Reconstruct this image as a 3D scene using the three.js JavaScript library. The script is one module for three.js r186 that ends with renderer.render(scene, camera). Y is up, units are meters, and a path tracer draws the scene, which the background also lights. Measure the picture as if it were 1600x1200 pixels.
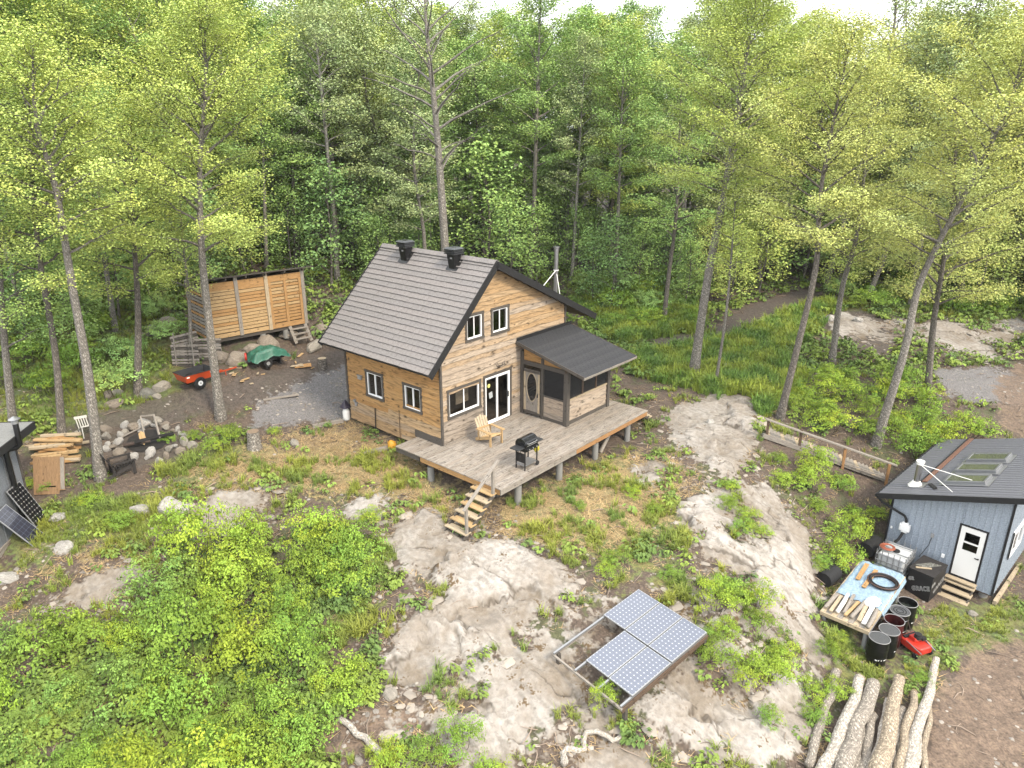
import * as THREE from 'three';
import { mergeGeometries } from 'three/addons/utils/BufferGeometryUtils.js';
import { createNoise2D, createNoise3D } from 'simplex-noise';

// ------------------------------------------------------------------ camera, sky, sun, exposure
const scene = new THREE.Scene();
const camera = new THREE.PerspectiveCamera(56.95, 1600 / 1200, 0.5, 900);
camera.position.set(0, 11.185, 0);
camera.rotation.set(-0.3412, 0, 0);

function seeded(s) {                       // mulberry32
  return () => { s |= 0; s = s + 0x6D2B79F5 | 0; let t = Math.imul(s ^ s >>> 15, 1 | s); t = t + Math.imul(t ^ t >>> 7, 61 | t) ^ t; return ((t ^ t >>> 14) >>> 0) / 4294967296; };
}
const noise2 = createNoise2D(seeded(11)), noise3 = createNoise3D(seeded(12));

{ // bright, thin overcast: cloud all over the sky, a little uneven
  const w = 256, h = 128, d = new Float32Array(w * h * 4);
  for (let j = 0; j < h; j++) for (let i = 0; i < w; i++) {
    const up = (j + 0.5) / h * Math.PI - Math.PI / 2, az = (i + 0.5) / w * Math.PI * 2, c = Math.cos(up);
    const x = c * Math.cos(az), y = Math.sin(up), z = c * Math.sin(az);
    let n = noise3(x * 1.7, y * 3.2, z * 1.7) * 0.5 + noise3(x * 4, y * 7, z * 4) * 0.3 + noise3(x * 9, y * 14, z * 9) * 0.15;
    const b = 0.80 + 0.07 * n, k = (j * w + i) * 4;
    d[k] = b * 0.975; d[k + 1] = b * 0.995; d[k + 2] = b * 1.03; d[k + 3] = 1;
  }
  const sky = new THREE.DataTexture(d, w, h, THREE.RGBAFormat, THREE.FloatType);
  sky.mapping = THREE.EquirectangularReflectionMapping; sky.magFilter = sky.minFilter = THREE.LinearFilter; sky.wrapS = THREE.RepeatWrapping; sky.needsUpdate = true;
  scene.background = sky; scene.environment = sky;
}
const sun = new THREE.DirectionalLight(0xfff0d8, 1.2);
sun.position.set(32, 48, 8);
sun.target.position.set(0, 0, -28);
sun.castShadow = true; sun.shadow.radius = 24; sun.shadow.mapSize.set(4096, 4096);
Object.assign(sun.shadow.camera, { left: -60, right: 60, top: 60, bottom: -60, near: 1, far: 200 });
scene.add(sun, sun.target);

const renderer = new THREE.WebGLRenderer({ antialias: true });
renderer.toneMapping = THREE.LinearToneMapping;
renderer.toneMappingExposure = 4.1;
renderer.shadowMap.enabled = true;
renderer.shadowMap.type = THREE.PCFSoftShadowMap;

// ------------------------------------------------------------------ helpers
const V = (x, y, z) => new THREE.Vector3(x, y, z);
const lerp = (a, b, t) => a + (b - a) * t, clamp = (x, a = 0, b = 1) => Math.min(b, Math.max(a, x));
const smooth = (x) => { x = clamp(x); return x * x * (3 - 2 * x); };
const rnd = seeded(2024), rr = (a, b) => a + (b - a) * rnd();
const taken = {};
function numbered(name) { const n = taken[name] = (taken[name] ?? -1) + 1; return n ? `${name}_${String(n).padStart(3, '0')}` : name; }
function thing(name, label, category, [x, y, z] = [0, 0, 0], turn = 0, group) {
  const o = new THREE.Group(); o.name = numbered(name); o.position.set(x, y, z); o.rotation.y = turn;
  o.userData = { label, category }; if (group) o.userData.group = group;
  scene.add(o); return o;
}
function part(parent, name, geo, mat, pos, rot) {
  const m = new THREE.Mesh(geo, mat); m.name = name; m.castShadow = m.receiveShadow = true;
  if (pos) m.position.set(...pos); if (rot) m.rotation.set(...rot);
  parent.add(m); return m;
}
function sub(parent, name, pos, rot) { const g = new THREE.Group(); g.name = name; if (pos) g.position.set(...pos); if (rot) g.rotation.set(...rot); parent.add(g); return g; }
function single(name, label, category, geo, mat, pos, rot, group) {
  const m = part(scene, numbered(name), geo, mat, pos, rot); m.userData = { label, category }; if (group) m.userData.group = group; return m;
}
function stuff(o, name, label, category) { o.name = numbered(name); o.userData = { label, category, kind: 'stuff' }; o.castShadow = o.receiveShadow = true; scene.add(o); return o; }
// box with its edges cut by bev, uv in metres along its longest side
function box(w, h, d, bev = 0) {
  let g;
  if (bev) {
    const s = new THREE.Shape(), a = w / 2 - bev, b = h / 2 - bev;
    s.moveTo(-a, -b); s.lineTo(a, -b); s.lineTo(a, b); s.lineTo(-a, b);
    g = new THREE.ExtrudeGeometry(s, { depth: d - 2 * bev, bevelEnabled: true, bevelThickness: bev, bevelSize: bev, bevelSegments: 1 });
    g.translate(0, 0, -(d / 2 - bev));
  } else g = new THREE.BoxGeometry(w, h, d);
  return metres(g, w, h, d);
}
function metres(g, w, h, d) {
  if (g.index) g = g.toNonIndexed();
  const p = g.attributes.position, nn = g.attributes.normal, uv = new Float32Array(p.count * 2), dim = [w, h, d], o1 = rnd() * 7, o2 = rnd() * 7;
  for (let i = 0; i < p.count; i++) {
    const n = [Math.abs(nn.getX(i)), Math.abs(nn.getY(i)), Math.abs(nn.getZ(i))], k = n.indexOf(Math.max(...n));
    let [a, b] = [0, 1, 2].filter((q) => q !== k); if (dim[b] > dim[a]) [a, b] = [b, a];
    uv[2 * i] = p.getComponent(i, a) + o1; uv[2 * i + 1] = p.getComponent(i, b) + o2;
  }
  g.setAttribute('uv', new THREE.BufferAttribute(uv, 2)); return g;
}
const shared = {};
function boxOnce(w, h, d, bev = 0) { return shared[[w, h, d, bev]] ??= box(w, h, d, bev); }
const cyl = (r0, r1, h, n = 16, open = false) => new THREE.CylinderGeometry(r0, r1, h, n, 1, open);
// tube along points with a radius at each
function tube(pts, radii, sides = 6, caps = true) {
  const n = pts.length, P = [], I = [], U = []; let prev = null, run = 0;
  for (let i = 0; i < n; i++) {
    const t = pts[Math.min(n - 1, i + 1)].clone().sub(pts[Math.max(0, i - 1)]).normalize();
    let a = prev ? prev.clone().addScaledVector(t, -prev.dot(t)) : (Math.abs(t.y) < 0.9 ? V(0, 1, 0) : V(1, 0, 0)).cross(t);
    a.normalize(); prev = a; const b = t.clone().cross(a); if (i) run += pts[i].distanceTo(pts[i - 1]);
    const r = Array.isArray(radii) ? radii[i] : radii;
    for (let s = 0; s <= sides; s++) {
      const f = s / sides * Math.PI * 2, c = Math.cos(f) * r, q = Math.sin(f) * r;
      P.push(pts[i].x + a.x * c + b.x * q, pts[i].y + a.y * c + b.y * q, pts[i].z + a.z * c + b.z * q); U.push(f * 0.3, run);
    }
  }
  const w = sides + 1;
  for (let i = 0; i < n - 1; i++) for (let s = 0; s < sides; s++) { const k = i * w + s; I.push(k, k + 1, k + w, k + 1, k + w + 1, k + w); }
  if (caps) for (const [i, f] of [[0, 1], [n - 1, 0]]) {
    const c = P.length / 3; P.push(pts[i].x, pts[i].y, pts[i].z); U.push(0.5, 0.5);
    for (let s = 0; s < sides; s++) f ? I.push(c, i * w + s + 1, i * w + s) : I.push(c, i * w + s, i * w + s + 1);
  }
  const g = new THREE.BufferGeometry();
  g.setAttribute('position', new THREE.Float32BufferAttribute(P, 3)); g.setAttribute('uv', new THREE.Float32BufferAttribute(U, 2)); g.setIndex(I); g.computeVertexNormals();
  return g;
}
function merged(list) { return mergeGeometries(list.map((g) => { const q = g.index ? g.toNonIndexed() : g; for (const k of Object.keys(q.attributes)) if (!['position', 'normal', 'uv'].includes(k)) q.deleteAttribute(k); return q; })); }
const put = (g, x = 0, y = 0, z = 0, rx = 0, ry = 0, rz = 0) => g.clone().applyMatrix4(new THREE.Matrix4().compose(V(x, y, z), new THREE.Quaternion().setFromEuler(new THREE.Euler(rx, ry, rz)), V(1, 1, 1)));

// ------------------------------------------------------------------ textures and materials
function texture(w, h, fn, srgb = true) {     // fn(u, v) -> [r, g, b] 0..1 (display values when srgb)
  const d = new Uint8Array(w * h * 4);
  for (let j = 0; j < h; j++) for (let i = 0; i < w; i++) {
    const c = fn(i / w, j / h), k = (j * w + i) * 4;
    d[k] = clamp(c[0]) * 255; d[k + 1] = clamp(c[1]) * 255; d[k + 2] = clamp(c[2]) * 255; d[k + 3] = 255;
  }
  const t = new THREE.DataTexture(d, w, h); t.wrapS = t.wrapT = THREE.RepeatWrapping; t.magFilter = THREE.LinearFilter; t.minFilter = THREE.LinearMipmapLinearFilter;
  t.generateMipmaps = true; if (srgb) t.colorSpace = THREE.SRGBColorSpace; t.needsUpdate = true; return t;
}
// noise that repeats after one unit of u and v
function wrapNoise(u, v, fu, fv, seed = 0) {
  const a = u * Math.PI * 2, b = v * Math.PI * 2;
  return noise3(Math.cos(a) * fu + seed * 7.1, Math.sin(a) * fu + Math.cos(b) * fv, Math.sin(b) * fv + seed * 3.3);
}
const reps = (t, x, y = x) => { const c = t.clone(); c.repeat.set(x, y); c.needsUpdate = true; return c; };
function woodTexture(seed, knots, blotch, dark) {
  const r = seeded(seed), K = Array.from({ length: knots }, () => [r(), r(), 0.006 + r() * 0.014, 0.012 + r() * 0.03]);
  return texture(512, 256, (u, v) => {
    const warp = wrapNoise(u, v, 0.6, 1.2, seed) * 0.05;
    let g = 0.84 + 0.07 * wrapNoise(u, v + warp, 0.5, 9, seed + 1) + 0.06 * wrapNoise(u, v + warp, 1.2, 26, seed + 2);
    g -= blotch * Math.max(0, wrapNoise(u, v, 1.1, 2.2, seed + 3) - 0.15) + dark * Math.max(0, wrapNoise(u, v, 2.6, 5, seed + 4) - 0.45);
    let kn = 0;
    for (const [a, b, su, sv] of K) { let du = Math.abs(u - a), dv = Math.abs(v - b); du = Math.min(du, 1 - du); dv = Math.min(dv, 1 - dv); kn = Math.max(kn, Math.exp(-(du * du / (su * su) + dv * dv / (sv * sv)))); }
    g *= 1 - 0.5 * kn;
    return [g, g * (1 - 0.03 * kn), g * (1 - 0.06 * kn)];
  });
}
const grain = reps(woodTexture(3, 10, 0.12, 0.3), 0.45, 1.6), sidingGrain = reps(woodTexture(5, 15, 0.24, 0.35), 0.2, 0.7), deckGrain = reps(woodTexture(9, 12, 0.28, 0.5), 0.3, 1.4);
const speckle = texture(256, 256, (u, v) => { const g = 0.86 + 0.08 * wrapNoise(u, v, 3, 3, 1) + 0.08 * wrapNoise(u, v, 9, 9, 2) + 0.06 * wrapNoise(u, v, 22, 22, 3); return [g, g, g]; });
const grit = texture(256, 256, (u, v) => { const g = 0.5 + 0.25 * wrapNoise(u, v, 8, 8, 5) + 0.3 * wrapNoise(u, v, 20, 20, 6); return [g, g, g]; }, false);
const barkTex = texture(128, 256, (u, v) => {
  const a = wrapNoise(u, v, 2.2, 1.2, 8) * 0.2, f = Math.abs(wrapNoise(u + a * 0.2, v, 4.5, 1.5, 9));
  const g = 0.52 + 0.4 * f + 0.06 * wrapNoise(u, v, 7, 3, 10), p = Math.max(0, wrapNoise(u, v, 1.3, 2.6, 11) - 0.2) * 0.5;
  return [g + p, g * 0.98 + p * 1.02, g * 0.95 + p * 0.98];
});
function M(r, g, b, o = {}) {
  const { physical, ...rest } = o;
  const m = new (physical ? THREE.MeshPhysicalMaterial : THREE.MeshStandardMaterial)({ roughness: 0.85, metalness: 0, ...rest });
  m.color.setRGB(r * 0.54, g * 0.54, b * 0.54); return m;
}
const wood = (r, g, b, o) => M(r, g, b, { map: grain, roughness: 0.85, ...o });
const mats = {
  fresh: wood(0.98, 0.66, 0.32), cedar: wood(0.86, 0.49, 0.19), pale: wood(0.92, 0.74, 0.50), orange: wood(0.72, 0.38, 0.15), weathered: wood(0.58, 0.515, 0.44), greyDark: wood(0.17, 0.145, 0.12), brown: wood(0.20, 0.125, 0.075),
  black: M(0.01, 0.01, 0.011, { roughness: 0.85 }), blackMetal: M(0.014, 0.014, 0.016, { roughness: 0.38, metalness: 0.2 }), rubber: M(0.018, 0.017, 0.017, { roughness: 0.9, map: speckle }),
  vinyl: M(1.3, 1.3, 1.29, { roughness: 0.45 }), steel: M(0.62, 0.62, 0.63, { roughness: 0.28, metalness: 0.95 }), galv: M(0.52, 0.53, 0.54, { roughness: 0.45, metalness: 0.7 }), dull: M(0.45, 0.45, 0.45, { roughness: 0.6, metalness: 0.3 }),
  concrete: M(0.45, 0.44, 0.41, { map: reps(speckle, 2), bumpMap: grit, bumpScale: 0.003 }), white: M(1.1, 1.09, 1.05, { roughness: 0.55 }), plastic: M(1.15, 1.16, 1.16, { roughness: 0.45 }),
  glass: M(1, 1, 1, { physical: true, roughness: 0.03, transmission: 1, thickness: 0, ior: 1.5 }), screen: M(0.015, 0.015, 0.016, { transparent: true, opacity: 0.72, roughness: 0.8, side: THREE.DoubleSide }),
  plywood: wood(0.62, 0.47, 0.30), red: M(0.62, 0.035, 0.02, { roughness: 0.42 }), cartRed: M(0.62, 0.075, 0.012, { roughness: 0.45 }),
};
// terrain control points: x, z, height
const CONTROL = [[-1.89,-20.22,-1.3],[-9.12,-29.51,0.1],[-10.87,-27.97,0.1],[-12.2,-27.49,0],[-14.06,-24.89,0],[-16.23,-24.48,0.05],[-13.21,-28.31,0.9],[-11.03,-32.34,1.0],[-12.1,-32.13,1.7],[-13.84,-30.76,1.5],[-10.09,-36.2,1.9],[-9.69,-38.96,2.3],[-15.77,-27.92,0.7],[-16.95,-24.44,0.2],[-18.8,-24.64,0.9],[-18.99,-32.8,2.3],[-22.05,-31.86,2.4],[-15.88,-20.93,-0.8],[-15.7,-19.24,-1.2],[-14.76,-22.92,-0.5],[-10.57,-22.08,-0.95],[-12.91,-23.37,-0.6],[-8.84,-25.5,-0.55],[-5.75,-23.86,-0.85],[-8.5,-21.9,-1.1],[-12.65,-18.26,-1.7],[-8.13,-19.28,-1.7],[-5.19,-20.95,-1.3],[-3.43,-20.7,-1.4],[-14.44,-16.4,-2.3],[-12.3,-12.94,-3.2],[-7.63,-12.85,-3.1],[-9.02,-16.4,-2.3],[-5.2,-17.14,-2.0],[-4.52,-14.13,-2.4],[-3.59,-12.58,-2.8],[-0.8,-18.98,-1.5],[1.57,-18.45,-1.6],[-1.84,-17.01,-1.9],[0.0,-17.01,-1.9],[-2.62,-14.46,-2.3],[0.0,-14.57,-2.4],[-0.6,-12.76,-2.8],[2.28,-12.85,-2.9],[2.95,-17.01,-1.9],[3.3,-14.57,-2.4],[5.29,-15.96,-2.15],[4.67,-13.22,-3.1],[5.08,-25.48,-1.1],[3.33,-23.51,-1.2],[4.32,-20.87,-1.5],[2.14,-20.7,-1.4],[8.78,-30.11,-0.75],[10.49,-29.99,-0.7],[8.63,-24.56,-1.2],[8.78,-21.2,-1.7],[6.99,-18.81,-1.85],[8.5,-18.71,-2.25],[9.18,-18.08,-3.2],[10.69,-20.84,-3.0],[13.17,-24.25,-2.7],[11.44,-25.27,-1.7],[14.25,-23.56,-3.7],[6.91,-16.52,-2.4],[7.21,-15.09,-3.1],[7.18,-13.49,-3.6],[15.05,-20.6,-4.0],[11.42,-20.02,-3.7],[11.46,-17.09,-3.8],[8.85,-15.48,-3.7],[9.38,-13.67,-3.8],[12.3,-13.86,-4.0],[16.53,-19.15,-4.05],[14.23,-18.47,-4.0],[10.69,-27.44,-1.0],[16.02,-28.45,-1.6],[12.11,-29.55,-0.9],[20.07,-32.0,-1.1],[24.36,-34.32,-1.0],[25.02,-37.74,-0.7],[28.0,-37.43,-0.6],[24.2,-31.43,-1.6],[17.03,-35.91,-0.3],[9.48,-34.9,-0.5],[10.26,-32.91,-0.5],[8.71,-36.79,-0.4],[13.72,-42.04,0],[19.6,-47.39,0.6],[22.37,-43.05,0.35],[26.75,-40.92,0.1],[32.52,-44.57,0.6],[7.17,-42.83,0.2],[4.27,-46.41,0.6],[2.32,-50.88,1.0],[-4.71,-51.75,1.3],[-6.91,-28.23,-0.45],[-4.53,-26.17,-0.6],[-4.33,-24.42,-0.8],[-0.34,-21.23,-1.15],[2.27,-24.26,-1.1],[4.23,-26.53,-1.1],[5.61,-28.12,-1.1],[2.79,-30.82,-0.6],[-2.0,-33.9,-0.2],[-2.62,-29.15,-0.5],[0.41,-26.53,-0.8],[-30.0,-50.0,5],[-12.0,-50.0,3.6],[3.0,-50.0,2.3],[18.0,-52.0,1.6],[34.0,-50.0,1.5],[-45.0,-30.0,3],[48.0,-30.0,-1.5],[-30.0,-70.0,7],[0.0,-70.0,4.5],[35.0,-70.0,3.5],[-60.0,-110.0,11],[0.0,-110.0,8],[60.0,-110.0,7],[-24.0,-12.0,-3],[0.0,-8.0,-3.3],[-10.0,-6.0,-3.5],[12.0,-8.0,-4.1],[25.0,-15.0,-4.3],[-60.0,10.0,-3],[60.0,10.0,-5],[0.0,30.0,-4.5],[20.5,-21.0,-4.1],[19.0,-24.5,-3.6],[21.0,-28.0,-2.6],[28.0,-24.0,-3.6]];
// ground cover outlines on the ground, x and z in metres
const ZONES = {
  rock: [[-4.1,-21.2,-3.1,-21.9,-2.2,-21.7,-2.3,-20.4,-1.2,-20.0,0.0,-19.9,1.6,-19.0,2.1,-17.8,1.5,-17.3,0.3,-16.9,-0.2,-15.9,-0.9,-15.5,-1.7,-15.7,-1.8,-14.9,-2.5,-14.4,-3.2,-14.9,-3.5,-15.7,-3.0,-17.0,-1.9,-17.5,-2.1,-18.9,-3.1,-18.5,-3.9,-19.4],[-1.0,-15.3,0.0,-15.7,0.9,-16.3,1.5,-16.6,1.6,-16.1,1.2,-15.3,2.3,-14.6,1.9,-13.7,0.8,-14.2,0.3,-12.9,-0.3,-12.6,-1.6,-12.4,-1.7,-13.8,-0.7,-14.4],[1.2,-13.1,2.5,-13.5,3.4,-13.1,3.7,-12.6,1.2,-12.4],[3.0,-14.2,4.5,-15.5,5.2,-15.4,5.5,-14.7,6.3,-14.5,5.9,-13.6,4.5,-13.3,3.6,-13.5],[7.0,-30.2,9.1,-31.4,11.4,-32.0,11.0,-30.1,10.3,-27.2,8.7,-24.5,7.7,-24.7,7.2,-26.6,6.6,-27.1],[5.9,-22.3,7.9,-23.8,8.3,-23.4,7.3,-20.6,6.4,-20.5,5.6,-20.8],[8.4,-23.8,9.7,-24.6,10.2,-23.1,10.8,-22.5,10.1,-20.3,9.3,-18.5,9.4,-17.1,8.6,-16.2,8.0,-17.4,7.6,-18.7,6.1,-19.5,5.3,-19.8,6.4,-20.4,7.9,-20.4,8.8,-21.0,8.5,-22.3],[4.7,-24.9,5.7,-25.9,6.2,-25.5,5.3,-23.7,4.8,-23.7],[-11.3,-22.1,-10.3,-22.7,-8.8,-22.8,-8.4,-22.0,-9.2,-21.5,-9.8,-20.7,-10.8,-20.6,-11.0,-21.4],[-13.7,-17.7,-13.2,-18.5,-12.4,-19.0,-11.5,-19.2,-11.5,-18.5,-12.2,-17.4,-13.3,-17.2],[-5.9,-22.0,-5.3,-22.6,-4.2,-22.2,-4.4,-21.6,-5.2,-21.1,-5.7,-21.1],[18.9,-41.5,20.8,-44.1,21.6,-42.8,22.8,-42.1,21.6,-40.4,19.0,-39.8],[25.1,-42.2,27.1,-41.6,27.4,-38.6,26.7,-36.9,25.3,-38.3,24.1,-39.7],[27.8,-40.7,29.6,-41.2,29.6,-39.8,27.8,-38.8],[6.8,-15.5,8.0,-16.3,8.0,-15.2,7.6,-14.2,6.3,-13.2,5.2,-13.0,6.0,-14.3],[5.9,-18.5,6.5,-18.7,6.0,-17.2,5.3,-16.5,5.3,-17.3],[1.6,-16.4,2.5,-16.8,2.9,-16.4,1.8,-15.9],[15.9,-34.4,17.2,-35.4,17.0,-34.4,15.9,-33.5],[-15.0,-19.3,-14.3,-19.7,-14.0,-19.5,-14.8,-19.0],[-15.8,-18.8,-15.3,-18.8,-15.2,-18.4,-15.6,-18.3]],
  rubble: [[-4.7,-21.6,-2.2,-22.0,1.6,-19.5,2.9,-17.1,6.3,-19.1,5.4,-19.8,5.9,-22.7,8.6,-24.5,10.7,-23.6,10.7,-21.1,9.5,-17.0,7.7,-14.0,6.8,-13.0,-3.5,-12.3,-3.2,-14.1,-3.8,-16.1,-3.0,-17.8,-4.1,-19.4],[6.6,-30.2,12.0,-32.8,11.1,-27.8,8.9,-24.1,7.2,-23.8,6.1,-26.3],[-12.2,-22.8,-8.2,-23.3,-7.9,-21.2,-9.9,-20.2,-11.1,-20.4],[-14.2,-17.3,-13.3,-18.9,-11.2,-19.4,-10.9,-18.3,-12.1,-17.1,-13.6,-16.9],[19.7,-44.2,24.0,-43.0,31.6,-42.5,29.1,-38.3,26.2,-36.2,23.4,-38.8,18.1,-39.3],[-6.3,-22.0,-5.3,-22.8,-4.1,-22.3,-4.1,-21.0,-5.6,-20.9]],
  straw: [[-13.0,-23.2,-10.1,-25.6,-7.1,-28.3,-4.1,-26.2,-2.3,-22.9,-2.5,-21.9,-5.9,-22.3,-8.6,-22.9,-11.3,-22.3],[-0.7,-21.7,2.0,-24.5,4.7,-26.6,6.1,-22.5,4.6,-20.1,2.1,-19.6,0.0,-19.8],[-15.2,-18.4,-13.6,-19.7,-11.4,-20.3,-11.5,-19.2,-13.3,-18.4,-14.5,-17.8],[-3.6,-21.6,-1.9,-24.0,-0.2,-21.9,-1.5,-20.0],[5.8,-26.7,7.4,-24.5,5.9,-22.3,4.7,-23.1]],
  path: [[7.0,-39.4,11.5,-41.0,15.5,-45.5,20.7,-49.1,21.0,-47.3,16.1,-42.7,13.0,-39.7,8.6,-37.9],[-18.3,-24.6,-15.8,-27.2,-13.0,-28.9,-11.6,-30.3,-10.0,-32.9,-8.2,-34.1,-7.2,-31.1,-9.1,-29.4,-12.6,-27.5,-16.1,-25.2],[-15.6,-24.7,-14.0,-26.7,-12.3,-25.4,-13.1,-23.9,-14.7,-23.3],[18.7,-42.8,22.4,-44.9,22.8,-40.7,20.6,-36.9,19.2,-38.6]],
  gravel: [[-11.3,-26.7,-11.0,-28.5,-9.5,-31.0,-7.6,-33.4,-6.3,-28.8,-8.8,-27.4],[22.4,-36.0,26.5,-36.6,27.3,-35.3,25.2,-32.1,23.8,-32.4,21.4,-32.6],[30.0,-42.5,32.3,-43.0,30.8,-40.7,29.6,-40.6]],
  dirt: [[11.4,-15.5,13.9,-17.8,16.6,-18.9,16.8,-18.6,13.1,-13.4,9.9,-13.2],[24.7,-34.4,29.4,-38.6,23.7,-29.6,22.6,-30.3],[14.2,-21.5,15.1,-20.6,14.3,-19.7,13.1,-19.9],[-3.9,-14.1,-2.6,-14.3,-1.4,-15.3,-1.7,-13.7,-3.2,-13.2],[-5.0,-13.4,-3.8,-14.0,-3.1,-13.3,-3.6,-12.6,-4.8,-12.6]],
  grass: [[5.3,-36.3,9.0,-38.2,15.1,-42.7,20.1,-46.3,19.5,-42.8,14.7,-36.5,14.7,-33.2,11.4,-30.0,10.4,-32.8,8.2,-33.0,6.5,-33.7],[-17.0,-20.8,-15.3,-21.8,-12.0,-22.3,-10.8,-20.5,-13.9,-19.5,-15.5,-18.2],[-13.2,-24.0,-11.8,-25.5,-9.3,-25.4,-4.2,-26.3,-2.3,-22.7,-5.5,-22.3,-8.8,-23.0,-12.1,-22.5],[9.1,-16.1,11.5,-17.2,13.8,-20.0,18.4,-21.2,16.6,-18.6,13.4,-17.5,10.9,-16.0],[-0.7,-21.7,2.0,-24.5,4.7,-26.4,6.2,-22.7,5.9,-20.2,3.7,-19.4,0.0,-19.8],[1.4,-16.1,4.1,-19.8,4.1,-18.6,3.0,-17.5,2.4,-17.0],[-6.0,-17.2,-5.1,-20.6,-3.9,-20.7,-3.9,-18.1,-4.6,-16.2],[9.9,-19.1,11.9,-20.3,9.9,-16.2,8.9,-16.2],[-30.7,-42.6,-19.7,-41.8,-13.5,-27.2,-18.6,-23.5],[3.5,-48.4,12.7,-49.9,11.4,-40.8,5.8,-38.4],[4.4,-19.2,5.8,-19.2,5.4,-17.8,4.4,-17.8],[8.2,-33.0,12.0,-33.0,11.3,-29.0,10.4,-27.7,9.4,-31.4],[20.6,-46.5,37.0,-50.8,31.0,-41.6,25.9,-43.0,20.3,-43.9]]
};
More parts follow.
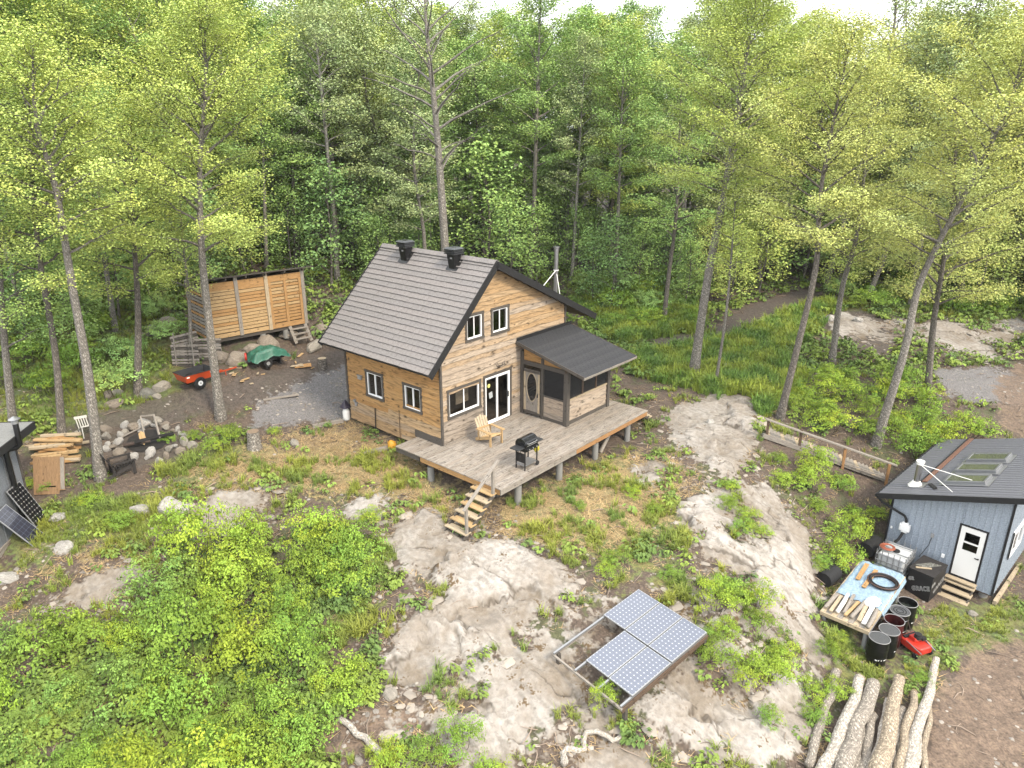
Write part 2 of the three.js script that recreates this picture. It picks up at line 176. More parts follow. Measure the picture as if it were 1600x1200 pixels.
// shrubs: x, z, radius, place
const SHRUBS = [[-5.16,-12.91,1.08,0],[-10.64,-16.13,0.78,0],[-11.67,-11.98,1.17,0],[-12.14,-15.91,1.38,0],[-8.55,-19.52,1.11,0],[-10.07,-12.71,0.79,0],[-6.22,-19.99,1.21,0],[-14.28,-15.34,1.03,0],[-6.2,-16.81,0.85,0],[-7.06,-15.7,1.27,0],[-5.81,-15.12,1.08,0],[-4.27,-14.59,0.91,0],[-11.45,-14.36,0.82,0],[-8.55,-15.52,1.37,0],[-6.55,-12.22,1.35,0],[-6.41,-18.61,1.09,0],[-9.87,-18.96,1.31,0],[-9.8,-14.67,1.23,0],[-8.46,-13.95,1.2,0],[-8.14,-18.11,1.39,0],[-5.13,-17.9,1.23,0],[-8.77,-12.25,0.99,0],[-10.16,-17.52,1.33,0],[-5.1,-19.34,1.09,0],[-13.15,-14.14,0.88,0],[-6.28,-13.67,1.02,0],[-8.51,-16.8,0.84,0],[-12.66,-12.91,0.91,0],[-7.5,-13.09,0.79,0],[-1.16,-12.98,0.72,1],[-0.56,-12.28,0.65,1],[-1.96,-12.63,0.55,1],[-2.76,-12.58,0.6,1],[11.47,-23.7,0.56,2],[13.11,-23.81,0.52,2],[11.52,-21.48,0.84,2],[13.14,-25.33,0.64,2],[11.78,-24.87,0.88,2],[14.26,-24.54,0.53,2],[10.79,-25.89,0.51,2],[12.44,-22.65,0.92,2],[10.54,-24.59,0.73,2],[10.61,-20.8,0.54,2],[12.13,-25.91,0.84,2],[14.0,-28.8,1.28,3],[16.07,-28.7,1.0,3],[20.79,-29.79,1.23,3],[16.67,-33.7,0.91,3],[18.87,-28.84,1.17,3],[14.26,-30.08,0.84,3],[17.55,-29.4,0.99,3],[16.35,-30.51,0.87,3],[15.26,-31.67,1.22,3],[16.62,-31.8,0.95,3],[19.62,-31.6,0.94,3],[19.11,-30.21,0.98,3],[18.09,-31.77,1.08,3],[12.9,-30.36,1.1,3],[15.54,-32.96,0.97,3],[17.47,-27.97,1.3,3],[13.95,-31.52,0.86,3],[18.93,-32.87,1.26,3],[7.33,-17.76,0.67,4],[7.2,-16.95,0.61,4],[5.99,-16.4,0.53,4],[7.2,-15.58,0.79,4],[6.46,-17.86,0.65,4],[6.19,-15.25,0.73,4],[7.66,-16.27,0.61,4],[5.44,-15.66,0.6,4],[5.95,-17.23,0.8,4],[7.95,-22.75,0.41,5],[7.76,-20.84,0.57,5],[8.32,-21.8,0.5,5],[8.5,-21.01,0.43,5],[7.58,-22.09,0.45,5],[8.1,-23.43,0.46,5],[8.2,-15.52,0.53,6],[7.93,-14.66,0.45,6],[9.1,-15.73,0.52,6],[9.85,-17.72,0.36,6],[9.32,-16.93,0.48,6],[5.92,-46.88,1.25,7],[8.62,-44.26,1.43,7],[6.22,-41.98,0.92,7],[7.0,-48.81,0.94,7],[8.54,-46.15,1.27,7],[10.67,-45.29,0.91,7],[6.4,-44.21,1.38,7],[11.36,-49.24,1.32,7],[8.3,-41.91,1.3,7],[12.12,-46.35,1.49,7],[11.28,-43.22,0.97,7],[4.55,-48.15,1.04,7],[9.94,-47.4,1.34,7],[8.87,-49.2,0.9,7],[-19.57,-32.21,1.09,8],[-17.53,-34.09,0.93,8],[-20.91,-29.38,1.27,8],[-20.13,-34.81,0.97,8],[-21.02,-39.85,1.29,8],[-17.48,-30.23,1.24,8],[-18.97,-38.98,1.05,8],[-16.25,-32.25,1.09,8],[-18.98,-27.14,1.11,8],[-25.74,-37.32,0.88,8],[-22.84,-35.52,1.33,8],[-21.17,-37.87,1.3,8],[-21.74,-31.22,1.04,8],[-16.63,-27.82,1.36,8],[-19.02,-36.78,1.25,8],[-21.71,-33.68,1.12,8],[-23.22,-39.59,0.95,8],[-23.54,-31.86,1.28,8],[-24.16,-33.71,1.13,8],[-25.55,-35.22,0.86,8],[-23.56,-37.58,1.04,8],[-27.22,-39.03,1.01,8],[-20.88,-27.34,0.81,8],[-25.11,-39.11,1.11,8],[-19.01,-29.09,1.29,8],[26.4,-45.11,1.35,9],[24.49,-46.86,1.12,9],[28.61,-51.02,1.04,9],[24.09,-49.42,1.02,9],[33.15,-51.59,1.4,9],[30.35,-46.11,1.39,9],[33.83,-49.19,1.49,9],[30.61,-43.57,1.22,9],[31.21,-50.12,1.41,9],[22.98,-44.5,1.46,9],[32.93,-45.85,1.05,9],[26.8,-47.47,1.37,9],[28.96,-48.42,1.06,9],[36.03,-52.92,1.36,9],[38.38,-53.18,1.43,9],[26.01,-50.51,1.12,9],[36.06,-50.24,0.9,9],[28.07,-43.65,1.27,9],[22.2,-46.99,1.22,9],[31.8,-47.91,1.43,9],[-11.27,-25.64,0.8,10],[-11.5,-24.92,0.5,10],[-13.39,-25.11,0.4,10],[-14.45,-21.43,0.5,11],[-12.94,-20.51,0.6,11],[-4.9,-21.13,0.6,12],[3.22,-19.11,0.5,13],[2.85,-18.52,0.4,13],[4.94,-18.6,0.45,13],[5.44,-16.21,0.4,4],[2.35,-21.79,0.3,13],[4.42,-22.89,0.45,13],[4.94,-21.91,0.4,13],[2.27,-14.16,0.45,13],[11.95,-16.56,0.4,14],[6.61,-14.29,0.45,4],[-16.04,-21.99,0.45,11],[-16.7,-22.02,0.4,11],[-12.52,-25.36,0.4,10],[-9.6,-26.36,0.35,10]];
// trees with a trunk of their own: kind, trunk line, radius, crown start, crown radius, leafiness
const TREES = [["lime",[[-14.77,-0.52,-22.8],[-14.61,3.32,-23.1],[-14.46,6.62,-23.02],[-14.32,9.63,-23.0],[-14.3,11.5,-22.68],[-13.98,13.77,-22.84]],0.17,0.45,3.2,1],["lime",[[-16.91,0.18,-24.37],[-16.62,3.51,-24.65],[-16.14,7.19,-24.24],[-15.81,10.14,-24.4],[-15.22,13.59,-24.45]],0.13,0.4,2.8,1],["green",[[-18.79,0.86,-24.61],[-18.07,4.87,-24.4],[-17.38,8.67,-24.43],[-16.44,13.24,-24.32]],0.13,0.25,2.8,1],["lime",[[-12.08,-0.02,-27.19],[-11.88,4.21,-26.96],[-11.74,7.22,-26.98],[-11.44,10.24,-27.21],[-10.95,12.62,-27.36],[-10.52,14.96,-27.03]],0.18,0.36,4.0,1.5],["lime",[[-15.78,0.74,-27.97],[-15.19,4.54,-28.15],[-14.61,8.33,-27.9],[-14.18,11.79,-28.2]],0.15,0.38,2.8,1],["green",[[-18.92,2.27,-32.67],[-18.66,5.24,-32.45],[-18.4,8.13,-32.39],[-17.8,12.66,-32.71]],0.13,0.35,3,1],["lime",[[-14.46,1.46,-30.42],[-14.2,4.25,-30.56],[-13.83,8.08,-30.24],[-13.52,10.87,-30.68]],0.08,0.35,2.0,0.6],["grey",[[-10.72,2.68,-43.08],[-10.65,6.78,-43.18],[-10.65,11.09,-42.94],[-10.72,15.11,-42.9],[-10.83,17.02,-42.79]],0.15,0.42,3.2,0.75],["bare",[[-3.38,0.62,-37.5],[-3.61,8.31,-37.4],[-3.8,12.0,-37.59],[-4.05,15.44,-37.47],[-4.16,18.66,-37.48]],0.23,0.3,4.6,0.45],["green",[[1.25,1.36,-49.06],[1.47,6.17,-49.05],[1.58,11.47,-48.92],[1.69,16.02,-49.13],[1.81,19.24,-49.2]],0.18,0.36,4.0,1.2],["green",[[9.39,0.14,-42.58],[9.54,3.44,-42.74],[9.61,6.47,-42.37],[9.43,12.11,-42.45],[9.26,16.01,-42.67]],0.14,0.4,3.2,1],["lime",[[9.22,-0.51,-34.09],[9.46,4.67,-33.92],[9.87,8.29,-34.11],[10.14,11.38,-34.19],[10.26,14.29,-33.94],[10.42,16.54,-34.25]],0.22,0.4,4.4,1.6],["lime",[[9.98,-0.52,-32.7],[10.06,3.42,-32.44],[10.14,6.41,-32.88],[10.01,9.23,-32.77]],0.07,0.5,1.4,0.35],["yellow",[[12.01,-0.91,-29.42],[12.28,2.79,-29.16],[12.56,6.1,-29.18],[12.52,8.68,-29.67],[12.65,12.05,-29.64],[12.68,14.95,-29.19]],0.16,0.42,3.8,1.2],["yellow",[[17.04,-0.31,-35.93],[17.03,3.66,-36.07],[17.17,6.26,-35.72],[17.04,9.93,-35.77],[16.78,14.18,-35.66]],0.16,0.35,3.4,1.1],["yellow",[[15.9,-1.66,-28.31],[16.25,2.83,-28.06],[16.58,5.26,-28.55],[17.07,7.31,-28.46],[17.82,10.2,-28.11],[18.39,12.46,-28.08],[18.51,14.39,-28.18]],0.17,0.42,4.2,1.3],["yellow",[[20.03,-1.13,-31.91],[19.72,3.0,-32.19],[19.53,5.38,-32.03],[19.27,8.74,-31.94],[18.57,13.36,-32.15]],0.15,0.3,3.6,1.1],["yellow",[[23.63,0.72,-46.26],[24.32,4.02,-46.21],[24.82,8.03,-46.38],[24.82,13.27,-46.32],[24.5,17.78,-46.14]],0.17,0.35,3.6,0.8],["bare",[[21.86,0.98,-48.75],[22.61,7.45,-48.52],[23.56,13.01,-48.77],[23.65,18.14,-48.76],[23.47,20.22,-49.04]],0.16,0.4,3.2,0.5],["yellow",[[28.8,0.61,-44.54],[27.67,7.78,-44.37],[26.88,13.2,-44.64],[26.12,17.54,-44.27]],0.17,0.4,3.8,0.7],["grey",[[4.12,1.47,-48.52],[4.28,6.23,-48.48],[4.45,11.46,-48.8],[4.56,16.69,-48.25]],0.12,0.4,3,0.9],["green",[[-14.83,3.24,-42.62],[-14.45,6.83,-42.39],[-14.13,11.43,-42.56],[-14.05,15.06,-42.51]],0.12,0.45,3,1],["green",[[-13.48,3.19,-43.97],[-13.2,6.69,-43.81],[-12.9,11.44,-44.15],[-12.65,15.52,-43.93]],0.12,0.45,3,1],["lime",[[17.56,1.18,-49.99],[17.48,5.65,-50.2],[17.21,11.47,-50.23],[16.96,16.85,-50.29]],0.14,0.4,3.4,1],["green",[[6.99,0.98,-47.66],[6.94,6.31,-47.38],[6.89,11.46,-47.55],[6.82,16.59,-47.4]],0.14,0.38,3.4,1],["green",[[-2.03,1.29,-51.78],[-2.19,5.89,-52.03],[-2.41,11.9,-51.65],[-2.55,16.67,-51.8]],0.13,0.4,3.4,1]];
// boulders: x, z, radius, tone
const BOULDERS = [[-16.28,-27.1,0.42,1],[-16.78,-27.61,0.3,1],[-16.54,-27.8,0.26,0],[-15.32,-27.96,0.45,2],[-14.99,-28.46,0.42,0],[-14.89,-27.78,0.2,0],[-17.48,-31.12,0.42,2],[-17.43,-32.17,0.4,1],[-17.15,-32.75,0.55,2],[-16.8,-33.5,0.6,1],[-12.13,-31.73,0.5,1],[-11.69,-32.67,0.6,1],[-11.12,-34.09,0.6,1],[-10.53,-33.99,0.5,1],[-9.74,-33.53,0.6,0],[-9.82,-35.01,0.5,1],[-13.3,-30.87,0.5,1],[-12.57,-30.83,0.55,1],[-9.88,-35.97,0.35,1],[-14.83,-31.47,0.4,2],[-12.61,-21.27,0.42,3],[-11.85,-21.52,0.5,3],[-11.48,-21.48,0.4,3],[-14.25,-19.47,0.3,3],[-15.16,-20.78,0.35,3],[-15.37,-18.25,0.4,3],[-8.68,-25.81,0.3,0],[4.06,-17.2,0.2,0],[-3.11,-14.39,0.2,0],[19.72,-42.78,0.35,3],[21.17,-42.12,0.4,3],[-3.61,-12.72,0.16,0],[8.74,-28.82,0.3,3],[15.41,-19.72,0.18,0]];
// logs: foot x, z, tip x, z, radii, look
const LOGS = [[7.21,-13.22,9.34,-16.36,0.11,0.12,0],[7.33,-12.73,9.94,-16.2,0.17,0.14,1],[7.7,-12.6,10.23,-16.02,0.23,0.18,0],[8.34,-12.82,9.81,-15.14,0.14,0.12,0],[8.67,-12.59,11.16,-16.4,0.23,0.15,2],[9.45,-13.15,11.38,-15.96,0.11,0.1,2],[9.35,-12.72,12.85,-17.42,0.17,0.1,1],[9.92,-13.19,10.9,-14.7,0.1,0.09,1],[8.18,-12.81,9.81,-15.56,0.13,0.1,0],[9.29,-13.31,10.8,-15.43,0.14,0.1,0],[8.08,-15.36,8.53,-16.26,0.05,0.04,1],[7.49,-12.66,9.35,-15.41,0.1,0.08,0],[8.49,-12.75,10.52,-15.67,0.1,0.08,1],[9.28,-12.97,10.83,-15.22,0.09,0.08,0],[10.07,-13.11,11.84,-15.96,0.08,0.07,2]];
// ------------------------------------------------------------------ the ground
const terrain = (() => {                     // smooth surface through the control points, kept on a 1 m grid
  const n = CONTROL.length, N = n + 3, A = Array.from({ length: N }, () => new Float64Array(N + 1));
  for (let i = 0; i < n; i++) {
    for (let j = 0; j < n; j++) A[i][j] = Math.hypot(CONTROL[i][0] - CONTROL[j][0], CONTROL[i][1] - CONTROL[j][1]) - (i === j ? 0.15 : 0);
    A[i][n] = A[n][i] = 1; A[i][n + 1] = A[n + 1][i] = CONTROL[i][0]; A[i][n + 2] = A[n + 2][i] = CONTROL[i][1]; A[i][N] = CONTROL[i][2];
  }
  for (let c = 0; c < N; c++) {
    let p = c; for (let r = c + 1; r < N; r++) if (Math.abs(A[r][c]) > Math.abs(A[p][c])) p = r;
    [A[c], A[p]] = [A[p], A[c]];
    for (let r = 0; r < N; r++) if (r !== c && A[r][c]) { const f = A[r][c] / A[c][c]; for (let k = c; k <= N; k++) A[r][k] -= f * A[c][k]; }
  }
  const w = A.map((row, i) => row[N] / row[i]);
  const direct = (x, z) => { let s = w[n] + w[n + 1] * x + w[n + 2] * z; for (let i = 0; i < n; i++) s += w[i] * Math.hypot(x - CONTROL[i][0], z - CONTROL[i][1]); return s; };
  const X0 = -80, Z0 = -120, S = 160, grid = new Float64Array((S + 1) * (S + 1));
  for (let j = 0; j <= S; j++) for (let i = 0; i <= S; i++) grid[j * (S + 1) + i] = direct(X0 + i, Z0 + j);
  const cr = (a, b, c, d, t) => b + 0.5 * t * (c - a + t * (2 * a - 5 * b + 4 * c - d + t * (3 * (b - c) + d - a)));
  return (x, z) => {
    const gx = clamp(x - X0, 1, S - 2.001), gz = clamp(z - Z0, 1, S - 2.001), i = Math.floor(gx), j = Math.floor(gz), u = gx - i, v = gz - j;
    const row = (k) => { const o = (j + k) * (S + 1) + i; return cr(grid[o - 1], grid[o], grid[o + 1], grid[o + 2], u); };
    return cr(row(-1), row(0), row(1), row(2), v);
  };
})();
const AREA = { x: -32, z: -66, s: 64 }, MS = 768;   // the yard's textures cover 64 m x 64 m
function zoneMask(polys, blur) {
  const m = new Float32Array(MS * MS), k = MS / AREA.s;
  for (const p of polys) {
    const xs = [], zs = []; for (let i = 0; i < p.length; i += 2) { xs.push((p[i] - AREA.x) * k); zs.push((p[i + 1] - AREA.z) * k); }
    for (let y = Math.max(0, Math.floor(Math.min(...zs))); y <= Math.min(MS - 1, Math.ceil(Math.max(...zs))); y++) {
      const cuts = [];
      for (let i = 0, j = xs.length - 1; i < xs.length; j = i++) if ((zs[i] > y) !== (zs[j] > y)) cuts.push(xs[i] + (y - zs[i]) / (zs[j] - zs[i]) * (xs[j] - xs[i]));
      cuts.sort((a, b) => a - b);
      for (let c = 0; c + 1 < cuts.length; c += 2) for (let x = Math.max(0, Math.ceil(cuts[c])); x <= Math.min(MS - 1, cuts[c + 1]); x++) m[y * MS + x] = 1;
    }
  }
  const r = Math.round(blur * k), t = new Float32Array(MS * MS);
  for (let pass = 0; pass < 2; pass++) {
    for (let y = 0; y < MS; y++) { let s = 0; for (let x = -r; x < MS; x++) { if (x + r < MS) s += m[y * MS + x + r]; if (x - r - 1 >= 0) s -= m[y * MS + x - r - 1]; if (x >= 0) t[y * MS + x] = s / (2 * r + 1); } }
    for (let x = 0; x < MS; x++) { let s = 0; for (let y = -r; y < MS; y++) { if (y + r < MS) s += t[(y + r) * MS + x]; if (y - r - 1 >= 0) s -= t[(y - r - 1) * MS + x]; if (y >= 0) m[y * MS + x] = s / (2 * r + 1); } }
  }
  return (x, z) => {
    const fx = (x - AREA.x) * k - 0.5, fz = (z - AREA.z) * k - 0.5, i = Math.floor(fx), j = Math.floor(fz); if (i < 0 || j < 0 || i >= MS - 1 || j >= MS - 1) return 0;
    const u = fx - i, v = fz - j, o = j * MS + i; return lerp(lerp(m[o], m[o + 1], u), lerp(m[o + MS], m[o + MS + 1], u), v);
  };
}
const zone = { rock: ((a, b) => (x, z) => Math.max(a(x, z), 0.5 * b(x, z)))(zoneMask(ZONES.rock, 0.3), zoneMask(ZONES.rubble, 0.7)), straw: zoneMask(ZONES.straw, 0.9), path: zoneMask(ZONES.path, 0.5), gravel: zoneMask(ZONES.gravel, 0.5), dirt: zoneMask(ZONES.dirt, 0.5), grass: zoneMask(ZONES.grass, 0.6) };
// how much bare rock shows at a place, 0..1; hollows in it hold soil and moss
function rockAt(x, z) {
  const m = zone.rock(x, z); if (m <= 0.02) return 0;
  const u = x * 0.8 + z * 0.6, v = z * 0.8 - x * 0.6, e = noise2(u * 0.55, v * 1.3) * 0.3 + noise2(x * 2.3 + 9, z * 2.3) * 0.26 + noise2(x * 6, z * 6 + 4) * 0.17 + noise2(x * 15, z * 15) * 0.08;
  return smooth((m * 1.2 + e - 0.5) / 0.14);
}
// the bedrock is broken into plates: which plate a place is on, how far its edge is, and the plate's own lift and tilt
function hash2(i, j, k) { let h = Math.imul(i, 374761393) ^ Math.imul(j, 668265263) ^ Math.imul(k, 1274126177); h = Math.imul(h ^ h >>> 13, 1274126177); return ((h ^ h >>> 16) >>> 0) / 4294967296; }
function plate(x, z, size, k) {
  const u = (x * 0.82 + z * 0.57) / (size * 1.5), v = (z * 0.82 - x * 0.57) / size, iu = Math.floor(u), iv = Math.floor(v); let f1 = 9, f2 = 9, ci = 0, cj = 0, du = 0, dv = 0;
  for (let a = -1; a <= 1; a++) for (let b = -1; b <= 1; b++) { const pu = iu + a + hash2(iu + a, iv + b, k), pv = iv + b + hash2(iu + a, iv + b, k + 1), d = Math.hypot(u - pu, v - pv); if (d < f1) { f2 = f1; f1 = d; ci = iu + a; cj = iv + b; du = u - pu; dv = v - pv; } else if (d < f2) f2 = d; }
  return [(f2 - f1) * size, (hash2(ci, cj, k + 2) - 0.5) + (hash2(ci, cj, k + 3) - 0.5) * du * 0.9 + (hash2(ci, cj, k + 4) - 0.5) * dv * 0.9];
}
function bedrock(x, z) { // [crack 0..1, height of the broken surface]
  const wx = x + 0.22 * noise2(x * 0.9, z * 0.9) + 0.05 * noise2(x * 4, z * 4), wz = z + 0.22 * noise2(x * 0.9 + 40, z * 0.9) + 0.05 * noise2(x * 4 + 9, z * 4);
  const [e1, h1] = plate(wx, wz, 2.1, 1), shatter = smooth((noise2(x * 0.3 + 7, z * 0.3) + 0.35 * clamp((x - 4) / 4) + 0.1) * 1.8), [e2, h2] = plate(wx, wz, 0.75, 20);
  const open = smooth(noise2(x * 0.6 + 60, z * 0.6) * 1.4 + 0.45);
  return [Math.max(smooth(1 - e1 / (0.02 + 0.05 * open)) * (0.25 + 0.75 * open), shatter * 0.8 * (0.3 + 0.7 * open) * smooth(1 - e2 / 0.035)), 0.24 * h1 + 0.2 * shatter * h2];
}
function groundY(x, z) {
  let y = terrain(x, z) + 0.05 * noise2(x * 0.5, z * 0.5) + 0.025 * noise2(x * 1.7, z * 1.7);
  const m = zone.rock(x, z);
  if (m > 0.02) { const [c, h] = bedrock(x, z), r = smooth((m * 1.15 + 0.25 * noise2((x * 0.8 + z * 0.6) * 0.55, (z * 0.8 - x * 0.6) * 1.3) - 0.35) / 0.45); y += r * (0.07 + h + 0.02 * noise2(x * 2.2, z * 2.2) - 0.06 * c); }
  return y;
}
{
  const TS = 2048, col = new Uint8Array(TS * TS * 4), bmp = new Uint8Array(TS * TS * 4), r = seeded(8);
  const toS = (l) => 255 * (l <= 0.0031308 ? l * 12.92 : 1.055 * Math.pow(l, 1 / 2.4) - 0.055);
  const lut = new Uint8Array(4097); for (let i = 0; i <= 4096; i++) lut[i] = Math.min(255, toS(i / 4096));
  for (let j = 0; j < TS; j++) for (let i = 0; i < TS; i++) {
    const x = AREA.x + (i + 0.5) / TS * AREA.s, z = AREA.z + (j + 0.5) / TS * AREA.s;
    const n1 = noise2(x * 0.3 + 50, z * 0.3), n2 = noise2(x * 1.1, z * 1.1 + 30), n3 = noise2(x * 3.7, z * 3.7), n4 = noise2(x * 12, z * 12), w1 = r(), e = n2 * 0.22 + n3 * 0.16 + n4 * 0.1;
    // leaf litter and soil
    let s = 1 + 0.22 * n3 + 0.3 * n4 + (w1 - 0.5) * 0.5, R = 0.135 * s, G = 0.099 * s, B = 0.074 * s, h = 0.3 + 0.06 * n4 + 0.1 * w1;
    const chip = w1 > 0.965 ? 0.6 : 0; R += 0.25 * chip; G += 0.2 * chip; B += 0.15 * chip;
    const mix = (k, a, b, c, hh) => { R = lerp(R, a, k); G = lerp(G, b, k); B = lerp(B, c, k); if (hh !== undefined) h = lerp(h, hh, k); };
    mix(smooth((n1 * 0.5 + n2 * 0.5 + n3 * 0.25 - 0.1) * 2.5) * 0.6, 0.085 * s, 0.115 * s, 0.035 * s);
    const g = smooth((zone.grass(x, z) + e - 0.4) * 4); if (g > 0) mix(g * 0.8, (0.175 + 0.04 * n2) * s, (0.205 + 0.02 * n3) * s, 0.058 * s, 0.35 + 0.2 * w1);
    const st = smooth((zone.straw(x, z) * 1.1 + e * 1.6 - 0.55) * 2.4); if (st > 0) mix(st * 0.7, 0.40 * s, 0.30 * s, 0.155 * s, 0.4 + 0.2 * w1);
    const pa = smooth((zone.path(x, z) + e - 0.42) * 4); if (pa > 0) mix(pa * 0.9, 0.118 * s, 0.096 * s, 0.081 * s, 0.28 + 0.12 * w1);
    const gr = smooth((zone.gravel(x, z) + e - 0.42) * 4); if (gr > 0) { const q = 0.7 + 0.75 * w1 + 0.2 * n4; mix(gr * 0.92, 0.225 * q, 0.215 * q, 0.215 * q, 0.2 + 0.4 * w1); }
    const di = smooth((zone.dirt(x, z) + e - 0.42) * 3.5); if (di > 0) { const rut = x > 6 && z > -22 ? Math.max(smooth(1 - Math.abs(x - 13.1 - 0.5 * (z + 15) - 0.25 * n1) / 0.22), smooth(1 - Math.abs(x - 14.7 - 0.5 * (z + 15) - 0.25 * n1) / 0.22)) * smooth(Math.sin(z * 40 + x * 9) * 0.5 + 0.7) : 0, q = s * (1 + 0.15 * n2) * (1 + 0.22 * rut); mix(di * 0.92, 0.215 * q, 0.152 * q, 0.108 * q, 0.3 + 0.1 * w1); }
    const ro = rockAt(x, z);
    if (ro > 0) {
      const t = clamp(0.45 + n1 * 0.55 + n2 * 0.35 + 0.25 * n3), f = 1 + 0.06 * n3 + 0.08 * n4 + (w1 - 0.5) * 0.16, [c, ph] = bedrock(x, z), edge = 1 - zone.rock(x, z);
      let a = (lerp(0.34, 0.51, t) + ph * 0.5) * f, b = (lerp(0.29, 0.475, t) + ph * 0.5) * f, d = (lerp(0.235, 0.43, t) + ph * 0.5) * f;
      const so = smooth((noise2(x * 0.45 + 33, z * 0.45) * 0.7 + n2 * 0.5 + n3 * 0.3 + n4 * 0.2 - 0.45) * 2) * 0.55; a = lerp(a, 0.32, so); b = lerp(b, 0.265, so); d = lerp(d, 0.21, so);   // thin soil and dead needles
      const st2 = smooth((n2 * 0.5 + noise2((x + z) * 1.1 + 70, (z - x) * 3.2) * 0.55 + n4 * 0.4 - 0.15) * 1.9) * 0.6; a = lerp(a, 0.24, st2); b = lerp(b, 0.21, st2); d = lerp(d, 0.175, st2);   // lichen and water stain
      const mo = smooth((noise2(x * 0.9 + 15, z * 0.9 - 4) * 0.8 + n3 * 0.4 + n4 * 0.35 + edge * 0.75 + c * 0.2 - 0.8) * 4); a = lerp(a, 0.15, mo); b = lerp(b, 0.095, mo); d = lerp(d, 0.045, mo);              // rusty moss
      a = lerp(a, 0.12, c * 0.85); b = lerp(b, 0.095, c * 0.85); d = lerp(d, 0.07, c * 0.85);                                                                                       // soil in the cracks
      mix(ro, a, b, d, clamp(0.6 + 0.12 * n3 + 0.1 * n4 + 0.06 * (w1 - 0.5) + 0.1 * noise2((x + z) * 2.5, (z - x) * 9) - 0.4 * c + 0.1 * mo));
    }
    const k = (j * TS + i) * 4; col[k] = lut[clamp(R * 0.54) * 4096 | 0]; col[k + 1] = lut[clamp(G * 0.54) * 4096 | 0]; col[k + 2] = lut[clamp(B * 0.54) * 4096 | 0]; col[k + 3] = 255;
    bmp[k] = bmp[k + 1] = bmp[k + 2] = clamp(h) * 255; bmp[k + 3] = 255;
  }
  const tex = (d, srgb) => { const t = new THREE.DataTexture(d, TS, TS); t.magFilter = THREE.LinearFilter; t.minFilter = THREE.LinearMipmapLinearFilter; t.generateMipmaps = true; t.wrapS = t.wrapT = THREE.MirroredRepeatWrapping; if (srgb) t.colorSpace = THREE.SRGBColorSpace; t.needsUpdate = true; return t; };
  const mat = new THREE.MeshStandardMaterial({ map: tex(col, true), bumpMap: tex(bmp, false), bumpScale: 0.09, roughness: 0.95 });
  const line = (a, b, fine, lo, hi) => { const out = []; for (let v = a; v <= b + 1e-6; v += fine) out.push(v); let st = fine, v = a; while (v > lo) { st *= 1.12; v -= st; out.unshift(v); } st = fine; v = b; while (v < hi) { st *= 1.12; v += st; out.push(v); } return out; };
  const xs = line(-17, 19, 0.12, -420, 420), zs = line(-34, -11, 0.12, -520, 160), P = new Float32Array(xs.length * zs.length * 3), U = new Float32Array(xs.length * zs.length * 2), I = [];
  zs.forEach((z, j) => xs.forEach((x, i) => { const k = j * xs.length + i; P.set([x, groundY(x, z), z], k * 3); U.set([(x - AREA.x) / AREA.s, (z - AREA.z) / AREA.s], k * 2); if (i && j) I.push(k, k - xs.length - 1, k - 1, k, k - xs.length, k - xs.length - 1); }));
  const g = new THREE.BufferGeometry(); g.setAttribute('position', new THREE.BufferAttribute(P, 3)); g.setAttribute('uv', new THREE.BufferAttribute(U, 2)); g.setIndex(I); g.computeVertexNormals();
  const m = part(scene, 'ground', g, mat); m.userData = { kind: 'structure', label: 'sloping yard of bedrock, leaf litter, dry grass and dirt', category: 'ground' };
}
const at = (x, z, up = 0) => [x, groundY(x, z) + up, z];
console.log('ground');
// ------------------------------------------------------------------ foliage
class Leaves {
  constructor() { this.p = []; this.c = []; this.i = []; }
  leaf(x, y, z, nx, ny, nz, size, ratio, az, c) {          // a folded leaf: base, left, tip, right
    const n = V(nx, ny, nz).normalize(), a = V(Math.cos(az), 0, Math.sin(az)); a.addScaledVector(n, -a.dot(n)).normalize(); const b = n.clone().cross(a), k = this.p.length / 3, h = size / 2, w = size * ratio / 2, f = size * 0.12;
    this.p.push(x - a.x * h, y - a.y * h, z - a.z * h, x + b.x * w + n.x * f, y + b.y * w + n.y * f, z + b.z * w + n.z * f, x + a.x * h - n.x * f, y + a.y * h - n.y * f, z + a.z * h - n.z * f, x - b.x * w + n.x * f, y - b.y * w + n.y * f, z - b.z * w + n.z * f);
    for (let q = 0; q < 4; q++) this.c.push(c[0], c[1], c[2]);
    this.i.push(k, k + 1, k + 2, k, k + 2, k + 3);
  }
  geometry() { const g = new THREE.BufferGeometry(); g.setAttribute('position', new THREE.Float32BufferAttribute(this.p, 3)); g.setAttribute('color', new THREE.Float32BufferAttribute(this.c, 3)); g.setIndex(this.i); const q = g.toNonIndexed(); q.computeVertexNormals(); return q; }
}
const leafMat = (r, g, b) => { const m = new THREE.MeshPhysicalMaterial({ vertexColors: true, roughness: 0.75, specularIntensity: 0.35, side: THREE.DoubleSide }); m.color.setRGB(r, g, b); return m; };
const leafTone = {
  lime: leafMat(0.36, 0.43, 0.11), green: leafMat(0.245, 0.36, 0.102), grey: leafMat(0.31, 0.375, 0.165), yellow: leafMat(0.42, 0.455, 0.14), deep: leafMat(0.165, 0.265, 0.085), bare: leafMat(0.29, 0.36, 0.13), bush: leafMat(0.16, 0.245, 0.036), brightBush: leafMat(0.22, 0.30, 0.036), cool: leafMat(0.155, 0.235, 0.048),
};
const bark = [M(0.62, 0.585, 0.54, { map: reps(barkTex, 1, 0.7), bumpMap: barkTex, bumpScale: 0.02, roughness: 0.95 }), M(0.44, 0.40, 0.36, { map: reps(barkTex, 1, 0.5), bumpMap: barkTex, bumpScale: 0.02, roughness: 0.95 }), M(0.80, 0.77, 0.73, { map: reps(barkTex, 1, 0.9), bumpMap: barkTex, bumpScale: 0.015, roughness: 0.95 })];
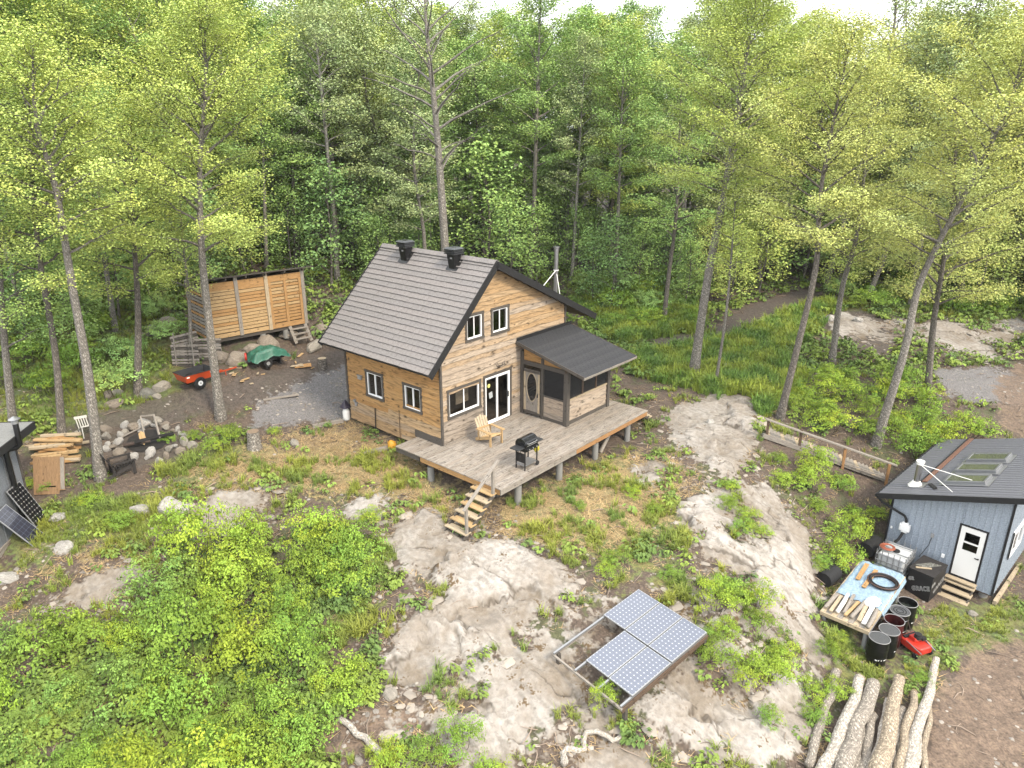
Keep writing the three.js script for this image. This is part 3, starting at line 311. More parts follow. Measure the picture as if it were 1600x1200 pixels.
function growTree(r, line, r0, start, R, leafiness, o = {}) {
  const { size = 0.15, perSpray = 10, spread = 0.46, bare = false, branches = 30, twig = true } = o;
  const curve = new THREE.CatmullRomCurve3(line), wood = [], L = new Leaves(), RA = (t) => r0 * Math.pow(1 - t, 0.8) + 0.012;
  { const n = 16, pts = [], rad = []; for (let i = 0; i <= n; i++) { const t = Math.pow(i / n, 1.15); pts.push(curve.getPoint(t)); rad.push(RA(t) * (1 + 0.5 * Math.exp(-t * 45)) * (1 + 0.06 * (r() - 0.5))); } pts[0].y -= 0.35; wood.push(tube(pts, rad, 8)); }
  const height = curve.getPoint(1).y, tint = () => { const k = 0.86 + r() * 0.28, y = (r() - 0.5) * 0.14; return [k * (1 + y), k, k * (1 - y * 1.5)]; };
  const spray = (p, dx, dz, c) => {
    if (bare && r() > 0.12) return;
    const n = Math.round(perSpray * (0.6 + 0.8 * r())), tilt = (r() - 0.5) * 0.5, az0 = Math.atan2(dz, dx);
    for (let k = 0; k < n; k++) {
      const a = r() * 6.283, d = Math.sqrt(r()) * spread, u = Math.cos(a) * d * 1.25, v = Math.sin(a) * d * 0.85, x = dx * u - dz * v, z = dz * u + dx * v, j = 0.85 + 0.3 * r();
      L.leaf(p.x + x, p.y + tilt * v + (r() - 0.5) * 0.5 - 0.3 * d * d, p.z + z, (r() - 0.5) * 1.5, 1, (r() - 0.5) * 1.5, size * (0.7 + 0.6 * r()), 0.75, az0 + (r() - 0.5) * 2.4, [c[0] * j, c[1] * j, c[2] * j]);
    }
  };
  let az = r() * 6.283;
  for (let i = 0; i < branches; i++) {
    const u = (i + r()) / branches, t = start + (0.985 - start) * Math.pow(u, 0.92); az += 2.4 + (r() - 0.5) * 0.9;
    const p0 = curve.getPoint(t), prof = Math.pow(Math.sin(Math.PI * (0.2 + 0.72 * u)), 0.8) * (1 - 0.3 * u), len = Math.max(0.5, R * prof * (0.6 + 0.55 * r())), el = lerp(0.28, 1.1, Math.pow(u, 1.4)) + (r() - 0.5) * 0.4;
    const dx = Math.cos(az), dz = Math.sin(az), pts = [], rad = [], n = 5, rb = Math.min(RA(t) * 0.62, 0.02 + len * (bare ? 0.013 : 0.014));
    for (let k = 0; k <= n; k++) { const s = len * k / n, q = s / len; pts.push(V(p0.x + dx * s * Math.cos(el) + (k ? (r() - 0.5) * 0.16 : 0), p0.y + Math.sin(el) * s + (0.5 * q - 0.35 * q * q) * len * 0.35 + (k ? (r() - 0.5) * 0.12 : 0), p0.z + dz * s * Math.cos(el) + (k ? (r() - 0.5) * 0.16 : 0))); rad.push(rb * (1 - 0.85 * q)); }
    wood.push(tube(pts, rad, 5, false));
    const bc = new THREE.CatmullRomCurve3(pts), ns = Math.round((2 + len * 2.4) * leafiness * 0.9 + 1);
    for (let k = 0; k < ns; k++) {
      const q = 0.22 + 0.78 * (k + r()) / ns, p = bc.getPoint(q), ta = az + (k % 2 ? 1 : -1) * (0.5 + r() * 0.7), l = (0.5 + 0.5 * r()) * Math.min(1.5, 0.35 + len * 0.42) * (1.1 - 0.45 * q), ex = Math.cos(ta), ez = Math.sin(ta), rise = 0.05 + 0.35 * r() * (0.3 + u);
      const tip = V(p.x + ex * l, p.y + rise * l, p.z + ez * l), c = tint();
      if (twig) wood.push(tube([p, p.clone().lerp(tip, 0.5).add(V((r() - 0.5) * 0.1, 0.04, (r() - 0.5) * 0.1)), tip], [rb * 0.3 * (1 - q * 0.5) + 0.004, 0.006, 0.003], 3, false));
      for (let s = Math.max(0.3, l * 0.3); s <= l + 0.05; s += spread * 0.8) spray(V(p.x + ex * s, p.y + rise * s, p.z + ez * s), ex, ez, c);
    }
    spray(bc.getPoint(1), dx, dz, tint()); spray(bc.getPoint(0.85), dx, dz, tint());
  }
  for (let k = 0; k < 4 * leafiness; k++) spray(curve.getPoint(0.93 + 0.07 * r()).add(V((r() - 0.5) * 0.5, (r() - 0.3) * 0.4, (r() - 0.5) * 0.5)), 1, 0, tint());
  return { wood: merged(wood), leaves: L.geometry(), height };
}
function addTree(name, label, shape, tone, b, pos, turn, s, group) {
  const t = thing(name, label, 'tree', pos, turn, group); t.scale.setScalar(s);
  part(t, 'trunk', shape.wood, bark[b]); part(t, 'crown', shape.leaves, leafTone[tone]); return t;
}
const treeLabels = [
  'leaning grey trunk tree beside the black lawn chair', 'slim dark trunk tree right behind the split lumber pile', 'dark trunk tree at the left edge behind the small shed', 'tall lime green tree standing in front of the slatted woodshed', 'brown trunk tree rising between the two boulder heaps', 'slender brown trunk tree on the fern slope left of the woodshed', 'thin young tree at the left end of the slatted woodshed', 'pale grey trunk tree behind the right end of the woodshed', 'big mostly bare broken tree behind the cabin ridge', 'grey trunk tree behind the cabin left of the steel chimney',
  'slim tree at the forest edge in front of the track, right of the porch', 'thick trunk tree leaning right at the grassy edge behind the deck steps', 'thin sapling tree beside the dark log in the grass', 'leaning grey trunk tree at the top end of the wooden walkway', 'thin trunk tree rising from the bushes below the pale rock outcrop', 'long leaning trunk tree beside the walkway, forked at the top', 'dark barked tree next to the gravel turnaround', 'tree leaning right behind the pale rock outcrop', 'twiggy nearly leafless tree behind the right rock outcrop', 'sparse tall tree behind the gravel road at the right edge',
  'slim grey tree just right of the steel cabin chimney', 'thin dark trunk tree at the wood edge left of the woodshed roof end', 'thin dark trunk tree at the wood edge above the woodshed roof', 'tree standing where the dirt track enters the forest', 'green tree at the forest edge above the porch roof', 'green tree behind the cabin roof between the bare tree and the chimney'];
TREES.forEach(([kind, line, r0, start, R, leafy], i) => {
  const b = line[0], r = seeded(100 + i), pts = line.map((p) => V(p[0] - b[0], p[1] - b[1], p[2] - b[2]));
  const gy = groundY(b[0], b[2]);
  const s = growTree(r, pts, r0, start, R, leafy, { bare: kind === 'bare', branches: kind === 'bare' ? 36 : Math.round(24 + 10 * leafy), size: -b[2] > 40 ? 0.115 : 0.08, perSpray: -b[2] > 40 ? 28 : 44 });
  addTree('broadleaf_tree', treeLabels[i], s, kind, kind === 'grey' ? 2 : kind === 'bare' ? 0 : i % 3 === 1 ? 1 : 0, [b[0], gy, b[2]], 0, 1);
});
console.log('trees');
const toneWord = { lime: 'lime green', green: 'mid green', grey: 'grey green', yellow: 'yellow green', deep: 'dark green' };
const forest = []; // six grown shapes that the wood behind repeats, turned and scaled
for (let k = 0; k < 6; k++) {
  const r = seeded(300 + k), h = 14.5 + 2.5 * r(), line = [V(0, 0, 0)]; for (let i = 1; i <= 4; i++) line.push(V((r() - 0.5) * 0.5 * i, h * i / 4, (r() - 0.5) * 0.5 * i));
  forest.push(growTree(r, line, 0.13 + 0.05 * r(), 0.2 + 0.1 * r(), 3.3 + 0.8 * r(), 1, { size: 0.14, perSpray: 27, spread: 0.6, branches: 44, twig: false }));
}
{
  const r = seeded(77), got = TREES.map((t) => [t[1][0][0], t[1][0][2]]); let n = 0;
  for (let k = 0; k < 9000 && n < 240; k++) {
    const z = -31 - 40 * Math.pow(r(), 1.0), x = (r() * 2 - 1) * (-z * 0.86 + 5), p = [x, z];
    if (z > -41 - 5 * smooth((x + 8) / 8) + 9 * smooth((-x - 17) / 6) + 5 * smooth((x - 24) / 5)) continue;
    if (zone.path(x, z) > 0.05 || zone.gravel(x, z) > 0.05 || (x > 9 && x < 24 && z > -50 && z < -40) || (Math.abs(x + 12) < 5 && z > -37)) continue;
    if (TREES.some((t) => { const [hx, , hz] = t[1][0]; return z > hz && Math.abs(x / z - hx / hz) < (t[0] === 'bare' ? 0.08 : 0.05); }) || got.some((q) => Math.hypot(q[0] - x, q[1] - z) < 2.6)) continue;
    got.push(p); n++;
    const side = x / -z, tone = side < -0.3 ? ['lime', 'green', 'lime', 'green'][n % 4] : side < 0.22 ? ['green', 'deep', 'green', 'grey', 'lime'][n % 5] : ['yellow', 'lime', 'yellow', 'grey'][n % 4];
    const where = side < -0.3 ? 'left of the woodshed' : side < 0.22 ? 'behind the cabin' : 'behind the track and rock outcrop';
    addTree('forest_tree', `${toneWord[tone]} leafy tree in the dense wood ${where}`, forest[n % 6], tone, n % 3, at(x, z, -0.1), r() * 6.28, 0.84 + 0.28 * r(), `${toneWord[tone]} trees of the wood ${where}`);
  }
  // saplings under and before them
  const young = []; for (let k = 0; k < 4; k++) { const q = seeded(400 + k), h = 3.2 + 2.2 * q(); young.push(growTree(q, [V(0, 0, 0), V(0.2 * (q() - 0.5), h * 0.5, 0.2), V(0.5 * (q() - 0.5), h, 0)], 0.035, 0.12, 1.35, 0.9, { size: 0.11, perSpray: 18, spread: 0.4, branches: 20, twig: false })); }
  const got2 = []; n = 0;
  for (let k = 0; k < 8000 && n < 250; k++) {
    const z = -29 - 32 * Math.pow(r(), 1.0), x = (r() * 2 - 1) * (-z * 0.8 + 3);
    if (z > -39 - 5 * smooth((x + 8) / 8) + 10 * smooth((-x - 15) / 5) + 4 * smooth((x - 24) / 5)) continue;
    if (zone.path(x, z) > 0.02 || zone.gravel(x, z) > 0.02 || (x > 8 && x < 22 && z > -45) || (x > -15 && x < -4 && z > -41) || zone.rock(x, z) > 0.05) continue;
    if (Math.abs(x / -z + 0.0935) < 0.03 && z > -46) continue;
    if (got2.some((q) => Math.hypot(q[0] - x, q[1] - z) < 1.6)) continue;
    got2.push([x, z]); n++;
    const side = x / -z, tone = side < -0.3 ? ['green', 'lime', 'deep'][n % 3] : side < 0.25 ? ['deep', 'green', 'green'][n % 3] : ['lime', 'yellow', 'green'][n % 3];
    const where = side < -0.3 ? 'left of the woodshed' : side < 0.25 ? 'behind the cabin' : 'beyond the rock outcrop';
    addTree('sapling', `young ${toneWord[tone]} sapling at the forest edge ${where}`, young[n % 4], tone, 1, at(x, z, -0.05), r() * 6.28, 0.8 + 1.25 * r() * r() + 0.3 * r(), `${toneWord[tone]} saplings at the forest edge ${where}`);
  }
}
console.log('forest');
// shrubs
const shrubShapes = [];
for (let k = 0; k < 6; k++) {
  const r = seeded(500 + k), L = new Leaves(), stems = [], H = 0.85 + 0.3 * r(), lumps = Array.from({ length: 7 }, (_, q) => { const a = q / 7 * 6.283 + r(), d = q ? 0.35 + 0.3 * r() : 0; return [Math.cos(a) * d, H * (0.42 + 0.25 * r()) * (q ? 1 : 1.25), Math.sin(a) * d, 0.3 + 0.2 * r(), 0.8 + 0.4 * r(), (r() - 0.5) * 0.25]; });
  for (const [cx, cy, cz, rad, tone, yl] of lumps) {
    stems.push(tube([V(cx * 0.3, -0.1, cz * 0.3), V(cx * 0.7, cy * 0.5, cz * 0.7), V(cx, cy + rad * 0.6, cz)], [0.016, 0.012, 0.005], 3, false));
    for (let s = 0; s < 20; s++) {
      const a = r() * 6.283, up = -0.35 + 1.35 * r(), q = Math.sqrt(Math.max(0, 1 - up * up)), rr2 = rad * (0.8 + 0.4 * r()), x = cx + Math.cos(a) * q * rr2, y = Math.max(0.02, cy + up * rr2), z = cz + Math.sin(a) * q * rr2, c = tone * (0.82 + 0.36 * r());
      for (let j = 0; j < 18; j++) {
        const u = r() * 6.283, d = 0.15 * Math.sqrt(r()), cc = c * (0.86 + 0.28 * r());
        L.leaf(x + Math.cos(u) * d, y + (r() - 0.6) * 0.12 - d * 0.3, z + Math.sin(u) * d, Math.cos(a) * q * 0.8 + Math.cos(u) * 0.4 + (r() - 0.5) * 0.7, 0.5 + Math.max(0, up) * 0.6, Math.sin(a) * q * 0.8 + Math.sin(u) * 0.4 + (r() - 0.5) * 0.7, 0.038 + 0.045 * r(), 0.62, u + (r() - 0.5), [cc * (1 + yl), cc, cc * (1 - yl)]);
      }
    }
  }
  shrubShapes.push({ wood: merged(stems), leaves: L.geometry() });
}
const stemMat = M(0.12, 0.1, 0.05);
const shrubPlaces = ['in the dense thicket filling the lower left', 'at the bottom edge below the bare slab', 'on the slope between the rock ridge and the grey shed', 'on the bank behind the wooden walkway', 'on the rock right of the solar array', 'in the gap of the pale rock ridge', 'beside the drums and the log pile', 'at the forest edge right of the cabin', 'on the forest floor left of the woodshed', 'beyond the far rock outcrop', 'near the fire pit and stump', 'near the small shed on the left', 'next to the pale rocks left of the deck stairs', 'on the ground below the deck', 'by the ends of the logs'];
SHRUBS.forEach(([x, z, rad, w], i) => {
  const kind = [2, 4, 5, 6].includes(w) ? (i % 3 ? 'brightBush' : 'bush') : w === 0 ? ['bush', 'brightBush', 'cool', 'bush', 'brightBush'][i % 5] : w >= 7 && w <= 9 ? (i % 2 ? 'green' : 'bush') : (i % 2 ? 'bush' : 'brightBush');
  const word = { bush: 'mid green', brightBush: 'bright green', cool: 'bluish green', green: 'light green' }[kind], size = rad > 0.85 ? 'large' : 'small';
  const t = thing('leafy_shrub', `${size} ${word} shrub ${shrubPlaces[w]}`, 'shrub', at(x, z, -0.05), (i * 2.4) % 6.283, `${size} ${word} shrubs ${shrubPlaces[w]}`), s = shrubShapes[i % 6], y = rad * ((w === 0 ? 1.05 : 0.8) + 0.5 * ((i * 0.37) % 1));
  t.scale.set(rad, y, rad); part(t, 'stems', s.wood, stemMat); part(t, 'foliage', s.leaves, leafTone[kind]);
});
// ground plants that nobody could count
const footprints = [];   // world-space keep-outs: [x, z, turn, half length, half width]
function keepOut(x, z) { return footprints.some(([cx, cz, a, hx, hz]) => { const dx = x - cx, dz = z - cz, u = dx * Math.cos(a) - dz * Math.sin(a), v = dx * Math.sin(a) + dz * Math.cos(a); return Math.abs(u) < hx && Math.abs(v) < hz; }); }
footprints.push([0.3, -24.5, 0.858, 0, 0]);
{ // cabin and deck, shed
  const c = (a, z) => [-2.64 + a * Math.cos(0.858) + z * Math.sin(0.858), -24.54 - a * Math.sin(0.858) + z * Math.cos(0.858)];
  const [hx, hz] = c(3.75, -2.8), [dx, dz] = c(3.5, 1.9); footprints.push([hx, hz, 0.858, 3.7, 2.8], [dx, dz, 0.858, 4.6, 1.6], [16.4, -23.2, -0.8138, 2.2, 3.2], [11.4, -19.3, 0.827, 1.9, 0.75], [12.0, -18.0, 0.86, 1.7, 0.42], [14.0, -21.3, 0.75, 0.9, 0.7], [15.2, -20.6, 0.757, 0.7, 0.6], [12.42, -17.8, 0.35, 0.4, 0.5], [9.8, -14.6, -0.95 + Math.PI, 2.4, 1.3], [3.2, -16.2, -0.861, 1.5, 1.7], [-14.05, -25, 0, 1.5, 1.2], [-13.3, -28.8, 0.92, 1.4, 0.6], [-11.3, -31.2, 0.75, 1.1, 0.7], [-16.8, -23.7, 0, 1.0, 0.8], [-17, -20, 1.709, 2, 1.5], [-12, -33, 0.734, 2.6, 1.2], [13, -26.8, -0.25, 2.5, 0.6]);
}
const BLADE = (() => { // a tuft of grass
  const r = seeded(61), P = [], C = [];
  for (let b = 0; b < 15; b++) {
    const a = r() * 6.283, l = 0.2 + 0.2 * r(), lean = 0.25 + 0.6 * r(), w = 0.011, ox = (r() - 0.5) * 0.12, oz = (r() - 0.5) * 0.12, ca = Math.cos(a), sa = Math.sin(a), k = 0.75 + 0.5 * r();
    const q = [[0, 0, 1], [lean * 0.3 * l, 0.6 * l, 0.8], [lean * l, l * (1 - lean * 0.35), 0]].map(([d, y, f]) => [[ox + ca * d - sa * w * f, y, oz + sa * d + ca * w * f], [ox + ca * d + sa * w * f, y, oz + sa * d - ca * w * f]]);
    P.push(...q[0][0], ...q[0][1], ...q[1][0], ...q[0][1], ...q[1][1], ...q[1][0], ...q[1][0], ...q[1][1], ...q[2][0]);
    for (let v = 0; v < 9; v++) C.push(k, k, k);
  }
  const g = new THREE.BufferGeometry(); g.setAttribute('position', new THREE.Float32BufferAttribute(P, 3)); g.setAttribute('color', new THREE.Float32BufferAttribute(C, 3)); g.computeVertexNormals(); return g;
})();
const WEED = (() => { const r = seeded(62), L = new Leaves(); for (let k = 0; k < 16; k++) { const a = r() * 6.283, d = 0.04 + 0.15 * Math.sqrt(r()), c = 0.8 + 0.4 * r(); L.leaf(Math.cos(a) * d, 0.04 + 0.14 * r(), Math.sin(a) * d, Math.cos(a) * 0.5 + (r() - 0.5) * 0.6, 1, Math.sin(a) * 0.5 + (r() - 0.5) * 0.6, 0.07 + 0.06 * r(), 0.7, a, [c, c, c]); } return L.geometry(); })();
const STRAW = (() => { const r = seeded(63), P = []; for (let b = 0; b < 12; b++) { const a = r() * 6.283, l = 0.1 + 0.16 * r(), w = 0.008, ox = (r() - 0.5) * 0.3, oz = (r() - 0.5) * 0.3, ca = Math.cos(a), sa = Math.sin(a), y = 0.01 + 0.05 * r(); P.push(ox - sa * w, 0.005, oz + ca * w, ox + sa * w, 0.005, oz - ca * w, ox + ca * l, y, oz + sa * l); } const g = new THREE.BufferGeometry(); g.setAttribute('position', new THREE.Float32BufferAttribute(P, 3)); g.computeVertexNormals(); return g; })();
function spread(geo, mat, seed, tries, most, density, size, tint) {
  const r = seeded(seed), mm = [], cc = [], m = new THREE.Matrix4(), q = new THREE.Quaternion(), e = new THREE.Euler();
  for (let k = 0; k < tries && mm.length < most; k++) {
    const z = -11 - 40 * Math.pow(r(), 1.25), x = (r() * 2 - 1) * (-z * 0.8 + 3), d = density(x, z);
    if (r() > d || keepOut(x, z)) continue;
    const s = size(x, z, r); e.set((r() - 0.5) * 0.3, r() * 6.283, (r() - 0.5) * 0.3); q.setFromEuler(e);
    mm.push(m.clone().compose(V(...at(x, z, -0.02)), q, V(s, s * (0.8 + 0.5 * r()), s))); cc.push(tint(x, z, r));
  }
  const im = new THREE.InstancedMesh(geo, mat, mm.length); mm.forEach((v, i) => { im.setMatrixAt(i, v); im.setColorAt(i, new THREE.Color().setRGB(...cc[i])); }); return im;
}
const patch = (x, z, f, o) => noise2(x * f + o, z * f - o);
const shrubNear = (x, z) => SHRUBS.some((s) => s[3] !== 8 && s[3] !== 7 && Math.abs(s[0] - x) < 1.6 && Math.abs(s[1] - z) < 1.6);
const bareGround = (x, z) => Math.max(zone.path(x, z), zone.gravel(x, z), zone.dirt(x, z) * 0.9, rockAt(x, z));
{
  const plain = new THREE.MeshStandardMaterial({ vertexColors: true, roughness: 0.8, side: THREE.DoubleSide });
  const grassD = (x, z) => { const b = bareGround(x, z); if (b > 0.5) return 0; const g = zone.grass(x, z) * (x < -8 && z > -24 ? 1.45 : 1), p = patch(x, z, 0.6, 4) + 0.5 * patch(x, z, 1.9, 9); return clamp((g * 1.1 - zone.straw(x, z) * 0.55 + p * 0.8 - 0.5)) * (1 - b) + 0.05 * (p > 0.5) + (rockAt(x, z) === 0 && zone.rock(x, z) > 0.08 ? 0.22 * (p > 0.25) : 0); };
  stuff(spread(BLADE, plain, 71, 170000, 23000, grassD, (x, z, r) => (0.5 + 0.9 * r() * clamp(0.7 + 0.6 * patch(x, z, 0.8, 90))) * (x < -14 ? 0.75 : 1) * (x > 10 && z > -24 ? 0.6 : 1), (x, z, r) => { const y = clamp(0.5 + 0.5 * patch(x, z, 0.35, 20)), k = 0.8 + 0.45 * r(); return [lerp(0.11, 0.235, y) * k, lerp(0.175, 0.25, y) * k, 0.032 * k]; }), 'grass', 'tufts of bright green grass over the yard and the rock edges', 'grass');
  const lush = (x, z) => { if (x < 3 || x > 21 || z > -29.5 || z < -46) return 0; const g = zone.grass(x, z); return clamp(g * 1.6 - 0.5) * (1 - bareGround(x, z)) * clamp(0.8 + patch(x, z, 0.7, 3)); };
  stuff(spread(BLADE, plain, 76, 400000, 11000, lush, (x, z, r) => 1.1 + 1.0 * r(), (x, z, r) => { const k = 0.8 + 0.4 * r(), y = clamp(0.5 + patch(x, z, 0.5, 8)); return [lerp(0.11, 0.22, y) * k, lerp(0.20, 0.27, y) * k, 0.03 * k]; }), 'tall_grass', 'lush tall green grass strip between the deck and the dirt track', 'grass');
  const weedD = (x, z) => { const b = bareGround(x, z); if (b > 0.4) return 0; const p = patch(x, z, 0.5, 40) + 0.6 * patch(x, z, 1.5, 60); return clamp(p * 1.0 - 0.45) * (1 - b) * (1 - 0.8 * zone.straw(x, z))  + (z < -34 ? 0.12 : 0) + (SHRUBS.some((q) => q[3] === 0 && Math.abs(q[0] - x) < 0.9 && Math.abs(q[1] - z) < 0.9) ? 0.3 : 0); };
  stuff(spread(WEED, plain, 72, 120000, 13000, weedD, (x, z, r) => (0.7 + 0.9 * r()) * (1 + 0.5 * clamp((-z - 28) / 8)), (x, z, r) => { const y = clamp(0.5 + 0.5 * patch(x, z, 0.4, 33)), k = 0.75 + 0.5 * r(); return [lerp(0.08, 0.19, y) * k, lerp(0.145, 0.255, y) * k, 0.034 * k]; }), 'ground_cover', 'low broad leaved weeds covering the ground between rocks and shrubs', 'weeds');
  const dry = new THREE.MeshStandardMaterial({ roughness: 0.9, side: THREE.DoubleSide });
  stuff(spread(STRAW, dry, 73, 90000, 12000, (x, z) => { const b = bareGround(x, z); return b > 0.5 ? 0 : clamp(zone.straw(x, z) * 1.3 + 0.5 * patch(x, z, 0.9, 12) - 0.35) + 0.06; }, (x, z, r) => 0.8 + 0.8 * r(), (x, z, r) => { const k = 0.75 + 0.5 * r(); return [0.36 * k, 0.255 * k, 0.125 * k]; }), 'dry_grass', 'flattened straw coloured dry grass around the cabin', 'dry grass');
  const pebble = new THREE.IcosahedronGeometry(0.06, 0); pebble.scale(1.2, 0.6, 1);
  stuff(spread(pebble, new THREE.MeshStandardMaterial({ roughness: 0.9 }), 74, 60000, 9000, (x, z) => { const rk = rockAt(x, z); if (rk > 0.5) return 0.01; return (zone.rock(x, z) > 0.04 ? 0.5 : 0) + zone.gravel(x, z) * 0.8 + zone.path(x, z) * 0.12 + zone.dirt(x, z) * 0.12 + 0.03; }, (x, z, r) => 0.35 + 1.1 * Math.pow(r(), 3), (x, z, r) => { const k = 0.5 + 0.6 * r(); return [0.25 * k, 0.225 * k, 0.195 * k]; }), 'loose_stones', 'small loose stones and gravel scattered on the soil', 'stones');
  const slab = new THREE.IcosahedronGeometry(0.3, 0); slab.scale(1.3, 0.3, 0.9); { const p = slab.attributes.position; for (let i = 0; i < p.count; i++) { const k = 1 + 0.35 * noise3(p.getX(i) * 4, p.getY(i) * 4 + 3, p.getZ(i) * 4); p.setXYZ(i, p.getX(i) * k, p.getY(i) * k, p.getZ(i) * k); } slab.computeVertexNormals(); }
  stuff(spread(slab, new THREE.MeshStandardMaterial({ roughness: 0.92 }), 78, 90000, 320, (x, z) => { const m = zone.rock(x, z), k = rockAt(x, z); return m > 0.25 && k < 0.95 ? 0.5 : 0; }, (x, z, r) => 0.25 + 0.75 * r() * r(), (x, z, r) => { const k = 0.75 + 0.45 * r(); return [0.25 * k, 0.22 * k, 0.185 * k]; }), 'rock_fragments', 'pale broken slabs of rock lying along the edges of the bedrock', 'rocks');
  const stick = tube([V(-0.25, 0.02, 0), V(0, 0.05, 0.03), V(0.22, 0.02, -0.02)], [0.008, 0.012, 0.006], 4, false);
  stuff(spread(stick, new THREE.MeshStandardMaterial({ roughness: 0.95 }), 75, 40000, 4200, (x, z) => rockAt(x, z) > 0.5 ? 0.02 : 0.25 * clamp(0.3 + patch(x, z, 0.5, 70)) + (zone.rock(x, z) > 0.04 ? 0.15 : 0), (x, z, r) => 0.4 + 1.5 * r() * r(), (x, z, r) => { const k = 0.5 + 0.7 * r(); return [0.22 * k, 0.17 * k, 0.13 * k]; }), 'fallen_twigs', 'dead twigs and wood chips strewn over the soil', 'twigs');
}
scene.fog = new THREE.FogExp2(0xe4e9ec, 0.0002);
console.log('plants');
// ------------------------------------------------------------------ the cabin
const flat = (g) => { const q = g.index ? g.toNonIndexed() : g; q.computeVertexNormals(); return q; };
// one board of live-edge siding from x0 to x1 at its foot and u0 to u1 at its head, height h, wavy lower edge
function sidingBoard(x0, x1, u0, u1, y, h, wave, r) {
  const n = Math.max(2, Math.min(9, Math.round((x1 - x0) / 0.55))), F = [], off = r() * 9, ph = r() * 50, ov = r() * 5, top = 0.012, bot = 0.045 + 0.012 * r();
  for (let i = 0; i <= n; i++) { const t = i / n, xb = lerp(x0, x1, t), w = wave * (noise2(xb * 1.3 + ph, ph) + 0.5 * noise2(xb * 3.7, ph)); F.push([xb, y - 0.015 + w, lerp(u0, u1, t), y + h + 0.02]); }
  const P = [], U = [], q = (a, b, c, d) => { for (const v of [a, b, c, a, c, d]) { P.push(v[0], v[1], v[2]); U.push(v[0] + off, v[1] - y + ov); } };
  for (let i = 0; i < n; i++) {
    const a = F[i], b = F[i + 1];
    q([a[0], a[1], bot], [b[0], b[1], bot], [b[2], b[3], top], [a[2], a[3], top]);
    q([a[0], a[1], 0.001], [b[0], b[1], 0.001], [b[0], b[1], bot], [a[0], a[1], bot]);
  }
  const a = F[0], b = F[n]; q([a[0], a[1], 0.001], [a[0], a[1], bot], [a[2], a[3], top], [a[2], a[3], 0.001]); q([b[0], b[1], bot], [b[0], b[1], 0.001], [b[2], b[3], 0.001], [b[2], b[3], top]);
  const g = new THREE.BufferGeometry(); g.setAttribute('position', new THREE.Float32BufferAttribute(P, 3)); g.setAttribute('uv', new THREE.Float32BufferAttribute(U, 2)); g.computeVertexNormals(); return g;
}
const sidings = { // colours of the boards: honey where the eaves keep the rain off, bleached and grey where they do not
  honey: [[0.81, 0.455, 0.165], [0.84, 0.49, 0.19], [0.765, 0.415, 0.145]], amber: [[0.81, 0.545, 0.29], [0.79, 0.515, 0.26], [0.83, 0.575, 0.32]], tan: [[0.79, 0.575, 0.365], [0.755, 0.545, 0.345], [0.82, 0.61, 0.395]],
  bleached: [[0.79, 0.635, 0.48], [0.75, 0.595, 0.445], [0.83, 0.68, 0.525]], grey: [[0.62, 0.515, 0.41], [0.57, 0.47, 0.375]],
};
const sidingMats = Object.fromEntries(Object.entries(sidings).map(([k, l]) => [k, l.map((c) => M(...c, { map: sidingGrain, roughness: 0.9 }))]));
// a wall in its own frame: x along, y up, z outwards; outline is a polygon, holes are [x0, x1, y0, y1]
function sidedWall(parent, name, outline, holes, boardH, pick, seed, pos, turn, wave = 0.022) {
  const r = seeded(seed), s = new THREE.Shape(outline.map(([x, y]) => new THREE.Vector2(x, y)));
  for (const [a, b, c, d] of holes) s.holes.push(new THREE.Path([[a, c], [a, d], [b, d], [b, c]].map(([x, y]) => new THREE.Vector2(x, y))));
  const g = new THREE.ExtrudeGeometry(s, { depth: 0.12, bevelEnabled: false }); g.translate(0, 0, -0.12);
  const w = part(parent, name, g, mats.plywood, pos, [0, turn, 0]);
  const y0 = Math.min(...outline.map((p) => p[1])), y1 = Math.max(...outline.map((p) => p[1]));
  const span = (y) => { const c = []; outline.forEach((p, i) => { const q = outline[(i + 1) % outline.length]; if ((p[1] > y) !== (q[1] > y)) c.push(p[0] + (y - p[1]) / (q[1] - p[1]) * (q[0] - p[0])); }); return c.length ? [Math.min(...c), Math.max(...c)] : null; };
  for (let y = y0, k = 0; y < y1 - 0.04; k++) {
    const h = Math.min(boardH * (0.85 + 0.3 * r()), y1 - y), lo = span(y + 0.004), hi = span(Math.min(y1 - 0.01, y + h - 0.004)) ?? lo; if (!lo) { y += h; continue; }
    let segs = [[lo[0], lo[1], hi[0], hi[1]]];
    for (const [a, b, c, d] of holes) if (y + h * 0.55 > c && y + h * 0.45 < d) segs = segs.flatMap((q) => b <= q[0] || a >= q[1] ? [q] : [[q[0], a, q[2], a], [b, q[1], b, q[3]]].filter((t) => t[1] - t[0] > 0.03));
    for (const q of segs) {
      const cut = q[1] - q[0] > 4.2 ? lerp(q[0], q[1], 0.35 + 0.3 * r()) : null;
      for (const [a, b, c, d] of cut ? [[q[0], cut, q[2], cut], [cut, q[1], cut, q[3]]] : [q]) { const l = sidingMats[pick(y, (a + b) / 2, r)]; part(w, 'board', sidingBoard(a, b, Math.max(a, c), Math.min(b, d), y, h, wave, r), l[Math.floor(r() * l.length)]); }
    }
    y += h;
  }
  return w;
}
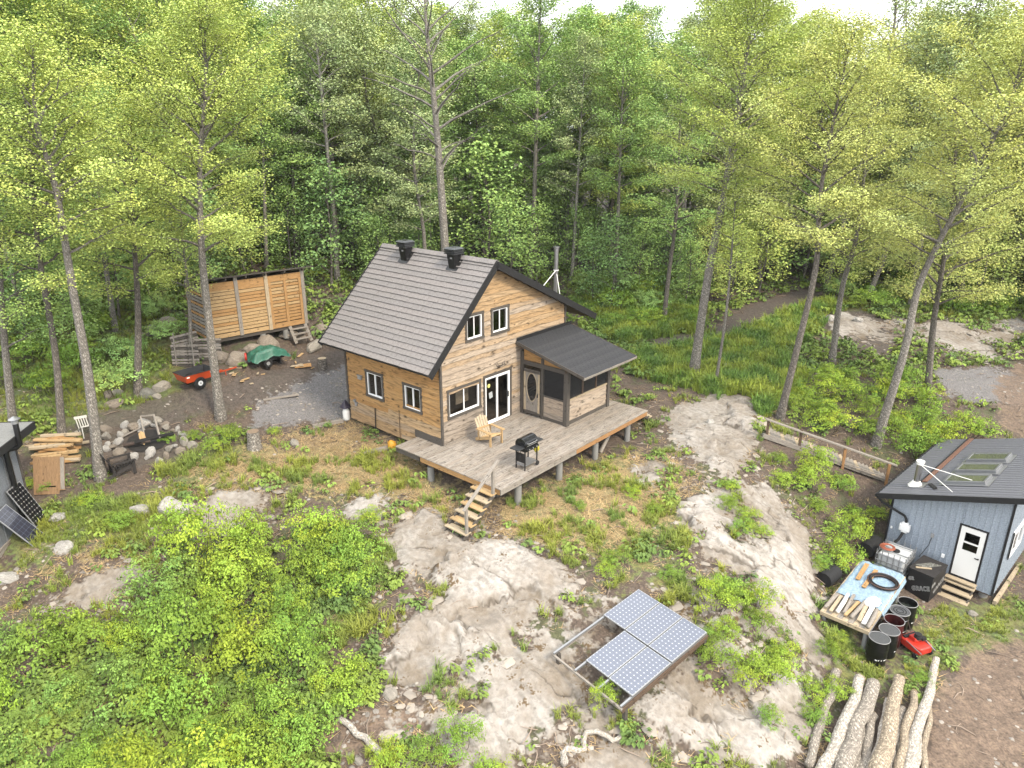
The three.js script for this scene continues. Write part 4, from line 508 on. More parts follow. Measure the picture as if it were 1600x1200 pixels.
function ring(w, h, t, d) { // a rectangular frame
  const s = new THREE.Shape([[-w / 2, -h / 2], [w / 2, -h / 2], [w / 2, h / 2], [-w / 2, h / 2]].map((p) => new THREE.Vector2(...p))); s.holes.push(new THREE.Path([[-w / 2 + t, -h / 2 + t], [-w / 2 + t, h / 2 - t], [w / 2 - t, h / 2 - t], [w / 2 - t, -h / 2 + t]].map((p) => new THREE.Vector2(...p))));
  const g = new THREE.ExtrudeGeometry(s, { depth: d - 0.012, bevelEnabled: true, bevelThickness: 0.006, bevelSize: 0.006, bevelOffset: -0.006, bevelSegments: 1 }); return metres(g, w, h, d);
}
// a two-light slider; its group lies in the plane of the wall
function slider(parent, name, [x0, x1, y0, y1], pos, turn, trim = true, label) {
  const w = x1 - x0, h = y1 - y0, f = sub(parent, name, pos, [0, turn, 0]); if (label) f.userData.label = label;
  part(f, 'frame', ring(w, h, 0.045, 0.09), mats.vinyl, [0, 0, -0.02]);
  part(f, 'meeting_rail', box(0.035, h - 0.1, 0.05, 0.005), mats.vinyl, [0.0, 0, 0.025]);
  for (const s of [-1, 1]) { part(f, 'sash', ring(w / 2 - 0.03, h - 0.08, 0.018, 0.04), mats.vinyl, [s * (w / 4 - 0.012), 0, s > 0 ? -0.015 : 0.012]); part(f, 'pane', new THREE.PlaneGeometry(w / 2 - 0.05, h - 0.1), mats.glass, [s * (w / 4 - 0.012), 0, s > 0 ? 0 : 0.028]); }
  if (trim) { for (const s of [-1, 1]) part(f, 'trim', boxOnce(0.1, +(h + 0.2).toFixed(2), 0.035), mats.greyDark, [s * (w / 2 + 0.05), 0, 0.072]); part(f, 'trim', box(w + 0.22, 0.1, 0.04), mats.greyDark, [0, h / 2 + 0.05, 0.078]); part(f, 'trim', box(w + 0.22, 0.09, 0.05), mats.greyDark, [0, -h / 2 - 0.045, 0.082]); }
  return f;
}
const cabin = thing('cabin', 'wooden cabin of live edge siding with a steep brown shingled roof', 'cabin', [-2.64, 0, -24.54], 0.858);
{
  const W = 7.5, L = 5.64, RX = 2.72, RY = 6.64, under = 0.2, yl = RY - 0.987 * RX - under, yr = RY - 0.484 * (W - RX) - under, foot = -0.34;
  const front = [[1.42, 2.24, 3.84, 4.72], [2.84, 3.72, 3.82, 4.72], [0.38, 2.02, 1.04, 2.04], [2.37, 3.84, 0.06, 2.06]], left = [[-4.31, -3.36, 1.04, 2.02], [-2.0, -1.1, 1.08, 1.99]];
  sidedWall(cabin, 'wall', [[0, foot], [W, foot], [W, yr], [RX, RY - under], [0, yl]], front, 0.2, (y, x, r) => y < 0.16 ? 'grey' : y > 4.7 || (x > 5.4 && y > 3.4) ? 'amber' : y > 3.3 ? (r() < 0.75 ? 'tan' : 'bleached') : y > 0.9 ? (r() < 0.55 ? 'bleached' : 'tan') : (r() < 0.8 ? 'bleached' : 'grey'), 31, [0, 0, 0], 0, 0.03);
  sidedWall(cabin, 'wall', [[0, foot], [L, foot], [L, yl], [0, yl]], left.map(([a, b, c, d]) => [L + a, L + b, c, d]), 0.21, (y, x, r) => y > 1.0 ? 'honey' : y > 0.4 ? (r() < 0.6 ? 'honey' : 'amber') : (r() < 0.7 ? 'amber' : 'tan'), 32, [0, 0, -L], -Math.PI / 2);
  sidedWall(cabin, 'wall', [[0, foot], [L, foot], [L, yr], [0, yr]], [], 0.3, () => 'honey', 33, [W, 0, 0], Math.PI / 2);
  sidedWall(cabin, 'wall', [[0, foot], [W, foot], [W, yl], [W - RX, RY - under], [0, yr]], [], 0.3, () => 'tan', 34, [W, 0, -L], Math.PI);
  part(cabin, 'floor', box(W - 0.3, 0.1, L - 0.3), mats.brown, [W / 2, -0.02, -L / 2]); part(cabin, 'upper_floor', box(W - 0.3, 0.12, L - 0.3), mats.brown, [W / 2, 2.75, -L / 2]);
  part(cabin, 'curtain', box(0.7, 0.7, 0.03), mats.pale, [1.6, 1.5, -0.5]);
  for (const [x, z, h, a] of [[-0.02, 0.045, yl, 0], [W + 0.03, 0.045, yr, 0], [-0.045, -L - 0.01, yl, 0]]) part(cabin, 'corner_trim', box(0.09, h - foot, 0.09, 0.008), mats.greyDark, [x, (h + foot) / 2, z], [0, a, 0]);
  part(cabin, 'skirt_board', box(0.04, 0.3, 1.5), mats.greyDark, [-0.06, 0.13, -0.7]);
  front.forEach((o, i) => { if (i < 3) slider(cabin, 'window', o, [(o[0] + o[1]) / 2, (o[2] + o[3]) / 2, -0.03], 0); });
  left.forEach((o) => slider(cabin, 'window', o, [0.03, (o[2] + o[3]) / 2, (o[0] + o[1]) / 2], -Math.PI / 2));
  { // sliding patio door
    const f = sub(cabin, 'patio_door', [3.105, 1.06, -0.02]); f.userData.label = 'white framed sliding glass door';
    part(f, 'frame', ring(1.47, 2.0, 0.06, 0.11), mats.vinyl, [0, 0, -0.03]);
    for (const s of [-1, 1]) { part(f, 'sash', ring(0.72, 1.88, 0.055, 0.045), mats.vinyl, [s * 0.335, 0, s > 0 ? 0.02 : -0.02]); part(f, 'pane', new THREE.PlaneGeometry(0.62, 1.78), mats.glass, [s * 0.335, 0, s > 0 ? 0.04 : 0]); }
    part(f, 'handle', box(0.03, 0.24, 0.05, 0.006), mats.black, [0.64, 0.0, 0.07]);
    const disc = part(f, 'sticker', cyl(0.085, 0.085, 0.006, 20), M(0.75, 0.74, 0.25), [-0.47, 0.62, 0.012], [Math.PI / 2, 0, 0]); disc.userData.label = 'round pale yellow sticker';
    part(f, 'paper_note', box(0.2, 0.26, 0.006), M(0.5, 0.53, 0.53), [-0.36, 0.2, 0.012], [0, 0, 0.15]);
    part(f, 'trim', box(1.7, 0.11, 0.045), mats.greyDark, [0, 1.07, 0.065]); for (const s of [-1, 1]) part(f, 'trim', box(0.11, 2.02, 0.04), mats.greyDark, [s * 0.795, 0, 0.06]);
  }
  { // antlers over the door
    const a = sub(cabin, 'antlers', [3.17, 2.36, 0.05]); for (const s of [-1, 1]) { part(a, 'antler', merged([tube([V(0, 0, 0), V(s * 0.1, 0.06, 0.1), V(s * 0.24, 0.1, 0.12), V(s * 0.27, 0.22, 0.06)], [0.022, 0.02, 0.015, 0.006], 5), tube([V(s * 0.12, 0.06, 0.1), V(s * 0.12, 0.19, 0.1)], [0.014, 0.005], 4), tube([V(s * 0.2, 0.09, 0.12), V(s * 0.19, 0.23, 0.1)], [0.012, 0.005], 4)]), mats.greyDark); } part(a, 'plaque', box(0.16, 0.12, 0.03, 0.006), mats.brown);
  }
  // roof: two slopes of overlapping courses
  const slope = (dx, dy, len, nC, name, fine) => {
    const n = [-dy * Math.sign(dx), Math.abs(dx)], nx = dx < 0 ? dy : -dy, ny = Math.abs(dx), z0 = 0.37, z1 = -L - 0.56, Pt = (v, w, z) => [RX + dx * v + nx * w, RY + dy * v + ny * w, z];
    const quad = (P, U, a, b, c, d) => { for (const v of [a, b, c, a, c, d]) P.push(...v); for (const t of [[0, 0], [1, 0], [1, 1], [0, 0], [1, 1], [0, 1]]) U.push(t[0] * 0.3 + P.length * 0.013, t[1] * 0.3); };
    const mk = (P, U) => { const g = new THREE.BufferGeometry(); g.setAttribute('position', new THREE.Float32BufferAttribute(P, 3)); g.setAttribute('uv', new THREE.Float32BufferAttribute(U, 2)); g.computeVertexNormals(); return g; };
    const roof = sub(cabin, name);
    { const P = [], U = [], a = (v, w, z) => Pt(v, w, z), t = -0.03, b = -0.16; // deck under the courses
      quad(P, U, a(0, t, z0), a(len, t, z0), a(len, t, z1), a(0, t, z1)); quad(P, U, a(0, b, z1), a(len, b, z1), a(len, b, z0), a(0, b, z0)); quad(P, U, a(len, t, z0), a(len, b, z0), a(len, b, z1), a(len, t, z1)); quad(P, U, a(0, t, z0), a(0, b, z0), a(len, b, z0), a(len, t, z0)); quad(P, U, a(0, t, z1), a(len, t, z1), a(len, b, z1), a(0, b, z1));
      part(roof, 'roof_deck', mk(P, U), mats.brown); }
    const r = seeded(nC * 7), ex = len / nC, tw = (z0 - z1) / fine;
    for (let c = 0; c < nC; c++) {
      const P = [], U = [];
      for (let k = 0; k < fine + (c % 2); k++) {
        const a = Math.max(z1, z0 - (k + 1) * tw + (c % 2) * tw / 2), b = Math.min(z0, z0 - k * tw + (c % 2) * tw / 2) - 0.012, up = 0.018 + 0.012 * r(), v0 = Math.max(0, c * ex - 0.02), v1 = (c + 1) * ex + 0.012 + 0.012 * r(); if (b - a < 0.03) continue;
        quad(P, U, Pt(v0, -0.018, b), Pt(v1, up, b), Pt(v1, up, a), Pt(v0, -0.018, a)); quad(P, U, Pt(v1, up, b), Pt(v1, -0.025, b), Pt(v1, -0.025, a), Pt(v1, up, a));
        quad(P, U, Pt(v0, -0.018, b), Pt(v1, -0.025, b), Pt(v1, up, b), Pt(v0, -0.018, b));
      }
      part(roof, 'shingle_course', mk(P, U), shingle[c % 3 + (r() < 0.3 ? 0 : 0)]);
    }
    // black boards along the edges
    const ang = Math.atan2(dy, dx), mid = (v, w, z) => Pt(v, w, z);
    for (const z of [z0 + 0.02, z1 - 0.02]) { const m = part(roof, 'barge_board', box(len + 0.1, 0.27, 0.04, 0.006), mats.black, mid(len / 2 + 0.03, -0.085, z)); m.rotation.z = dx < 0 ? ang + Math.PI : ang; }
    const e = part(roof, 'eave_board', box(0.035, 0.17, z0 - z1 + 0.02), mats.black, mid(len + 0.018, -0.075, (z0 + z1) / 2)); e.rotation.z = dx < 0 ? ang + Math.PI : ang;
    return { Pt, roof };
  };
  const shingle = [M(0.42, 0.388, 0.372, { map: speckle, bumpMap: grit, bumpScale: 0.004, roughness: 0.8 }), M(0.40, 0.372, 0.36, { map: speckle, bumpMap: grit, bumpScale: 0.004, roughness: 0.8 }), M(0.44, 0.402, 0.385, { map: speckle, bumpMap: grit, bumpScale: 0.004, roughness: 0.8 })];
  const A = Math.atan(0.987), B = Math.atan(0.484);
  slope(-Math.cos(A), -Math.sin(A), 5.02, 21, 'roof', 24); slope(Math.cos(B), -Math.sin(B), 7.42, 24, 'roof', 12);
  for (let k = 0; k < 17; k++) { const g = merged([put(box(0.19, 0.02, 0.4), -0.07, -0.065, 0, 0, 0, A), put(box(0.19, 0.02, 0.4), 0.08, -0.03, 0, 0, 0, -B)]); part(cabin, 'ridge_cap', g, shingle[k % 3], [RX, RY + 0.065 + 0.004 * (k % 2), 0.17 - k * 0.385]); }
  // two tall roof ventilators on the near slope
  for (const z of [-4.38, -1.56]) {
    const v = sub(cabin, 'roof_vent', [2.42, 6.34, z]); v.userData.label = 'black louvred roof ventilator'; v.scale.setScalar(0.86);
    const body = new THREE.CylinderGeometry(0.33, 0.24, 0.72, 4, 1); body.rotateY(Math.PI / 4); flat(body);
    part(v, 'body', flat(body), mats.blackMetal, [0, 0.22, 0]); part(v, 'flashing', box(0.75, 0.015, 0.7), mats.blackMetal, [0, 0.025, 0], [0, 0, A]);
    for (let k = 0; k < 3; k++) { const g = new THREE.CylinderGeometry(0.43, 0.47, 0.05, 4, 1); g.rotateY(Math.PI / 4); part(v, 'louvre', flat(g), mats.blackMetal, [0, 0.55 + k * 0.075, 0]); }
    const cap = new THREE.CylinderGeometry(0.3, 0.49, 0.07, 4, 1); cap.rotateY(Math.PI / 4); part(v, 'cap', flat(cap), M(0.05, 0.055, 0.055, { roughness: 0.35, metalness: 0.3 }), [0, 0.79, 0]); part(v, 'label_plate', box(0.01, 0.07, 0.12), mats.dull, [-0.245, 0.35, 0.05]);
  }
  // steel chimney on the far slope with two braces
  { const c = sub(cabin, 'chimney', [8.2, 3.97, -1.0]); part(c, 'pipe', cyl(0.1, 0.1, 2.4, 20), mats.steel, [0, 1.2, 0]); part(c, 'cap', merged([put(cyl(0.15, 0.15, 0.07, 20), 0, 2.46, 0), put(cyl(0.12, 0.12, 0.1, 20), 0, 2.36, 0)]), mats.steel); part(c, 'storm_collar', cyl(0.12, 0.24, 0.2, 20), mats.galv, [0, 0.12, 0]);
    part(c, 'clamp', cyl(0.115, 0.115, 0.04, 20), mats.white, [0, 1.45, 0]); for (const [x, z] of [[-1.6, 0.35], [-0.35, 0.55]]) part(c, 'brace', tube([V(0, 1.45, 0), V(x, -0.484 * x + 0.06, z)], 0.018, 6), mats.white); }
  // small things fixed to the left wall
  part(cabin, 'wall_lamp', merged([put(box(0.08, 0.14, 0.2), -0.09, 1.68, -4.72), put(box(0.1, 0.03, 0.26), -0.1, 1.77, -4.72)]), mats.dull);
  part(cabin, 'hose_tap', merged([put(box(0.1, 0.1, 0.1), -0.08, 0.55, -5.2), put(cyl(0.07, 0.05, 0.16, 10), -0.1, 0.42, -5.1)]), mats.dull);
  part(cabin, 'iron_rod', tube([V(-0.09, 0.55, -3.85), V(-0.12, -0.36, -3.85)], 0.022, 6), mats.black); part(cabin, 'drain_pipe', tube([V(-0.08, 0.85, -2.35), V(-0.09, -0.4, -2.35)], 0.014, 6), mats.brown);
  for (let k = 0; k < 3; k++) for (const z of [-0.6, -L + 0.6]) part(cabin, 'footing', cyl(0.14, 0.15, 0.7, 14), mats.concrete, [0.8 + k * 2.9, -0.68, z]);
}
console.log('cabin');
// ------------------------------------------------------------------ screened porch on the deck
const porch = thing('screened_porch', 'screened porch with low dark shingle roof against the gable wall', 'porch', [-2.64, 0, -24.54], 0.858);
{
  const X0 = 4.57, X1 = 7.5, D = 2.42, post = (x, z, h, w = 0.15) => part(porch, 'post', box(w, h, w, 0.01), mats.greyDark, [x, h / 2 + 0.002, z]);
  const roofY = (z) => 3.2 - 0.234 * z;
  post(X0, 0.13, 2.75); post(X0, D, 2.42, 0.2); post(X1, D, 2.42, 0.17); post(X0, 1.2, 2.6, 0.13); post(X1, 0.13, 2.75);
  // side with the door
  const side = (z0, z1, y0, y1, n, mat) => { for (let k = 0; k < n; k++) { const h = (y1 - y0) / n; part(porch, 'board', box(0.035, h - 0.006, z1 - z0), mat(k), [X0, y0 + h * (k + 0.5), (z0 + z1) / 2]); } };
  side(1.27, 2.32, 0.12, 1.0, 4, (k) => sidingMats[k < 1 ? 'grey' : 'bleached'][k % 2]); part(porch, 'base_board', box(0.05, 0.13, 1.06), mats.greyDark, [X0 - 0.01, 0.067, 1.79]); part(porch, 'rail', box(0.1, 0.06, 1.05), mats.greyDark, [X0, 1.04, 1.795]);
  part(porch, 'screen', box(0.008, 1.1, 1.0), mats.screen, [X0, 1.62, 1.79]); part(porch, 'beam', box(0.12, 0.18, 2.3), mats.greyDark, [X0, 2.28, 1.27]);
  { const s = new THREE.Shape([[0.2, 2.37], [2.52, 2.37], [2.52, roofY(2.52) - 0.13], [0.2, roofY(0.2) - 0.13]].map((p) => new THREE.Vector2(...p))), g = metres(new THREE.ExtrudeGeometry(s, { depth: 0.03, bevelEnabled: false }), 2.3, 0.4, 0.03); part(porch, 'gable_panel', g, sidingMats.honey[0], [X0 + 0.02, 0, 0], [0, -Math.PI / 2, 0]); }
  { const d = sub(porch, 'screen_door', [X0 - 0.03, 1.06, 0.68], [0, -Math.PI / 2, 0]); d.userData.label = 'weathered wooden screen door with an oval opening';
    const s = new THREE.Shape([[-0.41, -0.96], [0.41, -0.96], [0.41, 0.96], [-0.41, 0.96]].map((p) => new THREE.Vector2(...p))); const e = new THREE.Path(); e.absellipse(0, 0.22, 0.26, 0.6, 0, Math.PI * 2); s.holes.push(e);
    part(d, 'panel', metres(new THREE.ExtrudeGeometry(s, { depth: 0.035, bevelEnabled: false, curveSegments: 16 }), 0.8, 1.9, 0.03), mats.weathered);
    const t = new THREE.TorusGeometry(1, 0.05, 6, 32); t.scale(0.27, 0.61, 0.5); part(d, 'oval_moulding', t, mats.pale, [0, 0.22, 0.04]); part(d, 'oval_screen', new THREE.CircleGeometry(1, 32).scale(0.26, 0.6, 1), mats.screen, [0, 0.22, 0.018]);
    for (const [y, h] of [[-0.9, 0.12], [0.9, 0.1]]) part(d, 'rail', box(0.82, h, 0.03), mats.greyDark, [0, y, 0.05]); for (const x of [-0.37, 0.37]) part(d, 'stile', box(0.09, 1.7, 0.03), mats.pale, [x, 0, 0.05]); part(d, 'scroll', new THREE.TorusGeometry(0.09, 0.015, 5, 16), mats.greyDark, [0, -0.28, 0.05]); part(d, 'handle', box(0.03, 0.14, 0.05), mats.black, [0.34, -0.08, 0.08]); }
  // front
  for (let k = 0; k < 4; k++) part(porch, 'board', sidingBoard(X0 + 0.1, X1 - 0.1, X0 + 0.1, X1 - 0.1, 0.16 + k * 0.225, 0.225, 0.02, rnd), sidingMats.bleached[k % 3], [0, 0, D - 0.02]);
  part(porch, 'wall', box(X1 - X0 - 0.2, 0.95, 0.04), mats.plywood, [(X0 + X1) / 2, 0.6, D - 0.045]); part(porch, 'base_board', box(X1 - X0 - 0.2, 0.16, 0.06), mats.greyDark, [(X0 + X1) / 2, 0.085, D]); part(porch, 'rail', box(X1 - X0 - 0.2, 0.06, 0.12), mats.pale, [(X0 + X1) / 2, 1.08, D]);
  for (const x of [5.62, 6.58]) part(porch, 'mullion', box(0.08, 1.15, 0.08), mats.brown, [x, 1.68, D]); part(porch, 'beam', box(X1 - X0 + 0.2, 0.18, 0.12), mats.brown, [(X0 + X1) / 2, 2.34, D]);
  for (const [a, b] of [[4.68, 5.58], [5.66, 6.54], [6.62, 7.4]]) part(porch, 'screen', box(b - a, 1.15, 0.008), mats.screen, [(a + b) / 2, 1.68, D]);
  part(porch, 'end_wall', box(0.05, 1.0, 2.1), sidingMats.tan[0], [X1, 0.62, 1.25]); part(porch, 'screen', box(0.008, 1.15, 2.1), mats.screen, [X1, 1.68, 1.25]);
  // roof
  const len = 3.52, ang = Math.atan(0.234), rx = (4.24 + 7.95) / 2, rw = 7.95 - 4.24, R = sub(porch, 'roof', [rx, 3.2, 0.06], [ang, 0, 0]);
  part(R, 'roof_deck', box(rw, 0.04, len), mats.weathered, [0, -0.05, len / 2]); for (let k = 0; k < 6; k++) part(R, 'rafter', box(0.05, 0.13, len - 0.25), mats.brown, [-rw / 2 + 0.12 + k * (rw - 0.24) / 5, -0.135, len / 2]);
  const asphalt = [M(0.062, 0.064, 0.072, { map: speckle, bumpMap: grit, bumpScale: 0.004, roughness: 0.9 }), M(0.052, 0.055, 0.063, { map: speckle, bumpMap: grit, bumpScale: 0.004, roughness: 0.9 }), M(0.072, 0.073, 0.08, { map: speckle, bumpMap: grit, bumpScale: 0.004, roughness: 0.9 })], r = seeded(91);
  for (let k = 0; k < 22; k++) { // courses of three-tab shingles, each tab a little different
    const l = [], z = (k + 0.5) * len / 22; for (let x = -rw / 2 + (k % 2) * 0.12; x < rw / 2 - 0.02; x += 0.25) { const w = Math.min(0.243, rw / 2 - x); l.push(put(box(w, 0.011, len / 22 + 0.03), x + w / 2, 0, (r() - 0.5) * 0.012, 0.05, 0, 0)); }
    if (k % 2) l.push(put(box(0.115, 0.011, len / 22 + 0.03), -rw / 2 + 0.058, 0, 0, 0.05, 0, 0)); part(R, 'shingle_course', merged(l), k < 4 ? asphalt[1] : asphalt[k % 3], [0, -0.018 + 0.002 * (k % 2), z]);
  }
  for (const s of [-1, 1]) part(R, 'edge_board', box(0.03, 0.12, len), mats.greyDark, [s * (rw / 2 + 0.017), -0.055, len / 2]); part(R, 'edge_board', box(rw + 0.06, 0.1, 0.03), mats.weathered, [0, -0.07, len + 0.016]); part(R, 'flashing', box(rw, 0.16, 0.02), mats.black, [0, 0.07, 0.02]);
  // a brass lantern that hangs inside
  part(porch, 'lantern', merged([put(cyl(0.05, 0.08, 0.05, 10), 0, 0.16, 0), put(cyl(0.07, 0.06, 0.18, 10), 0, 0.04, 0), put(cyl(0.008, 0.008, 0.3, 5), 0, 0.32, 0)]), M(0.7, 0.5, 0.14, { metalness: 0.6, roughness: 0.35 }), [X0 + 0.25, 1.95, 2.0]);
  part(porch, 'bench', merged([put(box(1.6, 0.08, 0.5), 0, 0.45, 0), put(box(1.6, 0.5, 0.06), 0, 0.7, -0.25), put(box(0.08, 0.42, 0.45), -0.7, 0.21, 0), put(box(0.08, 0.42, 0.45), 0.7, 0.21, 0)]), M(0.25, 0.03, 0.02), [6.4, 0.002, 0.7]);
}
// ------------------------------------------------------------------ the deck
const deckMats = [[0.66, 0.58, 0.49], [0.61, 0.53, 0.44], [0.70, 0.62, 0.53], [0.64, 0.545, 0.445], [0.58, 0.49, 0.40]].map((c) => M(...c, { map: deckGrain, roughness: 0.9 }));
const deck = thing('wooden_deck', 'large weathered grey plank deck wrapping the front of the cabin', 'deck', [-2.64, 0, -24.54], 0.858);
{
  const r = seeded(41), bw = 0.145;
  for (let k = 0, z = 4.05 - bw / 2; z > 0.02; k++, z -= bw) {
    const cut = 2.4 + 3.6 * r();
    for (const [a, b] of [[-1.21, -0.01], [0.0, cut], [cut + 0.006, 8.25]]) part(deck, 'deck_board', box(b - a, 0.035, bw - 0.008), deckMats[Math.floor(r() * 5)], [(a + b) / 2, -0.0185 + 0.002 * r(), z], [0, (r() - 0.5) * 0.0015, 0]);
  }
  for (let k = 0, z = -0.08; z > -1.3; k++, z -= bw) part(deck, 'deck_board', box(1.13, 0.035, bw - 0.008), deckMats[Math.floor(r() * 5)], [-0.645, -0.0185, z]);
  const rim = (x0, x1, mat) => part(deck, 'rim_joist', box(x1 - x0, 0.2, 0.04, 0.005), mat, [(x0 + x1) / 2, -0.14, 4.0]); rim(-1.18, 3.1, mats.weathered); rim(3.11, 8.22, mats.orange);
  part(deck, 'rim_joist', box(0.04, 0.2, 3.9, 0.005), mats.cedar, [-1.165, -0.14, 2.0]); part(deck, 'rim_joist', box(0.04, 0.2, 1.3), mats.greyDark, [-1.165, -0.14, -0.66]); part(deck, 'rim_joist', box(0.04, 0.2, 4), mats.orange, [8.21, -0.14, 1.98]);
  for (let x = -0.8; x < 8.1; x += 0.42) part(deck, 'joist', boxOnce(0.04, 0.18, 3.9), mats.brown, [x, -0.13, 2.0]); part(deck, 'beam', box(9.3, 0.16, 0.12), mats.greyDark, [3.5, -0.305, 3.75]);
  const w = (x, z) => [-2.64 + x * Math.cos(0.858) + z * Math.sin(0.858), -24.54 - x * Math.sin(0.858) + z * Math.cos(0.858)];
  for (const [x, z] of [[0.02, 3.75], [2.4, 3.75], [4.76, 3.75], [7.14, 3.75], [0.8, 1.0], [3.4, 1.0], [6.0, 1.0], [-1.0, 0.4]]) { const h = -0.39 - groundY(...w(x, z)) + 0.15; part(deck, 'pier', cyl(0.125, 0.13, h, 18), mats.concrete, [x, -0.386 - h / 2, z]); }
  { const [gx, gz] = w(6.1, 3.45), gy = groundY(gx, gz); part(deck, 'leaning_board', tube([V(5.35, gy - 0.02, 3.6), V(6.9, -0.3, 3.3)], 0.09, 4), mats.weathered); }
}
function stairs(name, label, o) { // own frame: x goes down the flight, z across
  const t = thing(name, label, 'stairs', o.pos, o.turn), { n, rise, run, width } = o;
  for (let k = 0; k < n; k++) part(t, 'tread', box(run + 0.03, 0.04, width, 0.005), o.mat ?? (k % 2 ? mats.pale : mats.fresh), [run * (k + 0.5), -rise * (k + 1), 0]);
  const L = Math.hypot(n * run, n * rise), a = -Math.atan2(rise, run);
  for (const z of o.stringers ?? [-width / 2 + 0.06, width / 2 - 0.06]) part(t, 'stringer', box(L, 0.16, 0.04), mats.greyDark, [n * run / 2 + 0.02, -rise * (n / 2 + 0.5) - 0.1, z], [0, 0, a]);
  return t;
}
{
  const w = (x, y, z) => [-2.64 + x * Math.cos(0.858) + z * Math.sin(0.858), y, -24.54 - x * Math.sin(0.858) + z * Math.cos(0.858)];
  const st = stairs('deck_stairs', 'open wooden stairs with one handrail at the left front corner', { pos: w(-1.23, 0.0, 3.38), turn: 0.858 + Math.PI, n: 6, rise: 0.185, run: 0.25, width: 0.98 });
  const zr = -0.44; part(st, 'post', box(0.09, 1.05, 0.09, 0.006), mats.weathered, [0.12, 0.25, zr]); part(st, 'post', box(0.09, 1.0, 0.09, 0.006), mats.weathered, [1.4, -0.68, zr]);
  const A = V(-0.15, 0.98, zr), B = V(1.52, -0.22, zr), d = B.clone().sub(A); part(st, 'handrail', box(d.length(), 0.05, 0.12, 0.006), mats.weathered, A.clone().lerp(B, 0.5).toArray(), [0, 0, Math.atan2(d.y, d.x)]);
  stairs('small_steps', 'short flight of pale steps at the right end of the deck', { pos: w(8.26, -0.02, 3.2), turn: 0.858, n: 5, rise: 0.14, run: 0.22, width: 0.9, mat: mats.pale });
}
console.log('deck');
